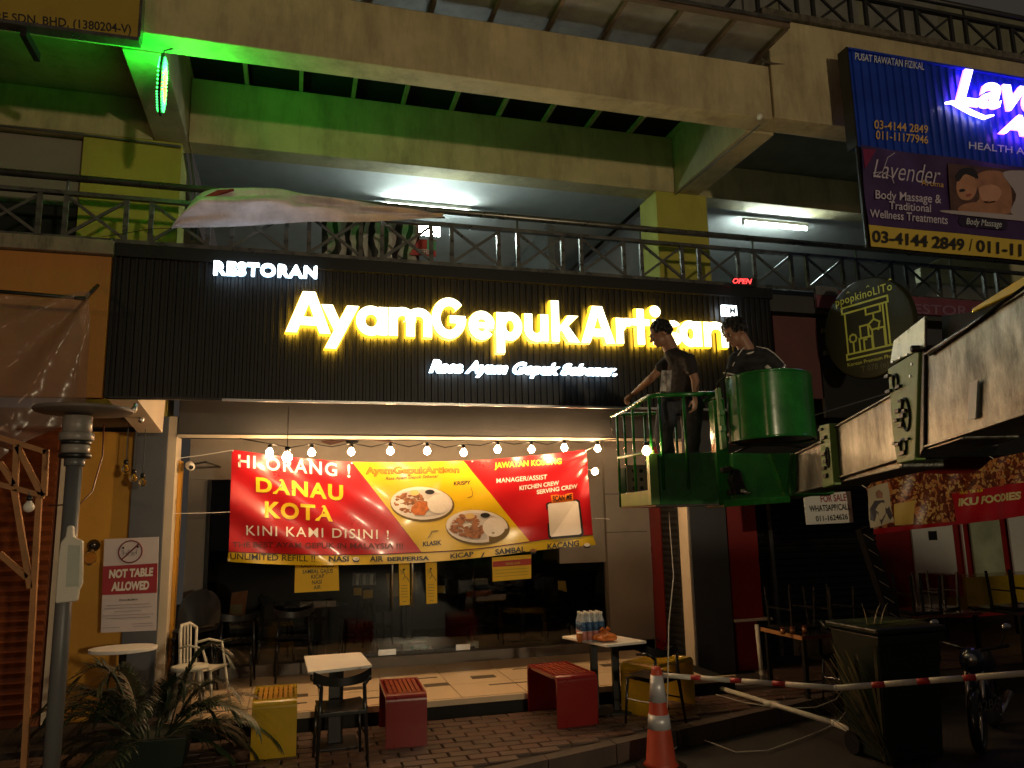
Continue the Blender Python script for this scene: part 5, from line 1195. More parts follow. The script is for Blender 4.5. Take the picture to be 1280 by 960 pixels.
fl('IKU FOODIES', 1200, 633, 1275, 624, 10, flat('cream_ink', (.60, .48, .20)), .05)
fl('HALAL TIM SUM', 1200, 618, 1224, 615, 4, ypr, .02)
def fshape(pts, m_, k):
    b = MB(); b.v = [fpt(x, y, k) for x, y in pts]; b.f = [tuple(range(len(pts)))]; b.m = [0]; b.build('figure_print', m_, FB)
fshape([(1087, 650), (1086, 636), (1092, 626), (1103, 625), (1112, 634), (1117, 645), (1113, 650), (1106, 641), (1103, 646), (1098, 656), (1094, 640), (1091, 652)], flat('grey_cloth_print', (.07, .055, .06)), .008); fshape([(1095, 623), (1094, 615), (1099, 612), (1103, 616), (1102, 623)], skin_p, .009)
for px in ((1080, 610), (1245, 573)): cable([fpt(*px), Vector((fpt(*px).x - .1, 6.9, fpt(*px).z + .4))], .004, M['white_dirty'], 'tie cord of the food banner at its left corner' if px[0] < 1100 else 'tie cord of the food banner at its peak', 'cord')

# ================================================================ LEFT FOREGROUND
# tall notice board
t = thing('notice_board', onY(162, 790, 7.6), 'white and red board reading NOT TABLE ALLOWED beside the slate pillar', 'sign')
NY = 7.62; MB().prism([onY(x, y, NY) for x, y in ((126, 791), (195, 788), (198.5, 671), (130.5, 674))], (0, .012, 0)).build('board', mat('white_board', (.55, .50, .52), .4, var=.06), t)
MB().prism([onY(x, y, NY - .003) for x, y in ((127.5, 744), (196, 741), (197, 704), (128.5, 708))], (0, .002, 0)).build('red_band', flat('dark_red_print', (.30, .008, .02)), t)
nt(t, 'NOT TABLE', (136, 723, 191, 720, 192, 709, 137, 712), NY - .004, wpr, .05); nt(t, 'ALLOWED', (139, 739, 186, 737, 187, 725.5, 140, 727.5), NY - .004, wpr, .05)
cc = onY(163, 689.5, NY - .004); MB().tube([cc + Vector((.095 * math.cos(a * math.pi / 16), 0, .095 * math.sin(a * math.pi / 16))) for a in range(33)], .006, 6, caps=False).tube([cc + Vector((-.066, 0, -.066)), cc + Vector((.066, 0, .066))], .006, 6).build('ban_ring', flat('ring_print', (.14, .01, .02)), t)
icon = MB()
for a, b_ in (((-.06, .02), (-.055, -.03)), ((-.055, -.01), (-.03, -.01)), ((-.03, -.01), (-.028, -.035)), ((.055, .025), (.05, -.025)), ((.05, -.005), (.028, -.01)), ((.028, -.01), (.03, -.035)), ((-.02, -.005), (.02, -.005)), ((-.015, -.005), (-.015, -.035)), ((.015, -.005), (.015, -.035)), ((-.02, .015), (.0, .0)), ((.03, .02), (.0, .005))): icon.beam(cc + Vector((a[0], .0005, a[1])), cc + Vector((b_[0], .0005, b_[1])), .002, .009, up=(0, 1, 0))
icon.ball(cc + Vector((-.06, 0, .035)), .010, 6).ball(cc + Vector((.058, 0, .04)), .010, 6); io = icon.build('pictogram', kpr, t)
nt(t, 'PENGUMUMAN', (149, 751.5, 172, 750.5, 172, 748, 149, 749), NY - .003, kpr, .01)
for (x0, x1, y) in ((133, 188, 757), (130, 190, 761), (143, 177, 764.5), (128, 192, 770), (132, 188, 773.5), (165, 191, 780), (166, 192, 783), (128, 150, 785)): MB().beam(onY(x0, y, NY - .003), onY(x1, y - (x1 - x0) * .045, NY - .003), .002, .008 if y < 775 else .004, up=(0, 1, 0)).build('line_print', flat('grey_print', (.10, .07, .09)), t)
# pole with pipe sleeve and round cap
M['sleeve'] = mat('grey_dusty_sleeve', (.27, .25, .225), .4, dirt=.5)
PL = thing('pipe_post', (-1.3, 5.3, -.14), 'grey pipe post with wide pale sleeves and round cap at the far left', 'post')
py_ = 5.3; px_ = onY(90, 620, py_).x; px2 = onY(72, 900, py_).x; Zp = lambda y: onY(90, y, py_).z
ax = lambda z: Vector((px_ + (1.9 - z) * .0, py_, z))
MB().tube([Vector((px_ - .0, py_, -.14)), Vector((px_, py_, Zp(570)))], .046, 16).build('pipe', M['pvc'], PL, smooth=True)
for (y0, y1, r_, m_) in ((520, 541, .083, 'sleeve'), (541, 551, .098, 'sleeve'), (551, 556, .086, 'black'), (556, 567, .080, 'sleeve'), (567, 573, .092, 'black'), (573, 583, .058, 'pvc')):
    MB().lathe((px_ + .0, py_, 0), [(r_ - .006, Zp(y1)), (r_, Zp(y1) + .006), (r_, Zp(y0) - .004), (r_ - .006, Zp(y0))], 24).build('sleeve' if m_ != 'black' else 'clamp_ring', M[m_], PL, smooth=True)
MB().lathe((px_ + .02, py_ + .05, Zp(516)), [(.08, -.01), (.27, .008), (.285, .02), (.28, .034), (.05, .05)], 40).build('round_cap', mat('brown_grey_cap', (.16, .13, .11), .5, dirt=.4), PL, smooth=True)
MB().prism([onY(x, y, py_ - .075) for x, y in ((68, 755), (96, 752), (98, 738), (102, 730), (103, 676), (92, 672), (91, 657), (83, 657), (81, 671), (75, 678), (72, 700))], (0, .05, 0)).build('wrapped_box', M['white_dirty'], PL, bevel=.012)
MB().prism([onY(x, y, py_ - .078) for x, y in ((82, 734), (98, 733), (100, 682), (85, 681))], (0, .006, 0)).build('window_label', mat('pale_green_label', (.40, .44, .38), .5), PL)
cable([onY(130, 530, 6.3), onY(128, 570, 6.3), onY(115, 615, 6.2), onY(100, 630, 6.1), onY(60, 632, 6.0)], .006, M['dkwood'], 'dark red cable sagging from the soffit behind the post')
# timber lattice frame at far left
TF = thing('timber_frame', (-1.8, 6, -.1), 'orange brown timber frame with diagonal braces at the left edge', 'frame')
FYt = 6.0
def tb(x0, y0, x1, y1, w=.035, Y0=FYt, Y1=FYt): MB().beam(onY(x0, y0, Y0), onY(x1, y1, Y1), w, w, up=(0, 1, 0)).build('timber', M['wood'], TF)
for a in ((-60, 528, 58, 565), (-60, 590, 56, 620), (58, 562, 55, 620), (21, 556, 19, 608), (22, 558, 52, 618), (0, 578, 18, 606), (49, 622, 30, 960), (18, 612, 38, 735), (0, 692, 34, 722)): tb(*a)
t = bulb(onY(36, 634, 5.95), .035, 'unlit white bulb hanging under the timber frame', None, onY(37, 614, 5.95), 'white')
# plastic sheet on an awning bar
ps = thing('plastic_sheet', (-1.9, 6.3, 2.2), 'crumpled transparent plastic sheet hanging in front of the orange fascia', 'sheet')
film = bpy.data.materials.new('clear_film'); film.use_nodes = True; fp = film.node_tree.nodes['Principled BSDF']; fp.inputs['Base Color'].default_value = (.30, .20, .16, 1); fp.inputs['Roughness'].default_value = .22; fp.inputs['Alpha'].default_value = .5
SYp = 6.35; tip = Vector((120, 360))
def film_f(u, v):
    tx = [(-40, 363), (60, 369), (112, 364)]; bx_ = [(-60, 640), (20, 560), (108, 520)]
    a_ = pl(tx, u); b2 = pl(bx_, u); x = a_[0] * (1 - v) + b2[0] * v; y = a_[1] * (1 - v) + b2[1] * v
    p_ = onY(x, y, SYp); ang = math.atan2(y - 355, 125 - x); dr_ = math.hypot(x - 122, y - 358)
    w_ = (.05 * math.sin(ang * 11)) * min(1, dr_ / 60) + .008 * noise.noise(Vector((x * .08, y * .08, 0)))
    return p_ + Vector((0, w_, 0))
MB().sheet(film_f, 120, 60).build('film', film, ps, smooth=True)
MB().tube([onY(-30, 362, SYp), onY(105, 373, SYp), onY(122, 357, 6.8)], .016, 8).build('awning_bar', M['rail_dk'], ps, smooth=True)
# palm in a dark planter
PT = thing('potted_palm', (-.9, 6.5, 0), 'bushy fan palm in a dark planter before the left terrace corner', 'plant')
pc = onZ(150, 955, 0); pc = Vector((-1.02, 6.25, 0))
MB().add([(-1.10, 6.25, .003), (-.70, 6.25, .003), (-.70, 6.6, .003), (-1.10, 6.6, .003), (-1.13, 6.2, .22), (-.67, 6.2, .22), (-.67, 6.65, .22), (-1.13, 6.65, .22)], [(3, 2, 1, 0), (0, 1, 5, 4), (1, 2, 6, 5), (2, 3, 7, 6), (3, 0, 4, 7), (4, 5, 6, 7)]).build('planter', mat('dark_green_planter', (.012, .022, .016), .5), PT, bevel=.012)
random.seed(5)
leafg = mat('browned_palm_leaf', (.075, .06, .028), .6, var=.5, scale=9)
pg = [mat('palm_leaf', (.022, .034, .016), .45, var=.5, scale=7, bump=.2), leafg, leafd]
fr = [(-.62, 6.32, .52, 30, .50), (-.72, 6.2, .62, 75, .5), (-.95, 6.1, .62, 105, .52), (-1.15, 6.1, .55, 140, .5), (-1.35, 6.2, .45, 165, .48), (-1.25, 6.4, .62, 125, .5), (-.85, 6.35, .72, 88, .5), (-.55, 6.45, .48, 12, .48), (-.70, 6.4, .40, -15, .45), (-1.45, 6.3, .35, 185, .45), (-1.05, 6.0, .40, 220, .4), (-.8, 6.05, .38, -50, .4),
      (-1.55, 6.3, .60, 130, .45), (-1.2, 6.0, .25, 200, .4), (-.9, 5.95, .25, 270, .35), (-.75, 6.25, .55, 50, .45), (-1.05, 6.3, .70, 100, .45), (-1.6, 6.2, .30, 170, .4), (-1.4, 6.05, .5, 150, .45), (-.62, 6.2, .3, 0, .42)]
for k in range(40):
    a0 = random.uniform(0, 6.283); el_ = R(random.uniform(0, 82)); ln = random.uniform(.35, .72); p0 = Vector((-.93 + .12 * math.cos(a0), 6.36 + .1 * math.sin(a0), .20))
    dr0 = Vector((math.cos(a0) * math.cos(el_) * 1.3, math.sin(a0) * math.cos(el_) * .6, math.sin(el_))).normalized(); pts = [p0]; q = p0.copy(); n_ = 14
    for i in range(n_):
        f = i / n_; dd = (dr0 + Vector((0, 0, -1)) * (f ** 1.6) * 1.5).normalized(); q = q + dd * ln / n_ * 1.25; pts.append(q.copy())
    st = MB().tube(pts, [.007 * (1 - i / (n_ + 3)) for i in range(n_ + 1)], 5).build('stem', pg[0], PT, smooth=True); b = MB()
    for i in range(4, n_ + 1):
        for s_ in (-1, 1):
            for h_ in (0, .33, .66):
                if i == n_ and h_: continue
                p_ = pts[i].lerp(pts[min(i + 1, n_)], h_); t_ = (pts[i] - pts[i - 1]).normalized(); sd = t_.cross(Vector((0, 0, 1))).normalized() * s_
                blade(b, p_, (sd * .9 + t_ * (.5 + .7 * i / n_) + Vector((0, 0, .25))), random.uniform(.14, .25) * (1 - .35 * i / n_), .0085, random.uniform(.35, .8), 4)
    b.build('frond', pg[(0, 0, 1, 0, 2)[k % 5]], PT)
# stacked dark chairs and a white garden chair beside the pillar
def shellchair(c_, rz, m_, label, group, z0, leg=None, s=1.0):
    t = thing('shell_chair', (0, 0, 0), label, 'chair', group)
    def sh(u, v, o=0):
        a = (u - .5) * 2
        if v < .45: f = v / .45; return (a * .19 * s, (.17 - .34 * f) * s, (.36 + .03 * a * a - .01 * math.sin(f * 3) + o) * s)
        f = (v - .45) / .55; w_ = .19 * math.sqrt(max(.0, 1 - max(0, (f - .35) / .65) ** 2.2)) + .0; return (a * w_ * s, (-.17 - .07 * f + .05 * a * a * (1 - f) + o) * s, (.36 + .36 * f + .03 * a * a * (1 - f)) * s)
    MB().sheet(lambda u, v: sh(u, v), 14, 22).sheet(lambda u, v: sh(1 - u, v, -.012), 14, 22).build('shell', m_, t, smooth=True)
    for sx in (-1, 1):
        for sy in (-1, 1): MB().tube([(sx * .14 * s, sy * .12 * s, .36 * s), (sx * .19 * s, sy * .18 * s, 0)], [.013, .009], 8).build('leg', leg or m_, t, smooth=True)
    t.location = (*c_, z0); t.rotation_euler = (0, 0, R(rz)); return t
sc = shellchair((-.83, 7.95), 178, M['black_pl'], 'glossy black shell chair at the bottom of the stack by the pillar', 'black shell chairs stacked by the pillar', TZ)
for k, lb in enumerate(('second from the bottom', 'third from the bottom', 'topmost')):
    c2_ = copy_tree(sc); c2_.location = (-.83, 7.95, TZ + .07 * (k + 1)); c2_['label'] = 'glossy black shell chair in the stack by the pillar, ' + lb
t = thing('garden_chair', (0, 0, 0), 'white metal garden chair with a curved arm at the left end of the terrace', 'chair'); wm = M['white_dirty']
MB().sheet(lambda u, v: ((u - .5) * .36, (v - .5) * .34, .37 - .02 * math.sin(v * 3.14)), 8, 8).sheet(lambda u, v: ((.5 - u) * .36, (v - .5) * .34, .355), 8, 8).build('seat', wm, t, smooth=True)
for s in (-1, 1):
    MB().tube([(s * .15, .14, .36), (s * .19, .19, 0)], .012, 8).build('leg', wm, t, smooth=True); MB().tube([(s * .16, -.16, .70), (s * .15, -.15, .36), (s * .19, -.21, 0)], .013, 8).build('leg', wm, t, smooth=True)
    MB().tube([(s * .16, -.15, .56), (s * .20, -.05, .585), (s * .20, .08, .56), (s * .17, .13, .37)], .011, 8).build('armrest', wm, t, smooth=True)
MB().tube([(-.16, -.16, .70), (-.08, -.19, .75), (.08, -.19, .75), (.16, -.16, .70)], .014, 8).build('backrest', wm, t, smooth=True)
for k in range(4): MB().beam((-.09 + .06 * k, -.17, .38), (-.09 + .06 * k, -.185, .74), .02, .008, up=(0, 1, 0)).build('back_slat', wm, t)
t.scale = (.92, .92, .92); t.location = (-.70, 7.4, TZ); t.rotation_euler = (0, 0, R(-110))
t = thing('stool', (0, 0, 0), 'white metal stool half hidden behind the palm fronds', 'stool'); MB().lathe((0, 0, .36), [(.14, 0), (.15, .01), (.15, .03), (.13, .035)], 20).build('seat', wm, t, smooth=True)
for k in range(4): a = R(45 + 90 * k); MB().tube([(.11 * math.cos(a), .11 * math.sin(a), .36), (.17 * math.cos(a), .17 * math.sin(a), 0)], .014, 8).build('leg', wm, t, smooth=True)
t.location = (-.78, 7.16, TZ)
t = thing('side_table', (0, 0, 0), 'round edged white table in front of the amber wall behind the palm', 'table'); MB().prism([(.24 * math.cos(a * .314) * 1.1, .2 * math.sin(a * .314), .52) for a in range(20)], (0, 0, .03)).build('tabletop', M['white'], t, bevel=.006); MB().tube([(0, 0, .52), (0, 0, .02)], .03, 10).build('leg', M['black'], t, smooth=True); MB().lathe((0, 0, 0), [(.18, 0), (.18, .012), (.04, .03)], 20).build('base_plate', M['black'], t)
p_ = onZ(160, 813, .70); t.location = (-1.32, 7.3, TZ)
t = thing('wall_lamp', onY(116, 682, 7.8), 'black unlit wall lamp on the amber wall left of the notice board', 'wall lamp'); p_ = onY(116, 682, 7.78)
MB().lathe(p_, [(.05, .06), (.055, .03), (.03, 0), (.02, -.05)], 14, (0, 1, 0)).build('mount', M['black_pl'], t, smooth=True); MB().lathe(p_ + Vector((0, -.06, -.12)), [(.01, -.05), (.045, -.02), (.05, .03), (.02, .09)], 14).build('globe', clear, t, smooth=True)
# ================================================================ BOOM LIFT
def Dp(x): return 1 / (.2062 + .000566 * (x - 990))
BMA, BMB = onD(990, 590, Dp(990)), onD(1280, 442, Dp(1280))
bdir = (BMB - BMA).normalized(); bn = Vector((-bdir.y, bdir.x, 0)).normalized()
if bn.y < 0 and bn.dot(BMA - CAM) < 0: bn = -bn
if bn.dot(BMA - CAM) < 0: bn = -bn
bup = bdir.cross(bn); bup = bup if bup.z > 0 else -bup
BL = thing('boom_lift', onD(1280, 442, Dp(1280)) - Vector((0, 0, 2)), 'telescopic boom with worn metal sections and green baskets reaching in from the right', 'boom lift')
pd = lambda x, y: onD(x, y, Dp(x))
def plate(px, m, name, par=BL, th=.26, k=0, bev=.006):
    pts = [pd(x, y) - bn * k for x, y in px]
    return MB().prism(pts, bn * th).build(name, m, par, bevel=bev)
def ext(x0, yt0, yb0, x1, yt1, yb1, xe):       # extend a section's lines to another x
    f = (xe - x0) / (x1 - x0); return yt0 + (yt1 - yt0) * f, yb0 + (yb1 - yb0) * f
def section(name, x0, yt0, yb0, x1, yt1, yb1, k, th, xa, xb, m):
    ta, ba = ext(x0, yt0, yb0, x1, yt1, yb1, xa); tb_, bb = ext(x0, yt0, yb0, x1, yt1, yb1, xb)
    s = plate([(xa, ta), (xb, tb_), (xb, bb), (xa, ba)], m, name, th=th, k=k, bev=.008)
    # folded flanges along the top and bottom edges
    for (y0, y1, sg) in ((ta, tb_, 1), (ba, bb, -1)):
        h0 = 3.2 * Dp(1200) / Dp(xa); h1 = 3.2 * Dp(1200) / Dp(xb)
        pts = [pd(xa, y0 - sg * .2), pd(xb, y1 - sg * .2), pd(xb, y1 + sg * h1), pd(xa, y0 + sg * h0)]
        MB().prism([p - bn * (k + .012) for p in pts], bn * .0118).build('flange', M['steel'], s, bevel=.003)
    return s
section('boom_section', 989, 567, 617, 1030, 547, 607, -.03, .2, 955, 1120, M['steel'])
section('boom_section', 1043, 532, 599, 1122, 487, 574, -.015, .23, 1036, 1200, M['steel'])
S3 = section('boom_section', 1160, 440, 559, 1280, 364, 520, 0, .27, 1158, 1420, M['steel'])
plate([(1216, 478), (1226, 475), (1224, 522), (1214, 525)], M['white'], 'reflector_strip', S3, .002, .0145, 0)
plate([(1163, 392), (1300, 322), (1420, 262), (1420, 258), (1210, 384), (1180, 388)], M['black'], 'top_edge', BL, .30, 0) if False else None
c1 = plate([(1028, 532), (1041, 529), (1047, 606), (1033, 610)], M['lime'], 'collar', th=.045, k=.022)
c2 = plate([(1115, 461), (1155, 437), (1150, 575), (1127, 580), (1121, 540)], M['lime'], 'collar', th=.05, k=.022)
plate([(1155, 437), (1159, 434), (1158, 560), (1152, 573)], M['black'], 'collar_gap', c2, .33, .012)
def gear(par, x, y, rx, ry, k=.024):
    c_ = pd(x, y) - bn * k; s = Dp(x) / F_PX
    MB().tube([c_ + bdir * (rx * s * math.cos(a)) + Vector((0, 0, ry * s * math.sin(a))) for a in [i * math.pi / 10 - 1.6 for i in range(21)]], .007, 6).build('ring', M['black'], par)
def pads(par, lst, k=.023):
    for x, y, w, h_ in lst: plate([(x, y), (x + w, y - w * .35), (x + w, y + h_ - w * .35), (x, y + h_)], M['black'], 'pad_block', par, .02, k + .012, .001)
gear(c2, 1139, 518, 9, 20); gear(c2, 1126, 477, 6, 9); gear(c2, 1136, 558, 7, 9)
pads(c2, [(1114, 469, 5, 4), (1115, 488, 6, 4), (1128, 482, 5, 4), (1131, 500, 4, 3), (1127, 512, 5, 5), (1133, 518, 5, 5), (1126, 524, 4, 4), (1131, 530, 5, 5), (1136, 512, 4, 5), (1127, 554, 5, 4), (1132, 565, 7, 5), (1140, 548, 4, 3), (1124, 553, 3, 3)])
gear(c1, 1040, 572, 4, 12); pads(c1, [(1030, 536, 4, 3), (1033, 546, 5, 4), (1030, 552, 4, 3), (1034, 566, 4, 4), (1036, 575, 4, 4), (1034, 584, 4, 4), (1036, 593, 4, 5)])
for px in ((1122, 452), (1131, 447), (1140, 443), (1146, 455), (1120, 470), (1144, 470)): MB().lathe(pd(*px) - bn * .022, [(.006, 0), (.006, .004)], 8, tuple(-bn)).build('rivet', M['steel2'], c2)
plate([(1117, 455), (1122, 425), (1162, 394), (1162, 434), (1155, 437)], mat('pale_worn_plate', (.55, .60, .55), .3, metal=.3, var=.3, scale=10, dirt=.3), 'top_plate', BL, .012, .02)
MB().tube([pd(1154, 436) - bn * .05, pd(1154, 436) + bn * .3], .016, 10).build('pivot_pin', M['black'], BL, smooth=True)
plate([(1163, 390), (1205, 384), (1300, 345), (1300, 300), (1206, 380)], M['black'], 'x', BL, .2, -.05) if False else None
yb_ = MB().prism([pd(x, y) + bn * .03 for x, y in ((1205, 391), (1205, 386), (1300, 325), (1430, 240), (1430, 262), (1300, 346))], bn * .24).build('yellow_cover', M['yel_boom'], BL, bevel=.006)
MB().prism([pd(x, y) + bn * .04 for x, y in ((1166, 430), (1166, 395), (1210, 389), (1300, 348), (1430, 266), (1430, 268), (1300, 350))], bn * .2).build('cover_shadow_gap', M['black_matte'], BL)
MB().tube([pd(1165, 443) - bn * .01, pd(1295, 352) - bn * .01], .008, 8).build('hydraulic_hose', M['black_pl'], BL, smooth=True)
MB().tube([pd(938, 560), pd(1028, 520)], .006, 6).build('cable', M['steel2'], BL) if False else None
# added lamp hidden behind the worn plate to cast a yellow glow
bc = pd(1178, 402) + bn * .16
MB().lathe(bc, [(.03, -.03), (.035, 0), (.03, .04), (.01, .05)], 14).build('added_glow_lamp', emit('added_amber_glow', (1, .70, .04), 60), BL, smooth=True)
def tk(nm, m, x0, x1, y0, y1, z0, z1, bv=.02): return BX(nm, m, BL, x0, x1, y0, y1, z0, z1, bv)
tk('unseen_truck_bed', M['rail_dk'], 3.5, 6.3, -3.4, .2, .35, .62); tk('unseen_truck_cab', M['yel_boom'], 3.6, 6.3, -2.2, -.6, .63, 2.0, .08); tk('cab_window', M['black_pl'], 3.8, 6.1, -.595, -.585, 1.3, 1.8, 0)  # unseen carrier truck right of the camera, sized to shade that side
tk('turret', M['yel_boom'], 3.6, 5.2, -3.3, -2.3, .63, 1.4, .05); tk('tool_box', M['green'], 3.35, 5.6, -.2, .15, .63, 1.35, .03)
for x in (3.5, 5.3):
    for y in (-4.2, -2.3, -.6): MB().lathe((x, y, .2), [(.14, 0), (.33, .01), (.34, .12), (.33, .2), (.14, .21)], 20, (1, 0, 0)).build('wheel', M['black_pl'], BL, smooth=True)
# head bracket between boom and baskets
G = M['green']
def poly(px, m, name, par=BL, th=(0, .03, 0), bev=.004): return MB().prism([onD(*p) for p in px], th).build(name, m, par, bevel=bev)
poly([(985, 565, 4.92), (992, 567, 4.86), (992, 618, 4.86), (985, 621, 4.92)], G, 'end_flange', th=bn * .26)
poly([(915, 565, 5.2), (988, 567, 4.9), (988, 622, 4.9), (918, 627, 5.2)], mat('worn_green_gloss', (.03, .22, .05), .16, var=.4, scale=3, coat=.8, dirt=.2, dirtcol=(.4, .4, .3)), 'bracket_body', th=(.05, .25, 0), bev=.012)
poly([(963, 567, 4.93), (988, 566, 4.84), (988, 569, 4.84), (984, 619, 4.84), (981, 619, 4.86)], G, 'rib', th=(.01, .06, 0))
poly([(905, 625, 5.25), (988, 621, 4.86), (988, 628, 4.86), (905, 634, 5.25)], G, 'base_plate', th=(.05, .32, 0))
poly([(891, 500, 5.3), (905, 498, 5.25), (917, 628, 5.25), (900, 632, 5.3)], G, 'mast_channel', th=(.02, .10, 0))
poly([(896, 486, 5.28), (901, 484, 5.28), (909, 560, 5.2), (903, 562, 5.22)], mat('pale_green_channel', (.10, .26, .09), .4, dirt=.4), 'mast_edge', th=(0, .03, 0))
for x, y in ((900, 512), (904, 584), (902, 532), (909, 583), (912, 612), (920, 600)): poly([(x, y, 5.19), (x + 6, y, 5.19), (x + 6, y + 7, 5.19), (x, y + 7, 5.19)], M['black'] if y > 560 else G, 'latch', th=(0, .04, 0))
poly([(919, 585, 5.17), (926, 588, 5.15), (933, 612, 5.12), (936, 618, 5.12), (920, 618, 5.15), (914, 600, 5.18)], M['black_pl'], 'motor_block', th=(0, .06, 0), bev=.01)
MB().tube([onD(926, 613, 5.1), onD(938, 617, 5.08)], .012, 8).build('fitting', M['steel2'], BL, smooth=True)
MB().tube([onD(918, 566, 5.2), onD(940, 556, 5.15), onD(985, 556, 5.0), onD(1010, 560, 4.8)], .010, 6).build('hose', M['black_pl'], BL, smooth=True)
MB().tube([onD(896, 487, 5.3), onD(897, 478, 5.3), onD(907, 468, 5.3), onD(909, 461, 5.3)], .007, 6).build('hose', M['black_pl'], BL, smooth=True)
MB().tube([onD(1018, 519, 5.2), onD(1128, 486, 5.0)], .004, 6).build('guy_wire', M['steel2'], BL)

# left basket
A_, B_, C_ = onD(820, 631, 5.35), onD(914, 629, 5.30), onD(776, 638, 6.35)
D_ = B_ + (C_ - A_); BK = thing('work_basket', A_, 'open green railed basket at the left end of the boom', 'basket', None)
bxv, byv = (B_ - A_), (C_ - A_); byv.z = 0; bxv.z = 0; up = Vector((0, 0, 1)); hb = .355
qp = lambda u, v, z: A_ + bxv * u + byv * v + up * z
def pan(u0, v0, u1, v1, z0, z1, m, nm, t=.012):
    a, b = qp(u0, v0, 0), qp(u1, v1, 0); d = (b - a).normalized(); nn = Vector((-d.y, d.x, 0)) * t
    return MB().prism([a + up * z0, b + up * z0, b + up * z1, a + up * z1], nn).build(nm, m, BK, bevel=.003)
pan(0, 0, 1, 0, 0, hb, G, 'front_panel'); pan(1, 0, 1, 1, 0, hb, G, 'side_panel'); pan(0, 1, 1, 1, 0, hb * .9, G, 'rear_panel')
pan(0, 0, 0, .93, 0, .105, mat('toe_board_green', (.07, .22, .02), .45, dirt=.5), 'toe_board'); MB().prism([qp(0, 0, -.012), qp(1, 0, -.012), qp(1, 1, -.012), qp(0, 1, -.012)], up * .012).build('floor_plate', M['black'], BK)
MB().obox(qp(.0, .0, hb / 2) - bxv.normalized() * .012, bxv.normalized() * .03, byv.normalized() * .035, up * hb / 2).build('corner_post', mat('lime_edge_paint', (.10, .27, .05), .4, dirt=.3), BK, bevel=.004)
MB().prism([qp(.1, .95, .11), qp(.45, .95, .11), qp(.45, .95, .34), qp(.1, .95, .34)], Vector((0, .01, 0))).build('perforated_plate', mat('dull_perforated_steel', (.08, .09, .06), .5, dirt=.4), BK)
for i in range(2):
    for j in range(3): MB().lathe(qp(.2 + .12 * i, .94, .15 + .07 * j), [(.016, 0), (.016, .004)], 10, (0, -1, 0)).build('hole', M['black_matte'], BK)
def rl(pts, r_=.016, nm='guard_rail', m=G): return MB().tube(pts, r_, 8).build(nm, m, BK, smooth=True)
rt = .77
rl([qp(0, 1.0, rt), qp(0, .5, rt), qp(0, .06, rt), qp(.08, 0, rt), qp(.95, 0, rt)]); rl([qp(0, 1, rt), qp(.9, 1, rt), qp(1, .9, rt), qp(1, .05, rt)])
rl([qp(-.10, 1.0, rt - .015), qp(-.02, .55, rt - .01), qp(-.0, .30, rt - .03)], .010); rl([qp(0, 1, hb + .05), qp(0, 0, hb + .015)], .012, 'mid_rail', M['lime'])
for u, v in ((0, 1), (0, .5), (0, .04), (.12, 0), (.45, 0), (.45, 1), (.95, 1), (.92, 0), (.12, 1)): rl([qp(u, v, .0 if v > .9 and u == 0 else .1), qp(u, v, rt)], .0115, 'upright')
MB().tube([qp(-.10, 1.0, rt - .015), qp(-.10, 1.0, rt - .1), qp(-.07, 1.0, rt - .16)], .005, 5).build('hanging_strap', M['black_pl'], BK)
bulb(onD(808, 564, 5.4), .030, 'lit bulb clipped to the left corner of the green basket', None, None, 'bulb_small')

# right tub
TB = thing('work_basket', onD(960, 560, 5.2), 'solid curved green tub basket holding the man in the black shirt', 'basket')
tp = [(909, 479, 5.28), (922, 475, 5.16), (938, 471, 5.08), (955, 468, 5.03), (972, 465, 5.03), (990, 464, 5.06), (1004, 465, 5.12), (1013, 468, 5.25), (1014, 472, 5.45), (1008, 476, 5.65), (985, 482, 5.78), (950, 487, 5.8), (920, 488, 5.65), (908, 484, 5.45)]
tops = [onD(*p) for p in tp]; zt2 = tops[0].z; hT = .43; cen = sum(tops, Vector()) / len(tops)
tz = lambda p: (p.z * .35 + (zt2 + .05) * .65)
for p in tops: p.z = tz(p)
def tub(u, v, o=0):
    t_ = u * len(tops); i = int(t_) % len(tops); f = t_ - int(t_)
    g_ = lambda k: tops[k % len(tops)]
    a, b, c__, d = g_(i - 1), g_(i), g_(i + 1), g_(i + 2)
    p = .5 * ((2 * b) + (c__ - a) * f + (2 * a - 5 * b + 4 * c__ - d) * f * f + (3 * b - a - 3 * c__ + d) * f ** 3)
    q = p - up * hT * (1 - v); dd = (q - cen); dd.z = 0; return q - dd.normalized() * o + up * .0
MB().sheet(lambda u, v: tub(u, v), 84, 8, uv=False).sheet(lambda u, v: tub(1 - u, v, .012), 84, 8, uv=False).build('wall', G, TB, smooth=True)
MB().tube([tub(k / 84, 1, .006) for k in range(85)], .011, 8, caps=False).build('rim', G, TB, smooth=True); MB().tube([tub(k / 84, 0, .006) for k in range(85)], .009, 8, caps=False).build('bottom_rim', G, TB, smooth=True)
MB().prism([tub(k / 28, 0, .02) + up * .01 for k in range(28)], up * .012).build('floor_plate', M['black'], TB)
MB().tube([tub(.06, .0) - Vector((0, .008, 0)), tub(.06, 1) - Vector((0, .008, 0))], .006, 6).build('seam', G, TB)
MB().obox(onD(973, 464, 5.5), (.03, .02, 0), (-.02, .03, 0), (0, 0, .03)).build('control_box', M['black'], TB, bevel=.006)

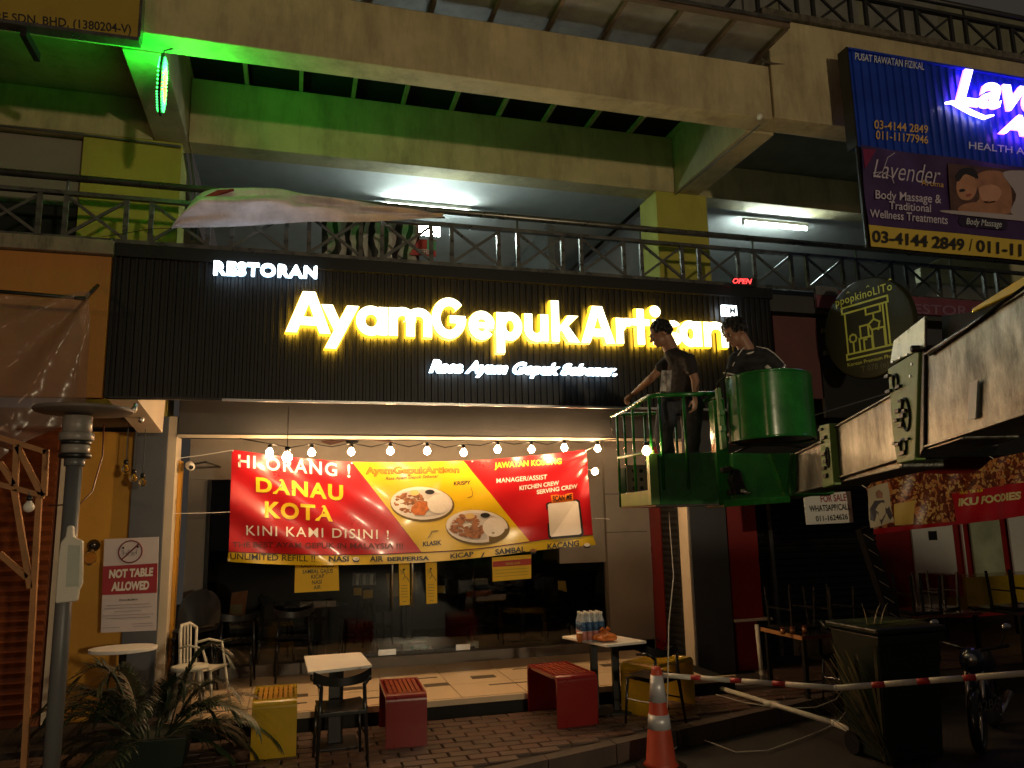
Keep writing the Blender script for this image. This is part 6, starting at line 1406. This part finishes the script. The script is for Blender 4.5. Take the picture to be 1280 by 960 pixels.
# ================================================================ PEOPLE
skin = mat('skin', (.28, .145, .09), .5, var=.12, scale=9, bump=.05); hairm = mat('black_hair', (.010, .008, .007), .4, var=.4, scale=60, bump=.8, bscale=160); denim = mat('dark_trousers', (.022, .026, .04), .8, var=.35, scale=14, bump=.4, bscale=50)
tee1 = mat('dark_grey_tee', (.016, .013, .014), .85, var=.5, scale=12, bump=.35, bscale=45); tee2 = mat('black_ringer_tee', (.010, .010, .012), .8, var=.3, scale=14, bump=.35, bscale=45); trimm = flat('white_trim', (.55, .52, .48), .7)
def cap_(b, p, q, r0, r1, n=5):
    pts = [p.lerp(q, i / n) for i in range(n + 1)]; b.tube(pts, [r0 + (r1 - r0) * i / n for i in range(n + 1)], 12); b.ball(p, r0 * 1.0, 12); b.ball(q, r1 * 1.0, 12)
def eball(b, c_, ax3, r3, n=14):
    k = len(b.v); b.ball((0, 0, 0), 1.0, n)
    for i in range(k, len(b.v)):
        v = b.v[i]; b.v[i] = Vector(c_) + ax3[0] * (v.x * r3[0]) + ax3[1] * (v.y * r3[1]) + ax3[2] * (v.z * r3[2])
def remesh(o, vox, sm=4):
    m = o.modifiers.new('r', 'REMESH'); m.mode = 'VOXEL'; m.voxel_size = vox; m.use_smooth_shade = True
    s = o.modifiers.new('s', 'SMOOTH'); s.factor = .5; s.iterations = sm
def axes_of(f, upv=Vector((0, 0, 1))):
    f = f.normalized(); s = f.cross(upv).normalized(); return f, s, s.cross(f)
def head(b, c_, f, k=.85):
    f, s, u = axes_of(f); K = k
    eball(b, c_ + u * .018 * K - f * .010 * K, (f, s, u), (.097 * K, .076 * K, .094 * K), 18)       # cranium
    eball(b, c_ + f * .035 * K - u * .045 * K, (f, s, u), (.055 * K, .054 * K, .066 * K), 16)       # jaw and cheeks
    eball(b, c_ + f * .072 * K - u * .088 * K, (f, s, u), (.020 * K, .024 * K, .018 * K), 10)       # chin
    eball(b, c_ + f * .088 * K + u * .018 * K, (f, s, u), (.012 * K, .052 * K, .012 * K), 10)       # brow
    cap_(b, c_ + f * .090 * K + u * .006 * K, c_ + f * .112 * K - u * .030 * K, .008 * K, .013 * K, 3)  # nose
    eball(b, c_ + f * .090 * K - u * .055 * K, (f, s, u), (.011 * K, .025 * K, .006 * K), 10); eball(b, c_ + f * .088 * K - u * .066 * K, (f, s, u), (.011 * K, .021 * K, .007 * K), 10)  # lips
    for g_ in (-1, 1): eball(b, c_ + s * g_ * .078 * K - f * .008 * K - u * .012 * K, (f, s, u), (.020 * K, .008 * K, .032 * K), 10)
    return f, s, u
def hand(b, w, d, up_, k=.85, side=1, curl=.5):
    d = d.normalized(); s = d.cross(up_).normalized(); n_ = s.cross(d)      # n_: back of the hand
    eball(b, w + d * .045 * k, (d, s, n_), (.050 * k, .040 * k, .016 * k), 12)
    for i, (o_, ln) in enumerate(((-.030, .060), (-.010, .072), (.010, .068), (.028, .054))):
        r0 = w + d * .080 * k + s * o_ * k; r1 = r0 + (d * math.cos(curl * .6) - n_ * math.sin(curl * .6)) * ln * .5 * k; r2 = r1 + (d * math.cos(curl * 1.7) - n_ * math.sin(curl * 1.7)) * ln * .5 * k
        b.tube([r0 - d * .02 * k, r0, r1, r2], [.0095 * k, .0095 * k, .0085 * k, .007 * k], 8); b.ball(r2, .007 * k, 8)
    t0 = w + d * .025 * k - s * side * .032 * k; t1 = t0 + (d * .6 - s * side * .7 - n_ * .3).normalized() * .036 * k; t2 = t1 + (d * .9 - s * side * .2 - n_ * .4).normalized() * .028 * k
    b.tube([t0, t1, t2], [.013 * k, .010 * k, .008 * k], 8); b.ball(t2, .008 * k, 8)
def person(label, J, f, hand_l, hand_r, teem, trousers, hairfn, extra=None):
    P0 = thing('person', J['ank_l'] if 'ank_l' in J else J['pel'], label, 'person'); k = .85
    b = MB(); fr_ = head(b, J['head'], f)
    cap_(b, J['neck'] - up * .01, J['head'] - fr_[2] * .04 - fr_[0] * .02, .066 * k, .060 * k)
    ch = J['chest']; sl, sr, pel = J['sh_l'], J['sh_r'], J['pel']
    cap_(b, sl.lerp(ch, .25), sr.lerp(ch, .25), .05 * k, .05 * k); cap_(b, ch, pel, .07 * k, .07 * k); cap_(b, J['neck'], ch, .05 * k, .06 * k)
    for s in 'lr':
        cap_(b, J['sh_' + s], J['el_' + s], .044 * k, .034 * k); cap_(b, J['el_' + s], J['wr_' + s], .036 * k, .024 * k)
        cap_(b, J['sh_' + s].lerp(ch, .3), J['sh_' + s], .04 * k, .042 * k)
        cap_(b, J['hip_' + s], J['kn_' + s], .074 * k, .048 * k); cap_(b, J['kn_' + s], J['ank_' + s], .048 * k, .032 * k)
        ft = J['ank_' + s]; fd = Vector((f.x, f.y, 0)).normalized(); cap_(b, ft - fd * .03 - up * .03, ft + fd * .12 - up * .045, .034 * k, .026 * k, 3)
        d_, up__, sd_, cu = hand_l if s == 'l' else hand_r
        hand(b, J['wr_' + s], d_, up__, k, sd_, cu)
    body = b.build('body', skin, P0, smooth=True); remesh(body, .0062, 3)
    # eyes
    for g_ in (-1, 1):
        c_ = J['head'] + fr_[0] * .083 * k + fr_[1] * g_ * .030 * k + fr_[2] * .002 * k
        e_ = MB().ball(c_, .0095 * k, 10).build('eye', mat('eye_white', (.40, .37, .34), .4), P0, smooth=True); MB().ball(c_ + fr_[0] * .0045 * k, .0065 * k, 8).build('iris', M['black_pl'], e_, smooth=True)
        MB().tube([c_ + fr_[0] * .012 * k - fr_[1] * .016 * k + fr_[2] * .018 * k, c_ + fr_[0] * .014 * k + fr_[2] * .023 * k, c_ + fr_[0] * .010 * k + fr_[1] * .016 * k + fr_[2] * .018 * k], .0035, 5).build('eyebrow', hairm, P0)
    # shirt
    b = MB(); side = (sr - sl).normalized(); fw_ = side.cross(up).normalized(); tor = (pel - ch)
    for i in range(7):
        t_ = i / 6; c_ = ch.lerp(pel, t_ * .96) + up * .02; wdt = (.170 - .028 * math.sin(t_ * 2.6)) * k; eball(b, c_, (fw_, side, up), (.112 * k, wdt, .085 * k), 16)
    eball(b, sl.lerp(sr, .5) - up * .015, (fw_, side, up), (.085 * k, (sr - sl).length * .5, .060 * k), 16)
    cap_(b, J['neck'] - up * .028, ch, .066 * k, .09 * k)
    for s in 'lr':
        cap_(b, J['neck'] - up * .030, J['sh_' + s], .056 * k, .056 * k)
        e = J['sh_' + s].lerp(J['el_' + s], .50); cap_(b, J['sh_' + s].lerp(ch, .2), J['sh_' + s], .068 * k, .062 * k); cap_(b, J['sh_' + s], e, .060 * k, .055 * k)
    sh_ = b.build('shirt', teem, P0, smooth=True); remesh(sh_, .0095, 5)
    tx_ = bpy.data.textures.get('cloth_folds') or bpy.data.textures.new('cloth_folds', 'CLOUDS'); tx_.noise_scale = .09; tx_.noise_depth = 3
    dm = sh_.modifiers.new('d', 'DISPLACE'); dm.texture = tx_; dm.strength = .022; dm.mid_level = .5
    # trousers
    b = MB(); eball(b, pel - up * .01, (fw_, side, up), (.105 * k, .155 * k, .11 * k), 16)
    for s in 'lr': cap_(b, J['hip_' + s], J['kn_' + s], .108 * k, .082 * k); cap_(b, J['kn_' + s], J['ank_' + s] + up * .02, .082 * k, .070 * k)
    tr_ = b.build('trousers', trousers, P0, smooth=True); remesh(tr_, .0095, 5); dm = tr_.modifiers.new('d', 'DISPLACE'); dm.texture = tx_; dm.strength = .02; dm.mid_level = .5
    # hair: many short locks over a cap
    b = MB(); f_, s_, u_ = fr_; hc = J['head'] + u_ * .026 * k - f_ * .018 * k; random.seed(3)
    eball(b, hc, (f_, s_, u_), (.100 * k, .084 * k, .096 * k), 18)
    for i in range(230):
        th = random.uniform(0, 6.283); ph_ = math.acos(random.uniform(-.35, 1)); d0 = f_ * (math.sin(ph_) * math.cos(th)) + s_ * (math.sin(ph_) * math.sin(th)) + u_ * math.cos(ph_)
        if d0.dot(f_) > .55 and d0.dot(u_) < .45: continue
        if d0.dot(u_) < -.1 and d0.dot(f_) > .1: continue
        p_ = hc + Vector(d0) * .090 * k; tn = (f_ * .8 + s_ * random.uniform(-.7, .7) - u_ * .5 * math.sin(ph_)); tn = (tn - d0 * tn.dot(d0)).normalized(); L_ = hairfn * random.uniform(.6, 1.2)
        b.tube([p_, p_ + (tn * .8 + d0 * .35) * L_ * .6, p_ + (tn + d0 * .15) * L_], [.012 * k, .010 * k, .0025 * k], 5)
    # cut the cap away from the face
    hv = b.build('hair', hairm, P0, smooth=True)
    bm = bmesh.new(); bm.from_mesh(hv.data); o_ = off(P0); dl = [v for v in bm.verts if ((v.co + o_ - J['head']).dot(f_) > .058 * k and (v.co + o_ - J['head']).dot(u_) < .048 * k) or ((v.co + o_ - J['head']).dot(u_) < -.02 * k and (v.co + o_ - J['head']).dot(f_) > -.012 * k)]
    bmesh.ops.delete(bm, geom=dl, context='VERTS'); bm.to_mesh(hv.data); bm.free()
    return P0, fr_, sh_
D1 = 5.72
J1 = dict(head=onD(826, 417, D1), neck=onD(838, 434, D1 + .02), sh_l=onD(839, 447, D1 - .02 + .14), sh_r=onD(861, 450, D1 - .10), chest=onD(853, 462, D1 + .02), pel=onD(850, 500, D1 + .03),
          el_l=onD(814, 473, D1 + .16), wr_l=onD(792, 492, D1 + .30), el_r=onD(869, 476, D1 - .14), wr_r=onD(869, 497, D1 - .20))
J1['hip_l'] = J1['pel'] + Vector((-.07, .04, -.03)); J1['hip_r'] = J1['pel'] + Vector((.07, -.04, -.03)); J1['kn_l'] = onD(829, 541, D1 - .05); J1['kn_r'] = onD(864, 545, D1 + .03)
J1['ank_l'] = onD(838, 602, D1 + .05); J1['ank_r'] = onD(862, 602, D1 + .05)
f1 = Vector((-.92, .25, -.42))
dl_ = (J1['wr_l'] - J1['el_l']).normalized()
M1, fr1, _ = person('man in a dark printed tee leaning on the left rail of the green basket', J1, f1, (dl_ + Vector((-.1, .1, -.1)), up, 1, .9), (Vector((-.1, 0, -1)), Vector((1, 0, 0)), 1, .6), tee1, denim, .022)
# pale print on his chest and the hanging white cloth at his waist
b = MB(); b.sheet(lambda u, v: onD(825.5 + 13 * u, 487 - 25 * v, D1 - .10 - .02 * math.sin(3 * u + 4 * v)), 6, 10); b.build('shirt_print', mat('grey_white_print', (.45, .43, .42), .8, var=.9, scale=22), M1, smooth=True) if False else None
t = thing('rag', onD(833, 480, D1 - .12), 'grey and white rag tucked at the waist of the leaning man', 'cloth')
MB().sheet(lambda u, v: onD(825 + 13 * u + 2 * v, 489 - 26 * v, D1 - .125 - .012 * math.sin(9 * u + 3 * v)), 12, 12).sheet(lambda u, v: onD(838 - 13 * u + 2 * v, 489 - 26 * v, D1 - .118 - .012 * math.sin(9 * (1 - u) + 3 * v)), 12, 12).build('cloth', mat('grey_white_cloth', (.40, .38, .37), .85, var=.9, scale=20), t, smooth=True)
D2 = 5.42
J2 = dict(head=onD(918, 415, D2), neck=onD(933, 435, D2 + .02), sh_l=onD(919, 450, D2 - .02), sh_r=onD(964, 449, D2 + .02), chest=onD(941, 462, D2 + .03), pel=onD(944, 503, D2 + .06),
          el_l=onD(912, 478, D2 - .02), wr_l=onD(921, 500, D2 - .04), el_r=onD(978, 468, D2 + .02), wr_r=onD(970, 476, D2 - .14))
J2['hip_l'] = J2['pel'] + Vector((-.07, 0, -.03)); J2['hip_r'] = J2['pel'] + Vector((.07, 0, -.03)); J2['kn_l'] = J2['hip_l'] + Vector((-.02, -.05, -.16)); J2['kn_r'] = J2['hip_r'] + Vector((0, -.05, -.16))
zf = zt2 + .05 - .43 + .09
J2['ank_l'] = Vector((J2['kn_l'].x, J2['kn_l'].y + .08, zf)); J2['ank_r'] = Vector((J2['kn_r'].x, J2['kn_r'].y + .08, zf))
f2 = Vector((-.88, -.12, -.55))
M2, fr2, sh2 = person('man in a black tee with white trim looking down inside the curved green tub', J2, f2, (Vector((.1, 0, -1)), Vector((-1, 0, 0)), 1, .7), (Vector((-.7, -.3, .1)), up, -1, 1.0), tee2, denim, .034)
b = MB(); c_ = J2['neck'] - up * .012; ax_ = (J2['head'] - J2['neck']).normalized()
MB().tube([c_ + Vector((.056 * math.cos(a), .050 * math.sin(a), -.012 * math.sin(a) * -1 - .022 + .03 * math.cos(a) * .6)) for a in [i * math.pi / 10 for i in range(21)]], .0075, 6, caps=False).build('collar_trim', trimm, M2, smooth=True)
for s in 'lr':
    a = J2['sh_' + s]; e = a.lerp(J2['el_' + s], .66); dd = (J2['el_' + s] - a).normalized(); x_ = dd.cross(Vector((0, 1, 0))).normalized(); y_ = dd.cross(x_)
    MB().tube([e + (x_ * math.cos(t_) + y_ * math.sin(t_)) * .054 for t_ in [i * math.pi / 8 for i in range(17)]], .006, 6, caps=False).build('sleeve_trim', trimm, M2, smooth=True)
    MB().tube([J2['neck'] + (a - J2['neck']) * .30 + Vector((0, -.035, .028)), J2['neck'].lerp(a, .7) + Vector((0, -.05, .040)), a + Vector((0, -.045, .030)), a.lerp(J2['el_' + s], .4) + Vector(((-.03 if s == 'l' else .035), -.045, .01))], .004, 6).build('shoulder_stripe', trimm, M2, smooth=True)
letters('acidas'[0:0] or 'sport', [onD(937, 457, D2 - .13), onD(949, 455, D2 - .13), onD(949, 452, D2 - .13), onD(937, 454, D2 - .13)], trimm, M2, bold=.01) if False else None
t = thing('cordless_drill', onD(965, 466, D2 - .16), 'small pale hand tool held over the tub rim by the man in black', 'tool'); c_ = onD(964, 464, D2 - .20)
MB().tube([c_ + Vector((.02, 0, -.02)), c_ + Vector((-.035, 0, .035))], [.018, .014], 10).build('body', M['white_dirty'], t, smooth=True); MB().tube([c_ + Vector((.0, 0, .0)), c_ + Vector((.025, 0, -.06))], .012, 8).build('handle', M['black_pl'], t, smooth=True)

# ================================================================ UPSTAIRS ODDMENTS
PR = thing('folded_parasol', onY(380, 282, 6.88), 'faded pink folded parasol cloth lying along the first floor railing', 'parasol')
tpx = [(216, 284), (232, 262), (248, 244), (266, 237), (300, 235.5), (345, 236), (372, 241), (400, 245), (440, 250), (480, 257), (520, 264), (552, 270)]
bpx_ = [(214, 285), (240, 284.5), (270, 284), (300, 283), (330, 281), (360, 279), (395, 277), (430, 277.5), (465, 277), (500, 275), (530, 273), (554, 271)]
pk = mat('faded_pink_canvas', (.74, .65, .69), .85, var=.25, scale=5, bump=.35, bscale=70, dirt=.35, dirtcol=(.2, .15, .16))
def parf(u, v, s=1):
    a = pl(tpx, u); b2 = pl(bpx_, u); x = a[0] * v + b2[0] * (1 - v); y = a[1] * v + b2[1] * (1 - v)
    bulge = math.sin(math.pi * v) ** .7 * (.16 * min(1, (1 - u) * 1.6 + .15) * min(1, u * 6))
    fold = .040 * math.sin(11 * v + 9 * u) * math.sin(math.pi * v) + .022 * math.sin(27 * u * (1.2 - v)) * math.sin(math.pi * v)
    return onY(x, y, 6.86) - Vector((0, s * bulge + fold * (1 if s > 0 else 0), 0))
MB().sheet(lambda u, v: parf(u, v), 90, 26).sheet(lambda u, v: parf(1 - u, v, -.5), 60, 10).build('canopy', pk, PR, smooth=True)
MB().prism([onY(x, y, 6.73) for x, y in ((254, 246), (272, 237.5), (292, 236), (275, 242), (258, 249))], (0, .05, 0)).build('red_patch', mat('faded_red_canvas', (.28, .03, .03), .8), PR)
MB().tube([onY(500, 270, 6.88), onY(556, 272, 6.88)], .012, 8).build('pole_tip', M['steel2'], PR, smooth=True); MB().tube([onY(214, 285, 6.8), onY(190, 286, 6.95), onY(128, 296, 6.97)], .003, 5).build('cord', M['black'], PR)
ZC = thing('patterned_cloth', onY(450, 325, 7.35), 'black and white striped cloth hung behind the railing under the parasol', 'cloth')
zeb = bpy.data.materials.new('zebra_print'); zeb.use_nodes = True; zt3 = zeb.node_tree; wv = zt3.nodes.new('ShaderNodeTexWave'); wv.inputs['Scale'].default_value = 2.6; wv.inputs['Distortion'].default_value = 5; wv.inputs['Detail Scale'].default_value = 1.3; tcz = zt3.nodes.new('ShaderNodeTexCoord'); crz = zt3.nodes.new('ShaderNodeValToRGB'); crz.color_ramp.interpolation = 'CONSTANT'; crz.color_ramp.elements[0].color = (.015, .014, .014, 1); crz.color_ramp.elements[1].position = .52; crz.color_ramp.elements[1].color = (.42, .38, .34, 1)
zt3.links.new(tcz.outputs['Object'], wv.inputs['Vector']); zt3.links.new(wv.outputs['Fac'], crz.inputs['Fac']); zt3.links.new(crz.outputs[0], zt3.nodes['Principled BSDF'].inputs['Base Color'])
MB().sheet(lambda u, v: onY(402 + 122 * u, 326 - 56 * v + 6 * u, 7.4) + Vector((0, .03 * math.sin(25 * u), 0)), 60, 6).build('cloth', zeb, ZC, smooth=True)
PO = thing('poster', onY(531, 325, 7.35), 'small red and green poster beside the striped cloth upstairs', 'poster'); MB().prism([onY(x, y, 7.32) for x, y in ((512, 318), (545, 321), (545, 300), (524, 299))], (0, .01, 0)).build('sheet', flat('poster_red', (.5, .04, .03)), PO)
MB().prism([onY(x, y, 7.31) for x, y in ((534, 312), (545, 313), (545, 301), (534, 300))], (0, .008, 0)).build('green_print', flat('poster_green', (.1, .4, .2)), PO); nt(PO, 'OFFER', (522, 317, 539, 318, 539, 312, 522, 311), 7.305, wpr, .02)
t = thing('wall_lamp', onY(536, 290, 8.6), 'bright white lamp glowing behind the railing by the red poster', 'wall lamp'); p_ = onY(536, 288, 8.6); BX('diffuser', M['fluor'], t, p_.x - .14, p_.x + .12, 8.57, 8.6, p_.z - .05, p_.z + .05, .01); BX('base', M['white'], t, p_.x - .16, p_.x + .14, 8.602, 8.63, p_.z - .07, p_.z + .07)
MS = thing('sign_board', onY(1200, 400, 6.95), 'dim maroon board with faint RESTORAN lettering behind the round black sign', 'shop sign'); onrect('panel', mat('dim_maroon_board', (.16, .045, .07), .5), MS, [(1020, 362), (1300, 402)], 6.97, .04)
L('RESTORAN', quadY(1128, 391, 1240, 396, 1240, 384, 1128, 379, 6.96), flat('dim_lilac', (.22, .12, .18)), MS, bold=.01)
onrect('backing', M['dark_gray'], MS, [(1040, 404), (1300, 470)], 7.0, .04); onrect('label_plate', M['pvc'], MS, [(1019, 357), (1048, 370)], 6.95, .015)
t = thing('lit_wall_panel', onY(1200, 345, 9), 'cream lit wall piece seen through the railing at the right', 'panel'); MB().prism([onY(x, y, 8.4) for x, y in ((1152, 352), (1300, 362), (1300, 318), (1200, 312), (1150, 335))], (0, .1, 0)).build('board', mat('pale_cream_board', (.55, .50, .32), .7), t); BX('bracket', M['black'], t, 8.3, 8.4, 8.5, 8.6, 4.05, 4.2)
t = thing('downpipe', onY(238, 290, 7.7), 'grey drain pipes descending beside the yellow column', 'pipe')
for k in range(2): MB().tube([onY(231 + k * 7, 192, 7.72), onY(238 + k * 6, 236, 7.72), onY(240 + k * 6, 300, 7.72)], .014, 8).build('pipe', M['pvc'], t, smooth=True)
